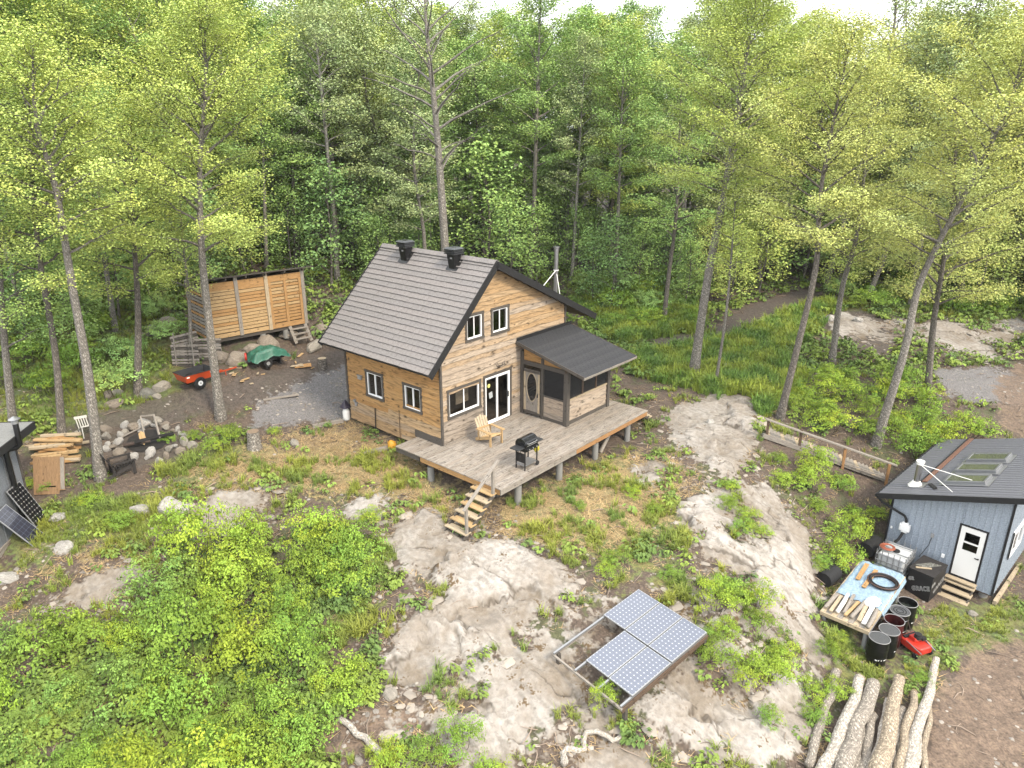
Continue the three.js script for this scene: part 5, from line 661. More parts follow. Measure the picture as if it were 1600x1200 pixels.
// ------------------------------------------------------------------ grey shed on the right
const ribbed = (w, h, pitch, depth) => { // sheet with raised ribs, x along, y up, z out
  const P = [], U = [], prof = []; for (let x = 0; x < w; x += pitch) for (const [d, z] of [[0, 0], [0.03, 0], [0.045, depth], [0.075, depth], [0.09, 0]]) if (x + d < w) prof.push([x + d, z]); prof.push([w, 0]);
  for (let i = 0; i + 1 < prof.length; i++) { const [a, za] = prof[i], [b, zb] = prof[i + 1]; for (const v of [[a, 0, za], [b, 0, zb], [b, h(b), zb], [a, 0, za], [b, h(b), zb], [a, h(a), za]]) { P.push(...v); U.push(v[0], v[1]); } }
  const g = new THREE.BufferGeometry(); g.setAttribute('position', new THREE.Float32BufferAttribute(P, 3)); g.setAttribute('uv', new THREE.Float32BufferAttribute(U, 2)); g.computeVertexNormals(); return g;
};
{
// own frame: origin at the far left foot of the door wall, x along that wall to the right, z out of it
  const shed = thing('grey_shed', 'grey metal clad shed with dark sloping roof and white door', 'shed', [16.42 - 0.687 * 3.6, -3.75, -20.4 - 0.727 * 3.6], -0.8138);
  const Wd = 3.6, Dp = 6.2, yR = 3.77, yL = 2.53, top = (x) => lerp(yL, yR, x / Wd), clad = M(0.56, 0.645, 0.75, { roughness: 0.55, map: speckle }), dk = M(0.22, 0.225, 0.25, { roughness: 0.42, metalness: 0.25 });
  const face = sub(shed, 'front_wall'), door = [Wd - 1.34, Wd - 0.55, 0.25, 2.22], sheet = (x0, x1, y0, y1) => part(face, 'cladding', ribbed(x1 - x0, (x) => y1 ? y1 - y0 : top(x + x0) - y0, 0.2, 0.018), clad, [x0, y0, 0]);
  sheet(0, door[0], 0); sheet(door[1], Wd, 0); sheet(door[0], door[1], door[3]); sheet(door[0], door[1], 0, door[2]);
  for (const [x, h] of [[0.02, yL - 0.03], [Wd - 0.01, yR]]) part(face, 'corner_trim', box(0.07, h, 0.05), mats.black, [x, h / 2, 0.014]);
  const wall = (name, pos, turn, w, h) => { const g = sub(shed, name, pos, [0, turn, 0]); part(g, 'cladding', ribbed(w, h, 0.2, 0.018), clad); };
  wall('side_wall', [Wd, 0, 0], Math.PI / 2, Dp, () => yR); wall('side_wall', [0, 0, -Dp], -Math.PI / 2, Dp, () => yL); wall('back_wall', [Wd, 0, -Dp], Math.PI, Wd, (x) => top(Wd - x));
  part(shed, 'floor', box(Wd - 0.1, 0.15, Dp - 0.1), mats.brown, [Wd / 2, 0.0, -Dp / 2]);
  for (const [x, z] of [[3.3, -0.3], [0.3, -0.3], [3.3, -3], [3.3, -5.8]]) part(shed, 'footing', cyl(0.15, 0.16, 0.7, 12), mats.concrete, [x, -0.4, z]);
  { const d = sub(shed, 'door', [(door[0] + door[1]) / 2, (door[2] + door[3]) / 2, 0.0]); d.userData.label = 'white door with two small panes'; const w = 0.79, h = 1.97;
    part(d, 'frame', ring(w + 0.08, h + 0.08, 0.045, 0.07), mats.black, [0, 0, -0.03]); const s = new THREE.Shape([[-0.37, -0.95], [0.37, -0.95], [0.37, 0.95], [-0.37, 0.95]].map((p) => new THREE.Vector2(...p)));
    for (const [a, b] of [[0.08, 0.36], [0.42, 0.76]]) s.holes.push(new THREE.Path([[-0.22, a], [-0.22, b], [0.22, b], [0.22, a]].map((p) => new THREE.Vector2(...p))));
    part(d, 'leaf', new THREE.ExtrudeGeometry(s, { depth: 0.04, bevelEnabled: false }), mats.white, [0, 0, -0.02]); for (const y of [0.22, 0.59]) part(d, 'pane', new THREE.PlaneGeometry(0.44, 0.36), mats.glass, [0, y, 0.005]); part(d, 'handle', merged([put(box(0.12, 0.025, 0.03), -0.05, 0, 0.03), put(cyl(0.025, 0.025, 0.05, 10), 0, 0, 0.02, Math.PI / 2)]), mats.black, [0.31, -0.08, 0.02]); }
  { const f = slider(shed, 'window', [0, 1.5, 0, 0.95], [Wd + 0.02, 1.62, -1.6], Math.PI / 2, false); for (const s of [-1, 1]) part(f, 'trim', box(0.06, 1.05, 0.03), mats.black, [s * 0.78, 0, 0.03]); part(f, 'blind', box(1.45, 0.9, 0.01), mats.pale, [0, 0, -0.03]); }
  // roof rises towards +x
  const sl = Math.atan((yR - yL) / Wd), rl = (Wd + 0.8) / Math.cos(sl), R = sub(shed, 'roof', [-0.4, yL - 0.4 * Math.tan(sl) + 0.12, 0.4], [0, 0, sl]), up = Math.tan(sl);
  part(R, 'roof_deck', box(rl, 0.07, Dp + 0.8), mats.brown, [rl / 2, -0.05, -Dp / 2]);
  { const g = ribbed(Dp + 0.8, () => rl, 0.24, 0.02); g.applyMatrix4(new THREE.Matrix4().makeBasis(V(0, 0, 1), V(1, 0, 0), V(0, 1, 0))); part(R, 'sheeting', g, dk, [0, 0, -Dp - 0.4]); }
  part(R, 'barge_board', box(rl + 0.04, 0.2, 0.03), mats.black, [rl / 2, -0.08, 0.417]); part(R, 'eave_board', box(0.03, 0.2, Dp + 0.8), mats.black, [rl + 0.016, -0.08, -Dp / 2]); part(R, 'gutter', tube([V(-0.06, -0.06, 0.42), V(-0.06, -0.06, -Dp - 0.4)], 0.07, 8), mats.black);
  R.position.z = 0; 
  part(R, 'exposed_wood_strip', box(0.16, 0.03, Dp - 0.6), wood(0.40, 0.20, 0.13), [1.12, 0.035, -Dp / 2 - 0.65]); part(R, 'strip_edge', box(0.05, 0.06, Dp - 0.6), mats.black, [1.01, 0.035, -Dp / 2 - 0.65]);
  for (const z of [-1.15, -2.45, -3.75]) { const k = sub(R, 'skylight', [rl - 2.2, 0.02, z]); part(k, 'curb', ring(1.3, 0.85, 0.07, 0.14).rotateX(-Math.PI / 2), M(0.36, 0.37, 0.38, { roughness: 0.4, metalness: 0.5 })); part(k, 'pane', new THREE.PlaneGeometry(1.17, 0.72).rotateX(-Math.PI / 2), M(0.16, 0.18, 0.12, { roughness: 0.06 }), [0, 0.11, 0]); part(k, 'flashing', box(1.55, 0.012, 1.05), mats.galv, [0, 0.012, 0]); }
  { const c = sub(R, 'chimney', [0.95, 0.02, -0.55], [0, 0, -sl]); part(c, 'pipe', cyl(0.1, 0.1, 0.85, 18), mats.steel, [0, 0.45, 0]); part(c, 'cap', merged([put(cyl(0.14, 0.14, 0.05, 18), 0, 0.96, 0), put(cyl(0.12, 0.12, 0.08, 18), 0, 0.89, 0)]), mats.white); part(c, 'boot', cyl(0.13, 0.26, 0.2, 18), mats.white, [0, 0.08, 0]); part(c, 'apron', box(0.55, 0.012, 0.55), mats.galv, [0.05, 0.035, 0], [0, 0, sl]);
    for (const [x, z] of [[1.3, 0.65], [1.75, -0.45]]) part(c, 'brace', tube([V(0, 0.85, 0), V(x, x * up + 0.03, z)], 0.014, 5), mats.white); }
  part(R, 'vent_strip', box(0.12, 0.06, 0.55), mats.black, [1.55, 0.04, -0.45], [0, 0.6, 0]);
  part(shed, 'downspout', tube([V(-0.4, yL - 0.16, 0.38), V(-0.25, yL - 0.34, 0.3), V(0.52, 1.86, 0.12), V(0.6, 1.72, 0.1), V(0.6, 1.5, 0.1)], 0.045, 8), mats.black);
  part(shed, 'diverter', merged([put(box(0.34, 0.26, 0.2, 0.03), 0.6, 1.42, 0.12), put(box(0.2, 0.4, 0.16, 0.03), 0.6, 1.42, 0.12)]), mats.plastic); part(shed, 'hose', tube([V(0.6, 1.25, 0.14), V(0.52, 0.95, 0.3), V(0.42, 0.82, 0.55)], 0.05, 8), mats.black);
  part(shed, 'power_outlet', box(0.09, 0.14, 0.07), mats.dull, [Wd - 2.11, 1.45, 0.05]); part(shed, 'power_outlet', box(0.09, 0.12, 0.06), mats.plastic, [Wd - 1.66, 0.83, 0.05]); part(shed, 'cable', tube([V(Wd - 2.11, 1.38, 0.06), V(Wd - 2.15, 1.05, 0.09), V(Wd - 2.35, 0.5, 0.16)], 0.012, 5), mats.black); part(shed, 'small_light', box(0.06, 0.08, 0.05), mats.plastic, [0.15, 1.2, 0.04]);
  part(shed, 'sill_beam', box(0.12, 0.14, Dp), mats.pale, [Wd + 0.12, -0.22, -Dp / 2]);
  const st = stairs('shed_steps', 'three pale wooden steps below the white shed door', { pos: [16.42 - 0.687 * 0.95 - 0.727 * 0.06, -3.5, -20.4 - 0.727 * 0.95 + 0.687 * 0.06], turn: 0.757 + Math.PI, n: 3, rise: 0.17, run: 0.26, width: 0.95, mat: mats.pale });
  part(st, 'landing', box(0.22, 0.04, 0.95), mats.pale, [0.08, -0.06, 0]);
}
console.log('shed');
// ------------------------------------------------------------------ things about the yard
const cab = (x, y, z) => [-2.64 + x * Math.cos(0.858) + z * Math.sin(0.858), y, -24.54 - x * Math.sin(0.858) + z * Math.cos(0.858)];
const bar = (a, b, w, h) => { const A = V(...a), B = V(...b), d = B.clone().sub(A), g = box(d.length(), h, w); g.applyMatrix4(new THREE.Matrix4().compose(A.clone().lerp(B, 0.5), new THREE.Quaternion().setFromUnitVectors(V(1, 0, 0), d.normalize()), V(1, 1, 1))); return g; };
// adirondack chair, facing +z
function lawnChair(label, pos, turn, m, mb) {
  const t = thing('lawn_chair', label, 'chair', pos, turn);
  for (const s of [-1, 1]) { part(t, 'leg', bar([s * 0.29, 0, 0.36], [s * 0.29, 0.54, 0.36], 0.1, 0.035), m); part(t, 'side_rail', bar([s * 0.25, 0.36, 0.36], [s * 0.25, 0.04, -0.52], 0.03, 0.12), m); part(t, 'armrest', box(0.13, 0.028, 0.78, 0.006), m, [s * 0.34, 0.556, 0.05]); part(t, 'arm_post', bar([s * 0.3, 0.12, -0.3], [s * 0.3, 0.54, -0.3], 0.07, 0.03), m); }
  for (let k = 0; k < 6; k++) part(t, 'seat_slat', box(0.52, 0.022, 0.085, 0.004), m, [0, 0.395 - k * 0.034, 0.33 - k * 0.095], [0.35, 0, 0]);
  for (let k = 0; k < 5; k++) { const x = (k - 2) * 0.11, h = 0.86 - Math.abs(k - 2) * 0.045, p = part(t, 'back_slat', box(0.1, h, 0.022, 0.004), mb, [x * 1.06, 0.17 + h * 0.47, -0.21 - h * 0.22]); p.rotation.set(-0.42, 0, -x * 0.12); }
  part(t, 'back_rail', box(0.6, 0.07, 0.03), m, [0, 0.52, -0.36]); return t;
}
lawnChair('slatted honey wood lawn chair on the deck beside the sliding door', cab(1.4, 0.002, 1.15), 0.858 - 0.1, mats.fresh, mats.pale);
lawnChair('dark lawn chair behind the leaning tree near the fire pit', at(-14.15, -23.15), 2.3, M(0.05, 0.04, 0.035, { map: grain }), M(0.03, 0.025, 0.025, { map: grain }));
{ // gas barbecue
  const t = thing('gas_barbecue', 'black gas barbecue with side shelves on the front edge of the deck', 'barbecue', cab(0.72, 0.002, 3.55), 0.858), b = mats.blackMetal;
  for (const [x, z] of [[-0.33, -0.2], [0.33, -0.2], [-0.33, 0.2], [0.33, 0.2]]) part(t, 'leg', box(0.035, x > 0 ? 0.74 : 0.8, 0.035), b, [x, x > 0 ? 0.44 : 0.4, z]);
  const half = new THREE.CylinderGeometry(0.25, 0.25, 0.66, 18, 1, false, 0, Math.PI); half.rotateZ(Math.PI / 2); half.rotateX(-Math.PI / 2);
  part(t, 'firebox', merged([put(box(0.68, 0.16, 0.48, 0.015), 0, 0.84, 0), put(box(0.6, 0.1, 0.4), 0, 0.73, 0)]), b);
  const lid = part(t, 'lid', merged([put(new THREE.CylinderGeometry(0.24, 0.24, 0.68, 20, 1, false), 0, 0, 0, 0, 0, Math.PI / 2)]), M(0.02, 0.021, 0.022, { roughness: 0.25, metalness: 0.3 }), [0, 0.94, 0]); part(lid, 'handle', tube([V(-0.25, 0.08, 0.24), V(-0.22, 0.08, 0.3), V(0.22, 0.08, 0.3), V(0.25, 0.08, 0.24)], 0.013, 6), mats.dull); part(lid, 'name_strip', box(0.5, 0.012, 0.012), mats.dull, [0, -0.02, 0.243]);
  for (const s of [-1, 1]) part(t, 'side_shelf', box(0.34, 0.03, 0.42, 0.008), M(0.035, 0.037, 0.04, { roughness: 0.5 }), [s * 0.51, 0.88, 0]); part(t, 'control_panel', box(0.64, 0.09, 0.04), b, [0, 0.8, 0.27]); for (const x of [-0.2, 0, 0.2]) part(t, 'knob', cyl(0.025, 0.025, 0.03, 10), mats.dull, [x, 0.8, 0.3], [Math.PI / 2, 0, 0]);
  part(t, 'front_panel', box(0.02, 0.35, 0.38), b, [-0.32, 0.45, 0]); part(t, 'bottom_shelf', box(0.68, 0.025, 0.42), mats.galv, [0, 0.17, 0]); for (const z of [-0.23, 0.23]) part(t, 'wheel', cyl(0.085, 0.085, 0.04, 16), mats.rubber, [0.33, 0.085, z], [Math.PI / 2, 0, 0]); part(t, 'hose', tube([V(-0.5, 0.86, 0.15), V(-0.52, 0.6, 0.16), V(-0.5, 0.42, 0.14)], 0.01, 5), mats.black);
  const bag = new THREE.SphereGeometry(0.13, 14, 10); { const p = bag.attributes.position; for (let i = 0; i < p.count; i++) { const k = 1 + 0.22 * noise3(p.getX(i) * 9, p.getY(i) * 9, p.getZ(i) * 9); p.setXYZ(i, p.getX(i) * k * 0.9, p.getY(i) * k * 1.35, p.getZ(i) * k * 0.75); } bag.computeVertexNormals(); }
  single('shopping_bag', 'yellow and white plastic bag hanging on the right side of the barbecue', 'bag', bag, M(0.72, 0.62, 0.06, { roughness: 0.5 }), cab(1.16, 0.6, 3.62));
}
{ // slatted woodshed, front faces +z
  const t = thing('woodshed', 'long woodshed of honey coloured slats with a thin sloping roof', 'woodshed', [-13.87, 2.2, -31.16], 0.734), L = 4.9, Hh = 2.75, D = 2.2, r = seeded(44), tone = () => [mats.cedar, mats.fresh, mats.cedar, mats.fresh][Math.floor(r() * 4)];
  part(t, 'floor', box(L, 0.06, D), mats.brown, [L / 2, 0.1, -D / 2]); for (const z of [-0.1, -D + 0.1]) part(t, 'bearer', box(L + 0.1, 0.14, 0.14), mats.greyDark, [L / 2, -0.08, z]);
  const posts = [0.1, 1.55, 2.98, 4.82]; posts.forEach((x, i) => part(t, 'post', box(i === 0 ? 0.24 : 0.17, Hh, 0.09, 0.006), i % 2 ? mats.weathered : mats.pale, [x, Hh / 2, 0.03]));
  for (const [a, b] of [[0.22, 1.47], [1.63, 2.9]]) { part(t, 'bottom_board', box(b - a, 0.19, 0.035), mats.fresh, [(a + b) / 2, 0.12, 0.01]); part(t, 'top_board', box(b - a, 0.36, 0.03), mats.cedar, [(a + b) / 2, Hh - 0.34, 0]); for (let k = 0; k < 13; k++) part(t, 'slat', box(b - a, 0.132, 0.025), tone(), [(a + b) / 2, 0.32 + k * 0.158, (r() - 0.5) * 0.01], [0, 0, (r() - 0.5) * 0.012]); }
  { const a = 3.07, b = 4.74; for (const [y, h] of [[0.14, 0.24], [Hh - 0.3, 0.3]]) part(t, 'door_rail', box(b - a, h, 0.04), mats.cedar, [(a + b) / 2, y, 0.02]); for (const x of [a + 0.07, (a + b) / 2, b - 0.07]) part(t, 'door_stile', box(0.13, 2.1, 0.045), mats.cedar, [x, 1.3, 0.022]); for (let k = 0; k < 13; k++) part(t, 'slat', box(b - a, 0.125, 0.022), tone(), [(a + b) / 2, 0.36 + k * 0.155, -0.02]); }
  for (let k = 0; k < 15; k++) part(t, 'slat', box(0.025, 0.115, D - 0.1), k % 3 ? mats.weathered : mats.cedar, [0.0, 0.12 + k * 0.165, -D / 2]);
  for (const z of [-0.75, -1.5, -2.15]) part(t, 'post', box(0.09, 2.5, 0.09), mats.weathered, [0.06, 1.25, z]); part(t, 'back_wall', box(L, 2.2, 0.03), mats.brown, [L / 2, 1.15, -D]); part(t, 'end_wall', box(0.03, 2.4, D), mats.cedar, [L, 1.25, -D / 2]);
  const R = sub(t, 'roof', [L / 2, Hh + 0.06, 0.28], [0.235, 0, 0]); // falls to the back
  R.rotation.x = -0.0; part(R, 'sheeting', (() => { const g = ribbed(L + 0.75, () => D + 0.6, 0.11, 0.02); g.applyMatrix4(new THREE.Matrix4().makeBasis(V(1, 0, 0), V(0, 0, -1), V(0, 1, 0))); return g; })(), M(0.3, 0.29, 0.28, { metalness: 0.5, roughness: 0.5 }), [-L / 2 - 0.3, 0.05, 0], [-0.24, 0, 0]); part(R, 'front_edge', box(L + 0.75, 0.05, 0.03), mats.greyDark, [0.07, 0.02, -0.02]);
  for (let k = 0; k < 6; k++) part(R, 'rafter', box(0.04, 0.1, D + 0.5), mats.greyDark, [-L / 2 + 0.1 + k * 0.94, -0.38, -1.3], [-0.24, 0, 0]);
  for (const x of [2.6, 3.75, 0.4]) { part(t, 'support_block', cyl(0.13, 0.16, 0.42, 12), mats.concrete, [x, -0.36, -0.1]); part(t, 'support_block', cyl(0.13, 0.16, 0.7, 12), mats.concrete, [x, -0.5, -D + 0.15]); }
  const st = thing('woodshed_steps', 'short grey ladder steps at the right end of the woodshed', 'steps', [-13.87 + 4.3 * Math.cos(0.734) + 0.1 * Math.sin(0.734), 2.2, -31.16 - 4.3 * Math.sin(0.734) + 0.1 * Math.cos(0.734)], 0.734);
  for (const s of [-1, 1]) part(st, 'stringer', bar([s * 0.4, 0.02, 0.02], [s * 0.4, -0.72, 0.6], 0.04, 0.14), mats.weathered); for (let k = 0; k < 3; k++) part(st, 'tread', box(0.8, 0.035, 0.2), mats.weathered, [0, -0.12 - k * 0.22, 0.12 + k * 0.17]);
}
function pallet(label, pos, rot) { // lies in its xy plane
  const t = thing('pallet', label, 'pallet', pos); t.rotation.set(...rot); for (let k = 0; k < 8; k++) part(t, 'slat', boxOnce(1.15, 0.09, 0.02), k % 3 ? mats.weathered : mats.greyDark, [0, 0.06 + k * 0.128, 0.05]); for (const x of [-0.52, 0, 0.52]) part(t, 'runner', boxOnce(0.04, 1.02, 0.09), mats.greyDark, [x, 0.51, -0.006]); for (const y of [0.06, 0.5, 0.95]) part(t, 'slat', boxOnce(1.15, 0.09, 0.02), mats.weathered, [0, y, -0.062]); return t;
}
pallet('grey pallet standing upright in front of the woodshed corner', at(-14.55, -30.1, -0.03), [-0.12, 0.15, 0]); pallet('grey pallet leaning against the left end of the woodshed', at(-14.75, -31.0, -0.02), [-0.45, 0.5, 0.35]); pallet('dark pallet lying behind the upright pallet beside the woodshed', at(-13.75, -30.6, 0.0), [-0.2, 0.2, 0]);
{ // red dump cart: x towards the hitch
  const t = thing('garden_cart', 'orange red dump cart with black tub beside the track', 'cart', at(-13.55, -28.65), 0.92);
  const tub = (w0, l0, w1, l1, h, m, y, th) => { const o = new THREE.CylinderGeometry(1, 1, h, 4, 1, true), p = o.attributes.position; o.rotateY(Math.PI / 4); for (let i = 0; i < p.count; i++) { const up = p.getY(i) > 0; p.setXYZ(i, Math.sign(p.getX(i)) * (up ? l1 : l0) / 2, p.getY(i), Math.sign(p.getZ(i)) * (up ? w1 : w0) / 2); } const g = o.toNonIndexed(); g.computeVertexNormals(); return g; };
  const dbl = (m) => { const c = m.clone(); c.side = THREE.DoubleSide; return c; };
  const body = part(t, 'tub', tub(0.82, 1.2, 0.95, 1.4, 0.34, 0, 0), dbl(mats.cartRed), [0, 0.55, 0]); part(body, 'liner', tub(0.78, 1.16, 0.92, 1.36, 0.33, 0, 0), dbl(M(0.035, 0.035, 0.038, { roughness: 0.6 })), [0, 0.008, 0]); part(body, 'tub_floor', box(1.18, 0.02, 0.8), M(0.03, 0.03, 0.033), [0, -0.16, 0]);
  part(body, 'rim', merged([put(box(1.42, 0.025, 0.03), 0, 0.175, 0.475), put(box(1.42, 0.025, 0.03), 0, 0.175, -0.475), put(box(0.03, 0.025, 0.95), 0.7, 0.175, 0), put(box(0.03, 0.025, 0.95), -0.7, 0.175, 0)]), M(0.04, 0.04, 0.04)); for (const x of [-0.55, 0.5]) part(body, 'reflector', box(0.12, 0.05, 0.01), mats.white, [x, 0.08, 0.462], [-0.18, 0, 0]);
  part(t, 'axle', cyl(0.02, 0.02, 0.9, 8), mats.blackMetal, [-0.05, 0.26, 0], [Math.PI / 2, 0, 0]); for (const s of [-1, 1]) { const w = part(t, 'wheel', new THREE.TorusGeometry(0.18, 0.085, 10, 22), mats.rubber, [-0.05, 0.26, s * 0.42]); part(w, 'rim', cyl(0.115, 0.115, 0.09, 16), mats.plastic, [0, 0, 0], [Math.PI / 2, 0, 0]); part(w, 'hub', cyl(0.035, 0.035, 0.13, 10), mats.dull, [0, 0, 0], [Math.PI / 2, 0, 0]); }
  part(t, 'tongue', merged([bar([0.3, 0.34, 0], [1.95, 0.36, 0], 0.05, 0.05), bar([0.75, 0.36, 0], [0.85, 0.75, 0], 0.04, 0.04)]), mats.cartRed); part(t, 'hitch_plate', box(0.2, 0.06, 0.1), mats.cartRed, [1.15, 0.4, 0]); part(t, 'stand', bar([1.4, 0.36, 0], [1.4, 0.02, 0], 0.03, 0.03), mats.cartRed);
}
{ // cart under a green tarpaulin
  const t = thing('covered_cart', 'small cart under a rumpled green tarpaulin below the woodshed', 'cart', at(-11.35, -31.2), 0.75), g = new THREE.PlaneGeometry(1.9, 1.25, 24, 16), p = g.attributes.position; g.rotateX(-Math.PI / 2);
  for (let i = 0; i < p.count; i++) { const x = p.getX(i), z = p.getZ(i), e = Math.max(Math.abs(x) / 0.95, Math.abs(z) / 0.62), h = 0.72 + 0.07 * noise2(x * 1.6, z * 1.8) + 0.03 * noise2(x * 5, z * 5) + 0.14 * Math.max(0, 1 - Math.abs(x - 0.15) * 1.6) - 0.34 * smooth((e - 0.62) / 0.38); p.setXYZ(i, x * (1 - 0.1 * smooth((e - 0.6) / 0.4)) + (x > 0.7 ? 0.12 : 0), h, z * (1 - 0.12 * smooth((e - 0.6) / 0.4))); } g.computeVertexNormals();
  part(t, 'tarpaulin', g, M(0.04, 0.24, 0.155, { roughness: 0.5, side: THREE.DoubleSide, map: speckle })); part(t, 'bed', box(1.4, 0.25, 0.8), mats.black, [0, 0.45, 0]); part(t, 'axle', cyl(0.02, 0.02, 1.0, 8), mats.blackMetal, [-0.15, 0.22, 0], [Math.PI / 2, 0, 0]); for (const s of [-1, 1]) { const w = part(t, 'wheel', new THREE.TorusGeometry(0.15, 0.07, 10, 20), mats.rubber, [-0.15, 0.22, s * 0.5]); part(w, 'rim', cyl(0.09, 0.09, 0.07, 14), mats.dull, [0, 0, 0], [Math.PI / 2, 0, 0]); } part(t, 'stand', box(0.05, 0.36, 0.6), mats.black, [0.55, 0.18, 0]);
  part(t, 'red_end', new THREE.TorusGeometry(0.13, 0.05, 8, 16), mats.red, [-0.98, 0.62, 0.1], [0, 1.2, 0]);
}
// boulders
const stoneMats = [[0.62, 0.565, 0.48], [0.50, 0.42, 0.335], [0.38, 0.37, 0.325], [0.80, 0.76, 0.70]].map((c) => M(...c, { map: speckle, bumpMap: grit, bumpScale: 0.02, roughness: 0.95 }));
function stoneShape(seed, flat = 0.7, detail = 3) {
  const g = new THREE.IcosahedronGeometry(1, detail), p = g.attributes.position, r = seeded(seed), cuts = Array.from({ length: 9 }, () => [V(r() - 0.5, r() - 0.35, r() - 0.5).normalize(), 0.62 + 0.3 * r()]), v = V();
  for (let i = 0; i < p.count; i++) { v.fromBufferAttribute(p, i); let k = 1 + 0.12 * noise3(v.x * 1.5 + seed, v.y * 1.5, v.z * 1.5) + 0.05 * noise3(v.x * 5, v.y * 5 + seed, v.z * 5); for (const [n, d] of cuts) { const q = v.dot(n) * k; if (q > d) k *= d / q; } p.setXYZ(i, v.x * k, v.y * k * flat, v.z * k * (0.75 + 0.2 * Math.sin(seed))); }
  g.computeVertexNormals(); return g;
}
const stoneShapes = Array.from({ length: 6 }, (_, k) => stoneShape(k + 3, 0.55 + 0.06 * k));
const boulderLabels = ['tan boulder in the heap left of the brown tree', 'round brown boulder at the back of the left heap', 'small boulder in the middle of the left heap', 'mossy grey boulder right of the brown trunk', 'pale angular boulder nearest the red cart', 'small stone in front of the boulders by the cart', 'grey boulder on the slope left of the pallets', 'brown boulder on the slope behind the brown trunk', 'large grey boulder on the slope left of the woodshed', 'largest boulder behind the left end of the woodshed', 'brown slab boulder under the middle of the woodshed', 'large flat boulder under the woodshed beside the green tarp', 'round boulder under the right bay of the woodshed', 'large boulder below the woodshed steps', 'pale boulder right of the woodshed steps near the cabin roof', 'boulder behind the foot of the woodshed steps', 'brown boulder under the left bay of the woodshed', 'slanting boulder left of the green tarp', 'small boulder at the far right end of the woodshed', 'grey boulder at the left rear foot of the woodshed', 'white rock left of the pair in the left lawn', 'larger white rock in the left lawn', 'white rock touching the larger one in the left lawn', 'low pale rock below the leaning solar panels', 'white rock right of the leaning solar panels', 'pale rock at the left edge above the thicket', 'small pale rock beside the tree stump', 'small stone above the solar array', 'small stone on the soil left of the big slab', 'pale rock left of the far outcrop', 'pale rock beside the far outcrop', 'tiny stone at the bottom edge', 'white rock at the top of the ridge', 'flat stone at the foot of the shed steps'];
BOULDERS.forEach(([x, z, s, t], i) => { const m = single('boulder', boulderLabels[i], 'boulder', stoneShapes[i % 6], stoneMats[t], at(x, z, s * 0.12), [0.2 * Math.sin(i), i * 1.9, 0.2 * Math.cos(i * 2)]); m.scale.setScalar(s); });
{ // fire pit
  const [x, y, z] = at(-14.05, -25.0), t = thing('fire_pit', 'ring of stones and ash forming a fire pit', 'fire pit', [x, y, z]), r = seeded(17);
  const d = new THREE.CircleGeometry(0.72, 28); d.rotateX(-Math.PI / 2); const p = d.attributes.position; for (let i = 0; i < p.count; i++) p.setY(i, groundY(x + p.getX(i), z + p.getZ(i)) - y + 0.03 + 0.03 * r()); d.computeVertexNormals(); part(t, 'ash_bed', d, M(0.035, 0.03, 0.028, { map: speckle }));
  for (let k = 0; k < 34; k++) { const a = k / 17 * 6.283 + r() * 0.3, q = (k < 17 ? 1.0 : 1.25) + (r() - 0.5) * 0.35, s = 0.13 + 0.16 * r(), sx = Math.cos(a) * q * 1.25, sz = Math.sin(a) * q * 0.9; const m = part(t, 'stone', stoneShapes[k % 6], stoneMats[[3, 0, 1, 3][k % 4]], [sx, groundY(x + sx, z + sz) - y + s * 0.35, sz], [r() * 3, r() * 6, r() * 3]); m.scale.setScalar(s); }
  const log = (a, b, rad, m, label, name = 'charred_log') => single(name, label, 'log', tube([V(...a), V(...a).lerp(V(...b), 0.5).add(V(0, 0.02, 0.01)), V(...b)], [rad, rad * 0.95, rad * 0.8], 8), m, [x, y, z]);
  const ch = M(0.018, 0.016, 0.016, { map: barkTex, roughness: 0.9 });
  log([-0.2, 0.2, 0.55], [1.0, 0.3, -0.1], 0.085, ch, 'thick charred log lying across the right of the fire pit'); log([-0.6, 0.12, 0.6], [0.3, 0.18, 0.35], 0.075, M(0.16, 0.11, 0.09, { map: barkTex }), 'brown burnt log at the front of the fire pit'); log([-1.3, 0.06, 0.35], [-0.2, 0.45, -0.75], 0.03, mats.weathered, 'thin bent pole over the left of the fire pit', 'pole');
  const f = thing('broken_frame', 'grey broken wooden frame propped in the fire pit', 'frame', [x, y, z]); part(f, 'rail', bar([-0.5, 0.75, -0.7], [0.1, 0.25, 0.35], 0.05, 0.06), mats.weathered); part(f, 'rail', bar([0.0, 0.8, -0.75], [0.6, 0.25, 0.2], 0.06, 0.08), mats.weathered); part(f, 'cross_rail', bar([-0.52, 0.76, -0.72], [0.02, 0.8, -0.77], 0.05, 0.05), mats.weathered);
  const w = new THREE.Shape(); w.moveTo(0, -0.05); w.lineTo(0.12, 0.12); w.lineTo(0.1, 0.42); w.lineTo(0, 0.5); w.lineTo(-0.1, 0.42); w.lineTo(-0.12, 0.12); single('paddle_blade', 'yellow wooden paddle shaped board standing in the fire pit', 'board', metres(new THREE.ExtrudeGeometry(w, { depth: 0.025, bevelEnabled: false }), 0.2, 0.5, 0.02), mats.fresh, [x + 0.08, y + 0.1, z + 0.42], [-0.35, 0.2, 0.25]);
}
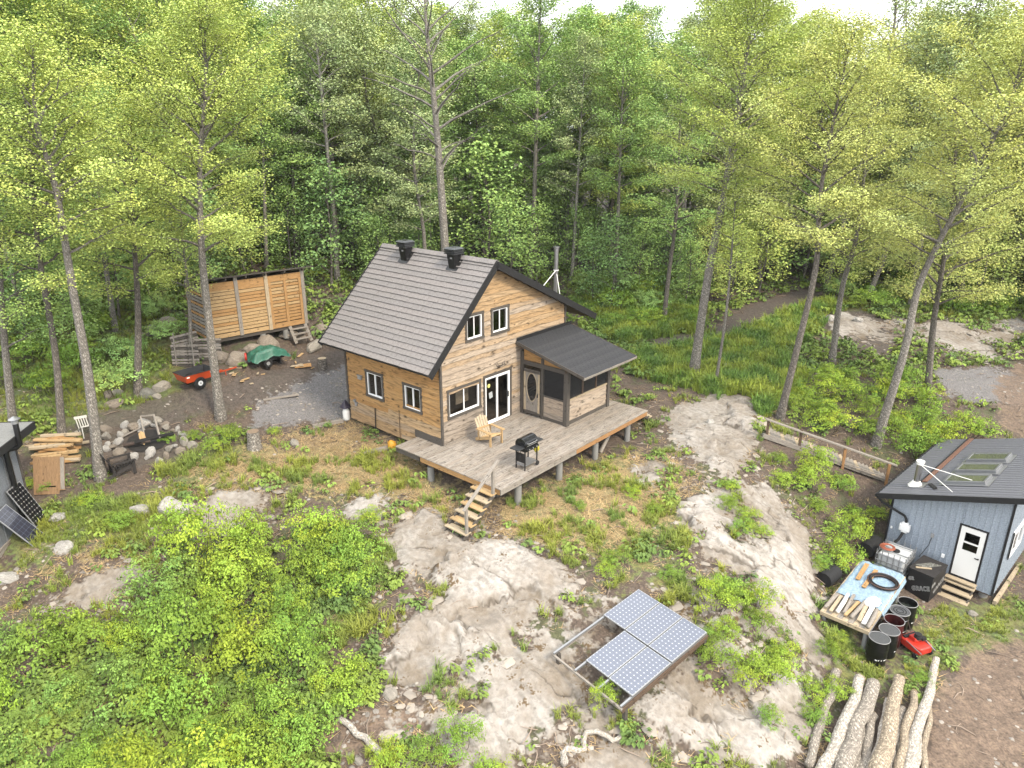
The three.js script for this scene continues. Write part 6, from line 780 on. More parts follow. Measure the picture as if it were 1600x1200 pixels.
{ // old white kitchen chair thrown askew
  const t = thing('white_chair', 'old white wooden chair tipped back beside the lumber pile', 'chair', at(-16.15, -24.75, 0.03), 0); t.rotation.set(-0.12, -0.75, 0.42); const m = M(0.78, 0.75, 0.66, { roughness: 0.5 });
  part(t, 'seat', box(0.44, 0.05, 0.42, 0.01), m, [0, 0.45, 0]); for (const [x, z] of [[-0.18, -0.17], [0.18, -0.17], [-0.18, 0.17], [0.18, 0.17]]) part(t, 'leg', tube([V(x, 0.44, z), V(x * 1.2, 0, z * 1.2)], 0.02, 6), m); for (let k = 0; k < 5; k++) part(t, 'spindle', bar([-0.2, 0.46, -0.17 + k * 0.085], [-0.32, 0.9, -0.17 + k * 0.085], 0.035, 0.02), m); part(t, 'back_rail', bar([-0.33, 0.93, -0.22], [-0.33, 0.93, 0.22], 0.03, 0.1), m);
}
{ // lumber pile
  const r = seeded(23); let n = 0;
  for (let k = 0; k < 26; k++) {
    const layer = Math.floor(k / 7), x = -16.85 + (r() - 0.5) * 0.7, z = -23.75 + (k % 7 - 3) * 0.17 + (r() - 0.5) * 0.1, l = 0.7 + 1.1 * r(), m = single('split_plank', 'rough split plank in the yellow lumber pile by the small shed', 'plank', box(l, 0.06 + 0.05 * r(), 0.12 + 0.1 * r(), 0.01), [mats.fresh, mats.pale, mats.cedar, mats.fresh][k % 4], at(x, z, 0.06 + layer * 0.11), [(r() - 0.5) * 0.3, 0.25 + (r() - 0.5) * 0.5, (r() - 0.5) * 0.12], 'planks of the yellow lumber pile');
  }
  const ply = thing('plywood_sheet', 'stained plywood sheet with a slot leaning by the small shed', 'plywood', at(-15.95, -21.75, 0), 0.25); ply.rotation.x = -0.3; const s = new THREE.Shape([[-0.48, 0], [0.3, 0], [0.31, 0.12], [0.48, 0.13], [0.48, 1.3], [-0.48, 1.3]].map((p) => new THREE.Vector2(...p))); s.holes.push(new THREE.Path([[-0.3, 0.24], [-0.3, 0.29], [0.2, 0.29], [0.2, 0.24]].map((p) => new THREE.Vector2(...p)))); part(ply, 'sheet', metres(new THREE.ExtrudeGeometry(s, { depth: 0.018, bevelEnabled: false }), 0.95, 1.3, 0.02), wood(0.56, 0.34, 0.17)); part(ply, 'batten', box(0.12, 1.1, 0.02), mats.weathered, [0.41, 0.72, 0.03]); part(ply, 'brace_board', box(0.06, 1.2, 0.04), mats.weathered, [-0.3, 0.62, -0.03]);
}
{ // small grey shed at the left edge: x away from the camera along its wall, z out of it
  const t = thing('small_shed', 'small grey shed with pale flat roof and black stovepipe at the left edge', 'shed', [-15.88, -1.25, -18.03], 1.709), L = 3.25, h = 3.25, clad = M(0.36, 0.39, 0.435, { roughness: 0.7, map: speckle });
  part(t, 'wall', box(L, h, 0.1), clad, [L / 2, h / 2, -0.05]); part(t, 'end_wall', box(0.1, h, 2.6), clad, [L - 0.05, h / 2, -1.42]); part(t, 'end_wall', box(0.1, h, 2.6), clad, [0.05, h / 2, -1.42]); part(t, 'back_wall', box(L, h - 0.3, 0.1), clad, [L / 2, h / 2 - 0.15, -2.7]); part(t, 'corner_trim', box(0.08, h, 0.03), mats.greyDark, [L - 0.04, h / 2, 0.017]); part(t, 'base_sill', box(L, 0.22, 0.06), mats.weathered, [L / 2, 0.05, 0.035]); for (let k = 1; k < 4; k++) part(t, 'batten', box(0.04, h, 0.02), clad, [k * 0.8, h / 2, 0.01]);
  const R = sub(t, 'roof', [L / 2 + 0.05, h + 0.05, -1.2], [0.02, 0, 0]); part(R, 'roof_slab', box(L + 0.9, 0.1, 3.3), mats.greyDark, [0, 0.02, 0]); part(R, 'membrane', box(L + 0.88, 0.02, 3.28), M(0.42, 0.425, 0.415, { map: speckle, bumpMap: grit, bumpScale: 0.004 }), [0, 0.082, 0]); part(R, 'fascia', box(L + 0.94, 0.26, 0.04), mats.black, [0, -0.03, 1.672]); part(R, 'fascia', box(0.04, 0.26, 3.3), mats.black, [L / 2 + 0.472, -0.03, 0]);
  const P = sub(t, 'stovepipe', [L - 0.85, 0.25, 0.16]); part(P, 'pipe', tube([V(0, 0, 0), V(0, 2.55, 0), V(0.02, 2.7, 0.06), V(0.1, 2.74, 0.3), V(0.12, 2.82, 0.4), V(0.12, 3.55, 0.42)], 0.085, 14), mats.blackMetal); part(P, 'cap', merged([put(cyl(0.1, 0.1, 0.14, 14), 0.12, 3.62, 0.42), put(new THREE.ConeGeometry(0.17, 0.1, 16), 0.12, 3.75, 0.42)]), mats.galv); part(P, 'bracket', box(0.05, 0.04, 0.16), mats.dull, [0.0, 2.45, -0.02]);
}
// solar panels: lie in their xz plane, face up
const cellTex = (nx, ny, cell, gap, dot) => texture(nx * 24, ny * 24, (u, v) => { const a = u * nx % 1, b = v * ny % 1, da = Math.min(a, 1 - a), db = Math.min(b, 1 - b); if (dot && da + db < 0.2) return gap; if (da < 0.035 || db < 0.035) return dot ? [gap[0] * 0.7, gap[1] * 0.7, gap[2] * 0.72] : gap; return Math.abs(a - 0.33) < 0.018 || Math.abs(a - 0.67) < 0.018 ? [cell[0] + 0.14, cell[1] + 0.14, cell[2] + 0.15] : cell; });
function panel(parent, name, w, l, tex, pos) { const p = sub(parent, name, pos); const m = new THREE.MeshPhysicalMaterial({ map: tex, color: 0xb4b8c4, roughness: 0.3, clearcoat: 1, clearcoatRoughness: 0.05 }); const g = new THREE.BoxGeometry(w - 0.05, 0.01, l - 0.05); part(p, 'glass_face', g, m, [0, 0.018, 0]); part(p, 'frame', ring(w, l, 0.03, 0.04).rotateX(-Math.PI / 2), mats.galv, [0, -0.012, 0]); return p; }
{
  const mono = cellTex(6, 12, [0.40, 0.42, 0.46], [0.86, 0.87, 0.88], true), dark = cellTex(4, 9, [0.07, 0.075, 0.15], [0.55, 0.57, 0.62], false), dots = cellTex(5, 10, [0.035, 0.035, 0.06], [0.85, 0.82, 0.75], true);
  const t = thing('solar_array', 'tilted rack of five pale solar panels on the bedrock', 'solar array', [3.733, -1.515, -17.635]); t.rotation.set(0.095, -0.861, -0.038, 'YXZ'); const w = 0.78, l = 1.517;
  for (const [c, r] of [[0, 0], [1, 0], [2, 0], [1, 1], [2, 1]]) panel(t, 'panel', w, l, mono, [(c + 0.5) * (w + 0.02), 0.03, (r + 0.5) * (l + 0.04)]);
  const rail = (a, b, n, m = mats.galv) => part(t, n, bar(a, b, 0.05, 0.06), m); for (const x of [0.03, 0.82, 1.62, 2.36]) rail([x, -0.03, 0], [x, -0.03, 3.5], 'rail'); rail([0, -0.09, 3.5], [2.42, -0.09, 3.5], 'cross_rail', mats.weathered); rail([0, -0.09, 0.05], [2.42, -0.09, 0.05], 'cross_rail', mats.brown); part(t, 'side_beam', bar([2.4, -0.12, 0], [2.4, -0.14, 3.5], 0.06, 0.13), mats.brown); part(t, 'side_beam', bar([0.0, -0.1, 1.5], [0.0, -0.12, 3.5], 0.06, 0.08), mats.weathered);
  t.updateMatrixWorld(true); for (const [x, z] of [[2.38, 0.12], [0.05, 0.12], [2.38, 3.35], [0.05, 3.35]]) { const p = t.localToWorld(V(x, -0.1, z)), h = Math.max(0.1, p.y - groundY(p.x, p.z) + 0.05), leg = part(t, 'leg', box(0.1, h, 0.1), mats.greyDark, [x, -0.1 - h / 2, z]); }
  for (const [label, a, b, c, tex] of [['dark blue solar panel leaning on the small shed, nearest the bottom', [-15.2, -1.2, -19.45], [-15.2, -1.1, -20.0], [-16.0, 0.05, -19.55], dark], ['solar panel with pale dots leaning on the small shed under the stovepipe', [-15.5, -0.92, -20.15], [-15.5, -0.88, -20.75], [-16.1, 0.5, -20.45], dots]]) {
    const A = V(...b), Bv = V(...a), C = V(...c), x = Bv.clone().sub(A), wd = x.length(); x.normalize(); const zz = C.clone().sub(A); zz.addScaledVector(x, -zz.dot(x)); const ln = 1.48; zz.normalize(); const y = zz.clone().cross(x);
    const s = thing('leaning_solar_panel', label, 'solar panel', A.toArray()); s.quaternion.setFromRotationMatrix(new THREE.Matrix4().makeBasis(x, y, zz)); const p = panel(s, 'panel', wd + 0.05, ln, tex, [wd / 2, 0.02, ln / 2]); part(s, 'back_sheet', box(wd, 0.008, ln - 0.05), mats.white, [wd / 2, -0.012 + 0.02, ln / 2]);
  }
}
{ // flatbed with blue tarpaulin: x away along its length
  const t = thing('flatbed_trailer', 'low flatbed trailer with wooden deck beside the black drums', 'trailer', [11.4, -2.83, -19.3], 0.827), L = 3.7, W = 1.45, gy = groundY(11.4, -19.3) + 2.83;
  for (let k = 0; k < 9; k++) part(t, 'deck_board', box(L, 0.035, W / 9 - 0.008), k % 2 ? mats.weathered : mats.pale, [0, -0.02, -W / 2 + (k + 0.5) * W / 9]); for (const s of [-1, 1]) part(t, 'side_rail', box(L, 0.1, 0.05), mats.dull, [0, -0.09, s * (W / 2 - 0.03)]); part(t, 'end_rail', box(0.06, 0.12, W), mats.pale, [-L / 2 - 0.02, -0.07, 0]);
  const foot = (x, z) => Math.max(0.3, -groundY(11.4 + x * Math.cos(0.827) + z * Math.sin(0.827), -19.3 - x * Math.sin(0.827) + z * Math.cos(0.827)) - 2.83 - 0.1); for (const [x, z] of [[-1.75, -0.62], [-1.75, 0.62], [1.6, -0.62], [1.6, 0.62]]) { const h = foot(x, z); part(t, 'leg', cyl(0.07, 0.07, h, 10), mats.dull, [x, -0.12 - h / 2, z]); }
  part(t, 'axle', cyl(0.03, 0.03, W, 8), mats.black, [0.3, -0.5, 0], [Math.PI / 2, 0, 0]); for (const s of [-1, 1]) part(t, 'wheel', new THREE.TorusGeometry(0.2, 0.09, 10, 20), mats.rubber, [0.3, -0.52, s * (W / 2 - 0.2)]);
  const g = new THREE.PlaneGeometry(2.5, 1.55, 40, 24); g.rotateX(-Math.PI / 2); const p = g.attributes.position; for (let i = 0; i < p.count; i++) { const x = p.getX(i), z = p.getZ(i), e = smooth((Math.abs(z) - 0.68) / 0.1); p.setY(i, 0.03 + 0.015 * noise2(x * 3, z * 3) + 0.012 * Math.abs(noise2(x * 7, z * 2)) - 0.2 * e); p.setX(i, x + 0.06 * noise2(z * 3, 2)); } g.computeVertexNormals();
  const tp = single('blue_tarpaulin', 'faded blue tarpaulin spread over the flatbed', 'tarpaulin', g, M(0.50, 0.70, 0.88, { roughness: 0.55, side: THREE.DoubleSide, map: speckle }), [11.4 + 0.62 * Math.cos(0.827), -2.83, -19.3 - 0.62 * Math.sin(0.827)], [0, 0.827, 0]);
  const on = (x, y, z) => [11.4 + x * Math.cos(0.827) + z * Math.sin(0.827), -2.83 + y, -19.3 - x * Math.sin(0.827) + z * Math.cos(0.827)], r = seeded(29);
  for (const [x, z, l, w2, a, label, m] of [[1.25, -0.42, 1.15, 0.14, 0.05, 'orange board at the far left of the blue tarpaulin', mats.cedar], [1.0, -0.1, 1.3, 0.13, 0.0, 'second orange board on the blue tarpaulin partly under the hose coil', mats.cedar]]) single('orange_board', label, 'board', box(l, 0.03, w2, 0.004), m, on(x - 0.2, 0.09, z), [0, 0.827 + a, 0]);
  for (let k = 0; k < 9; k++) single('loose_board', 'grey and tan board in the row at the near end of the flatbed', 'board', k % 3 === 2 ? tube([V(-0.6, 0, 0), V(0, 0.02, 0.02), V(0.5, 0, 0)], [0.06, 0.065, 0.05], 7) : box(0.85 + 0.6 * r(), 0.03 + 0.03 * r(), 0.09 + 0.05 * r(), 0.005), [mats.weathered, mats.pale, mats.white, mats.weathered, mats.fresh][k % 5], on(-1.15 + (r() - 0.5) * 0.3, 0.07 + (k % 3 === 2 ? 0.03 : 0), -0.62 + k * 0.155), [0, 0.827 + (r() - 0.5) * 0.2, (r() - 0.5) * 0.05], 'boards on the near end of the flatbed');
  { const sack = new THREE.SphereGeometry(0.3, 16, 10); const q = sack.attributes.position; for (let i = 0; i < q.count; i++) { const k = 1 + 0.2 * noise3(q.getX(i) * 6, q.getY(i) * 6, q.getZ(i) * 6); q.setXYZ(i, q.getX(i) * k * 1.1, Math.max(-0.05, q.getY(i) * k * 0.35), q.getZ(i) * k * 0.7); } sack.computeVertexNormals(); single('white_sack', 'crumpled white sack lying on the blue tarpaulin edge', 'sack', sack, mats.plastic, on(-0.5, 0.1, 0.38), [0, 0.6, 0]); }
  { const c = thing('hose_coil', 'coil of black and brown hose on the blue tarpaulin', 'hose', on(0.85, 0.06, 0.28), 0.3), hm = [mats.black, M(0.10, 0.045, 0.03, { roughness: 0.6 }), mats.rubber]; for (let k = 0; k < 9; k++) part(c, 'loop', new THREE.TorusGeometry(0.36 + 0.03 * (k % 4) + 0.02 * r(), 0.02, 6, 34), hm[k % 3], [0.03 * r(), 0.02 + Math.floor(k / 3) * 0.032, 0.03 * r()], [Math.PI / 2 + (r() - 0.5) * 0.06, (r() - 0.5) * 0.06, 0]); }
  // drums along the flatbed
  const strokes = (() => { const c = document.createElement('canvas'); c.width = 512; c.height = 256; const x = c.getContext('2d'); x.fillStyle = '#0b0b0c'; x.fillRect(0, 0, 512, 256); x.fillStyle = '#dcdcda'; for (const o of [30, 286]) for (let k = 0; k < 7; k++) { x.fillRect(o + k * 24, 168, 7, 40); if (k % 2) x.fillRect(o + k * 24, 168, 18, 8); else x.fillRect(o + k * 24 + 4, 186, 16, 8); if (k % 3 === 0) x.fillRect(o + k * 24, 200, 18, 8); } const q = new THREE.CanvasTexture(c); q.colorSpace = THREE.SRGBColorSpace; q.wrapS = THREE.RepeatWrapping; return q; })();
  const drumMat = new THREE.MeshStandardMaterial({ map: strokes, roughness: 0.35, metalness: 0.1 });
  const profile = [[0.27, 0], [0.285, 0.02], [0.285, 0.27], [0.295, 0.285], [0.295, 0.3], [0.285, 0.315], [0.285, 0.58], [0.295, 0.595], [0.295, 0.61], [0.285, 0.625], [0.285, 0.86]].map((q) => new THREE.Vector2(...q)), shell = new THREE.LatheGeometry(profile, 28);
  const labels = ['black drum with grey lid and white lettering nearest the logs', 'black drum with shiny grey lid, second from the logs', 'open reddish black drum in the middle of the row', 'black drum with a ribbed lid, second from the shed', 'open black drum nearest the shed, holding water'];
  [[10.86, -17.2], [11.37, -17.62], [11.78, -18.12], [12.22, -18.62], [12.74, -19.12]].forEach(([x, z], k) => {
    const d = thing('steel_drum', labels[k], 'drum', at(x, z, 0.005), 2.2 + k, 'black drums beside the flatbed'), m = drumMat.clone(); if (k === 2) { m.map = speckle; m.color.setRGB(0.06, 0.012, 0.012); } part(d, 'shell', shell, m).material.side = THREE.DoubleSide; part(d, 'rim', new THREE.TorusGeometry(0.288, 0.010, 8, 36), mats.dull, [0, 0.865, 0], [Math.PI / 2, 0, 0]);
    if (k === 0 || k === 1 || k === 3) part(d, 'lid', cyl(0.28, 0.28, 0.02, 28), M(0.23, 0.235, 0.245, { roughness: 0.3, metalness: 0.4, map: speckle }), [0, 0.845, 0]); else part(d, k === 4 ? 'water' : 'drum_floor', cyl(0.278, 0.278, 0.02, 28), k === 4 ? M(0.05, 0.06, 0.05, { roughness: 0.05 }) : mats.black, [0, k === 4 ? 0.62 : 0.05, 0]);
    if (k === 3) for (const q of [0.1, 0.18]) part(d, 'lid_ring', new THREE.TorusGeometry(q, 0.012, 6, 24), mats.black, [0, 0.858, 0], [Math.PI / 2, 0, 0]);
  });
  for (const [x, z, l, s] of [[10.72, -20.35, 'black drum lying on its side left of the flatbed', 0.9], [13.15, -22.45, 'black drum lying behind the white water tank', 1.0]]) { const d = thing('fallen_drum', l, 'drum', at(x, z, 0.28 * s), 0.7); d.rotation.set(0, 0.7, Math.PI / 2); d.scale.setScalar(s); part(d, 'shell', shell, mats.black, [0, -0.43, 0]); part(d, 'lid', cyl(0.275, 0.275, 0.02, 24), mats.rubber, [0, 0.42, 0]); part(d, 'base', cyl(0.27, 0.27, 0.02, 24), mats.rubber, [0, -0.42, 0]); }
}
{ // water tank in a cage
  const [x, z] = [13.62, -21.66], b = at(x, z), t = thing('water_tank', 'white plastic water tank in a metal cage against the grey shed', 'tank', b, 0.785), h = -2.75 - b[1], W = 1.1, D = 0.95;
  part(t, 'pallet_base', merged([put(box(W, 0.04, D), 0, 0.12, 0), put(box(0.12, 0.1, D), -0.45, 0.05, 0), put(box(0.12, 0.1, D), 0.45, 0.05, 0), put(box(0.12, 0.1, D), 0, 0.05, 0)]), mats.dull); part(t, 'tank_body', box(W - 0.08, h - 0.2, D - 0.08, 0.06), M(0.72, 0.74, 0.75, { roughness: 0.4 }), [0, 0.15 + (h - 0.2) / 2, 0]); part(t, 'water_level', box(W - 0.074, 0.3, D - 0.074, 0.02), M(0.30, 0.36, 0.40, { roughness: 0.35 }), [0, 0.34, 0]); part(t, 'lid', cyl(0.12, 0.12, 0.05, 18), mats.black, [0, h - 0.03, 0]);
  for (let k = 0; k < 6; k++) for (const s of [-1, 1]) part(t, 'cage_bar', boxOnce(0.022, 0.9, 0.022), mats.galv, [-W / 2 + 0.02 + k * (W - 0.04) / 5, 0.15 + 0.45, s * D / 2]); for (let k = 1; k < 5; k++) for (const s of [-1, 1]) part(t, 'cage_bar', boxOnce(0.022, 0.9, 0.022), mats.galv, [s * W / 2, 0.6, -D / 2 + k * D / 5]);
  for (let k = 0; k < 4; k++) part(t, 'cage_ring', ring(W + 0.03, D + 0.03, 0.024, 0.03).rotateX(-Math.PI / 2), mats.galv, [0, 0.2 + k * (h - 0.28) / 3, 0]); for (const s of [-0.3, 0.3]) part(t, 'top_bar', box(0.03, 0.03, D), mats.galv, [s, h + 0.03, 0]);
  const c = thing('red_hose_coil', 'coil of red hose lying on the white tank', 'hose', [x - 0.28, b[1] + h + 0.05, z - 0.1]); for (let k = 0; k < 5; k++) part(c, 'loop', new THREE.TorusGeometry(0.24 - 0.025 * k, 0.016, 6, 28), M(0.42, 0.12, 0.06, { roughness: 0.5 }), [0.01 * k, 0.02 + 0.012 * (k % 2), 0], [Math.PI / 2, 0, 0]);
}
{ // cube wrapped in printed black sheet
  const word = (() => { const c = document.createElement('canvas'); c.width = c.height = 512; const x = c.getContext('2d'); x.fillStyle = '#121214'; x.fillRect(0, 0, 512, 512); x.strokeStyle = '#b9b9b6'; x.lineWidth = 5; x.font = 'bold 120px sans-serif'; x.save(); x.translate(250, 330); x.rotate(-0.35); x.strokeText('GRACE', -130, 40); x.restore(); x.save(); x.translate(40, 200); x.rotate(-0.35); x.font = 'bold 90px sans-serif'; x.strokeText('GR', -20, 30); x.restore(); const q = new THREE.CanvasTexture(c); q.colorSpace = THREE.SRGBColorSpace; return q; })();
  const [x, z] = [14.42, -20.98], b = at(x, z, -0.02), t = thing('wrapped_crate', 'black sheet wrapped crate with outlined white lettering beside the tank', 'crate', b, 0.685), h = -2.98 - b[1], m = new THREE.MeshStandardMaterial({ map: word, roughness: 0.55 });
  part(t, 'wrap', new THREE.BoxGeometry(1.15, h, 0.78), m, [0, h / 2, 0]); part(t, 'lid_board', box(1.18, 0.03, 0.82, 0.006), M(0.04, 0.033, 0.03, { map: grain }), [0, h + 0.016, 0]); for (let k = 0; k < 4; k++) part(t, 'print_strip', box(0.62, 0.006, 0.06), M(0.4, 0.41, 0.38, { map: barkTex }), [0.0 + 0.03 * k, h + 0.035, -0.16 + k * 0.09], [0, -0.5, 0]); single('short_stick', 'short pale stick lying on the black crate', 'stick', box(0.5, 0.03, 0.06), mats.pale, [x - 0.25, b[1] + h + 0.05, z + 0.14], [0, -0.2, 0]);
}
{ // red mower
  const t = thing('red_mower', 'red garden machine with folded silver handle near the drums', 'mower', at(12.42, -17.85, 0), 0.35), red = M(0.68, 0.045, 0.025, { roughness: 0.35 });
  const s = new THREE.Shape(); s.moveTo(-0.26, -0.32); s.quadraticCurveTo(-0.3, 0.3, -0.18, 0.34); s.lineTo(0.18, 0.34); s.quadraticCurveTo(0.3, 0.3, 0.26, -0.32); const g = new THREE.ExtrudeGeometry(s, { depth: 0.14, bevelEnabled: true, bevelThickness: 0.05, bevelSize: 0.05, bevelSegments: 3 }); g.rotateX(Math.PI / 2);
  part(t, 'deck', g, red, [0, 0.34, 0]); part(t, 'engine_cover', box(0.3, 0.14, 0.3, 0.05), red, [0, 0.44, -0.05]); part(t, 'black_band', box(0.5, 0.05, 0.1), mats.black, [0, 0.41, -0.24]); part(t, 'engine', merged([put(cyl(0.1, 0.12, 0.16, 12), 0, 0.56, 0.02), put(box(0.16, 0.08, 0.12), 0.12, 0.5, 0.1)]), mats.rubber); for (const [x, z] of [[-0.3, -0.35], [0.3, -0.35], [-0.3, 0.28], [0.3, 0.28]]) part(t, 'wheel', merged([put(cyl(z < 0 ? 0.13 : 0.09, z < 0 ? 0.13 : 0.09, 0.06, 16), 0, 0, 0, 0, 0, Math.PI / 2)]), mats.rubber, [x, z < 0 ? 0.13 : 0.09, z]);
  part(t, 'handle', merged([tube([V(-0.2, 0.4, -0.4), V(-0.12, 0.7, -0.5), V(0.12, 0.7, -0.5), V(0.2, 0.4, -0.4)], 0.016, 6), tube([V(-0.3, 0.38, -0.1), V(-0.36, 0.35, 0.5)], 0.016, 6), tube([V(0.22, 0.45, 0.0), V(0.16, 0.36, 0.52)], 0.02, 6)]), mats.steel);
}
// logs
const logTex = reps(barkTex, 1, 0.6);
const logLooks = [M(0.85, 0.78, 0.70, { map: logTex, bumpMap: logTex, bumpScale: 0.02, roughness: 0.95 }), M(1.2, 1.13, 1.04, { map: logTex, bumpMap: logTex, bumpScale: 0.01, roughness: 0.9 }), M(1.0, 0.85, 0.66, { map: logTex, bumpMap: logTex, bumpScale: 0.015, roughness: 0.95 })];
function logShape(a, b, r0, r1, seed, bend = 0.06) { const r = seeded(seed), n = 14, p = [], q = [], ph = r() * 9; for (let i = 0; i <= n; i++) { const t = i / n; p.push(a.clone().lerp(b, t).add(V(bend * noise2(t * 2.4 + ph, 1), bend * 0.5 * noise2(t * 2 + ph, 5), bend * noise2(t * 2.4 + ph, 9)))); q.push(lerp(r0, r1, t) * (1 + 0.09 * noise2(t * 6 + ph, 3))); } const g = tube(p, q, 12), P = g.attributes.position; for (let i = 0; i < P.count; i++) { const k = 0.05 * noise3(P.getX(i) * 5, P.getY(i) * 5, P.getZ(i) * 5) * r0; P.setXYZ(i, P.getX(i) + k, P.getY(i) + k, P.getZ(i) + k); } g.computeVertexNormals(); return g; }
const logLabels = ['leftmost thin grey log of the log pile', 'log with a pale debarked upper half, left in the pile', 'thick dark barked log left of the middle of the pile', 'short log under the thick dark log', 'thickest tan log in the middle of the pile', 'thin tan log just right of the thickest log', 'long pale log reaching highest at the right of the pile', 'short pale log at the right foot of the pile', 'thin log wedged beneath the debarked log', 'half hidden log beside the thickest tan log', 'small pale stick left of the log pile', 'slim grey pole leaning between the two left logs', 'slim pale pole left of the thickest tan log', 'slim grey pole under the thin tan log', 'slim tan pole at the far right of the pile'];
LOGS.forEach(([x0, z0, x1, z1, q0, q1, look], i) => { const r0 = q0, r1 = q1; const up = [0.02, 0.06, 0.12, -0.02, 0.08, 0.1, 0.05, 0.02, -0.05, -0.03, 0.0, 0.1, 0.1, 0.0, 0.02][i], a = V(...at(x0, z0, r0 + up)), b = V(...at(x1, z1, r1 + up * 0.6)), base = a.clone(); a.sub(base); b.sub(base); const t = thing('cut_log', logLabels[i], 'log', base.toArray()); part(t, 'bark', logShape(a, b, r0, r1, 60 + i), logLooks[look]); part(t, 'cut_end', (() => { const g = cyl(r1 * 0.9, r1 * 0.9, 0.012, 14); g.applyQuaternion(new THREE.Quaternion().setFromUnitVectors(V(0, 1, 0), b.clone().normalize())); g.translate(...b.clone().normalize().multiplyScalar(b.length() + 0.008).add(V(0.06 * noise2(2.4, 1) * 0, 0, 0)).toArray()); return g; })(), mats.pale); });
single('grey_fallen_log', 'bare grey fallen log on the soil below the thicket', 'log', logShape(V(-0.6, 0.1, -0.5), V(0.62, 0.1, 0.55), 0.07, 0.09, 81), logLooks[1], at(-3.7, -13.3)); single('grey_fallen_log', 'bent bare branch on the rock at the bottom edge', 'log', logShape(V(-0.95, 0.06, 0.4), V(1.0, 0.14, -0.35), 0.09, 0.045, 82, 0.25), logLooks[1], at(2.0, -13.25));
single('dark_log', 'dark fallen log in the grass beyond the rock ridge', 'log', logShape(V(0, 0.2, 0), V(2.7, 0.15, 0.7), 0.2, 0.16, 83), M(0.075, 0.06, 0.052, { map: barkTex, bumpMap: barkTex, bumpScale: 0.03 }), at(10.5, -33.7)); single('pale_board', 'white weathered board lying behind the dark log', 'board', box(1.4, 0.05, 0.3, 0.01), M(0.75, 0.72, 0.66, { map: grain }), at(11.5, -34.6, 0.3), [0.3, -0.25, -0.05]); single('dark_log', 'second dark log lying in front of the white board', 'log', logShape(V(0, 0.15, 0), V(2.2, 0.12, 0.5), 0.14, 0.12, 84), M(0.085, 0.07, 0.06, { map: barkTex }), at(10.6, -33.15));
{ // plank walkway with one railing, going down to the shed
  const base = V(10.71, -1.04, -27.33), t = thing('walkway', 'plank walkway with a railing sloping down to the grey shed', 'walkway', base.toArray()), P = [[10.71, -27.33], [12.03, -27.06], [13.73, -26.57], [15.42, -26.14]].map(([x, z]) => V(x, Math.max(groundY(x, z) + 0.12, -1.0 - (x - 10.71) * 0.3), z).sub(base)), dir = P[3].clone().sub(P[0]), back = V(dir.z, 0, -dir.x).normalize(); if (back.z > 0) back.negate();
  P.forEach((p, i) => part(t, 'post', box(0.1, 1.1, 0.1, 0.006), i < 2 ? mats.brown : mats.orange, [p.x, p.y + 0.28, p.z], [0, -0.25, 0])); const rail = (h, w, hh, m, n) => part(t, n, bar(P[0].clone().add(V(-0.15, h, 0)).toArray(), P[3].clone().add(V(0.3, h - 0.09, 0)).toArray(), w, hh), m); rail(0.86, 0.16, 0.05, mats.weathered, 'handrail'); rail(0.1, 0.05, 0.2, mats.weathered, 'stringer');
  const far = part(t, 'stringer', bar(P[0].clone().addScaledVector(back, 0.95).toArray(), P[3].clone().addScaledVector(back, 0.95).toArray(), 0.05, 0.2), mats.weathered); for (let k = 0; k < 32; k++) { const a = P[0].clone().lerp(P[3], (k + 0.5) / 32).addScaledVector(back, 0.48).add(V(0, 0.12, 0)), b = part(t, 'plank', boxOnce(0.145, 0.035, 1.0), k % 4 ? mats.weathered : mats.pale, a.toArray()); b.rotation.set(0, Math.atan2(back.x, back.z), 0); }
}
// odds and ends
{ const [x, y, z] = at(-10.1, -25.35), t = thing('tree_stump', 'cut tree stump beside the bright young tree near the gravel', 'stump', [x, y, z]); part(t, 'bark', tube([V(0, -0.15, 0), V(0, 0.08, 0), V(0, 0.4, 0), V(0.01, 0.68, 0)], [0.36, 0.27, 0.235, 0.23], 14, false), bark[0]); part(t, 'cut_top', cyl(0.225, 0.225, 0.02, 16), wood(0.5, 0.36, 0.24), [0.01, 0.67, 0]); }
single('loose_plank', 'long grey plank lying on the track left of the cabin', 'plank', box(1.5, 0.05, 0.14), mats.weathered, at(-10.1, -29.0, 0.05), [0, 0.45, 0]); single('loose_plank', 'grey timber against the far left foot of the cabin', 'plank', box(1.3, 0.14, 0.14), mats.weathered, at(-7.75, -27.55, 0.06), [0, 0.5, 0]); single('loose_plank', 'grey timber by the yellow pot at the cabin wall', 'plank', box(1.1, 0.14, 0.16), mats.weathered, at(-5.35, -25.3, 0.08), [0, 0.6, 0]);
{ const g = new THREE.SphereGeometry(0.17, 14, 10), p = g.attributes.position; for (let i = 0; i < p.count; i++) { const k = 1 + 0.2 * noise3(p.getX(i) * 12, p.getY(i) * 12, p.getZ(i) * 12); p.setXYZ(i, p.getX(i) * k, p.getY(i) * k * 1.3, p.getZ(i) * k); } g.computeVertexNormals(); single('yellow_bucket', 'orange yellow bundle at the end of the timber by the cabin wall', 'bundle', g, M(0.75, 0.38, 0.03, { roughness: 0.6 }), at(-4.75, -25.55, 0.2)); }
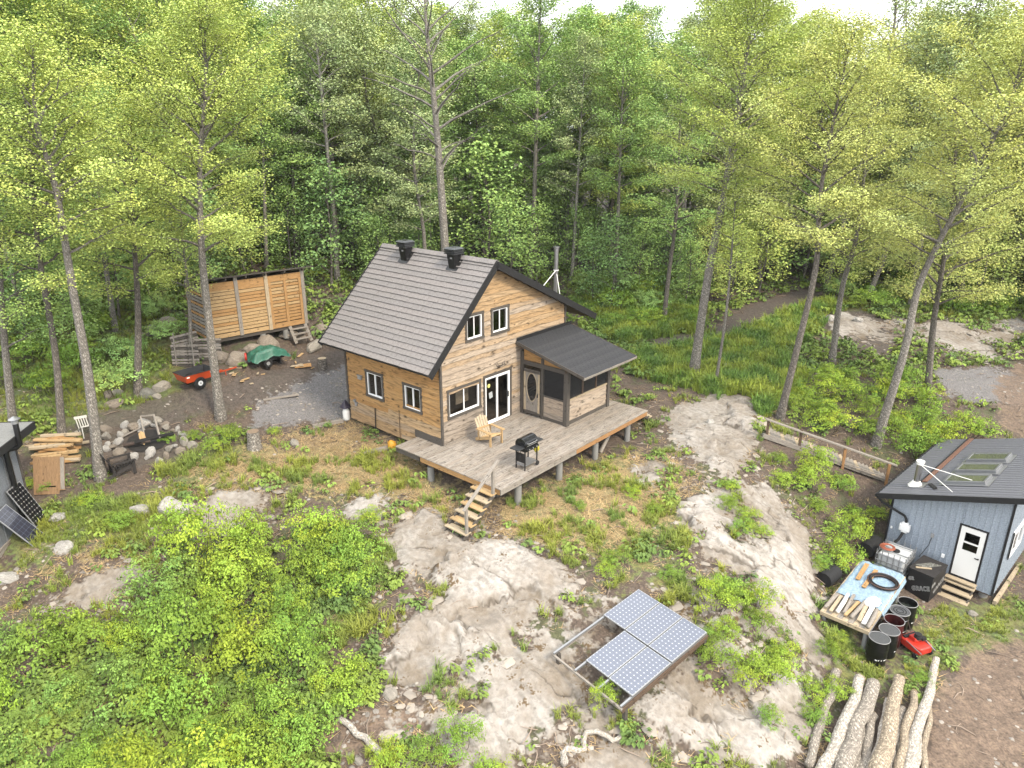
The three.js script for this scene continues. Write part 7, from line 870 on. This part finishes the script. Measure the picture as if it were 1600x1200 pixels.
{ const c = cab(-0.2, 0, -5.72), t = thing('gas_bottle', 'white gas bottle under a small dark peaked hood at the cabin corner', 'gas bottle', at(c[0], c[2]), 0.858); part(t, 'bottle', new THREE.LatheGeometry([[0, 0], [0.13, 0.01], [0.15, 0.08], [0.15, 0.42], [0.1, 0.52], [0.05, 0.55]].map((q) => new THREE.Vector2(...q)), 18), mats.white); const r = new THREE.CylinderGeometry(0.01, 0.26, 0.36, 4, 1); r.rotateY(Math.PI / 4); part(t, 'hood', r, M(0.045, 0.035, 0.06, { roughness: 0.5 }), [0, 0.78, 0]); part(t, 'regulator', box(0.1, 0.14, 0.1), M(0.3, 0.32, 0.38), [0, 0.6, 0]); }
single('rubber_tyre', 'black rubber tyre lying on the slope behind the cabin roof', 'tyre', new THREE.TorusGeometry(0.32, 0.13, 12, 28), mats.rubber, at(-9.2, -37.4, 0.12), [Math.PI / 2 + 0.1, 0, 0]);
{ const r = seeded(35); for (const [x, z, n, l] of [[-11.9, -30.0, 9, 'pale wood offcut on the chip litter near the red cart hitch'], [-10.2, -32.3, 6, 'pale wood offcut lying below the woodshed steps']]) for (let k = 0; k < n; k++) single('wood_offcut', l, 'offcut', box(0.16 + 0.4 * r(), 0.03, 0.06 + 0.12 * r()), [mats.pale, mats.fresh][k % 2], at(x + (r() - 0.5) * 1.6, z + (r() - 0.5) * 1.1, 0.03), [(r() - 0.5) * 0.3, r() * 3, (r() - 0.5) * 0.3], l); single('brown_board', 'square tan board lying flat below the woodshed steps', 'board', box(0.75, 0.03, 0.5), mats.cedar, at(-9.9, -31.9, 0.04), [0, 0.3, 0]); const tt = thing('chopping_block', 'sawn log block standing by the cabin roof corner', 'block', at(-9.0, -32.0)); part(tt, 'bark', cyl(0.2, 0.22, 0.55, 14, true), bark[1], [0, 0.25, 0]); part(tt, 'cut_top', cyl(0.2, 0.2, 0.02, 14), mats.pale, [0, 0.52, 0]); }
for (const [x, z, l] of [[-14.95, -30.0, 'grey stake standing left of the upright pallet'], [-14.15, -29.95, 'grey stake standing in front of the upright pallet']]) single('stake', l, 'stake', tube([V(0, -0.2, 0), V(0.03, 1.5, -0.1)], [0.035, 0.025], 6), mats.weathered, at(x, z));
console.log('things');
renderer.render(scene, camera);
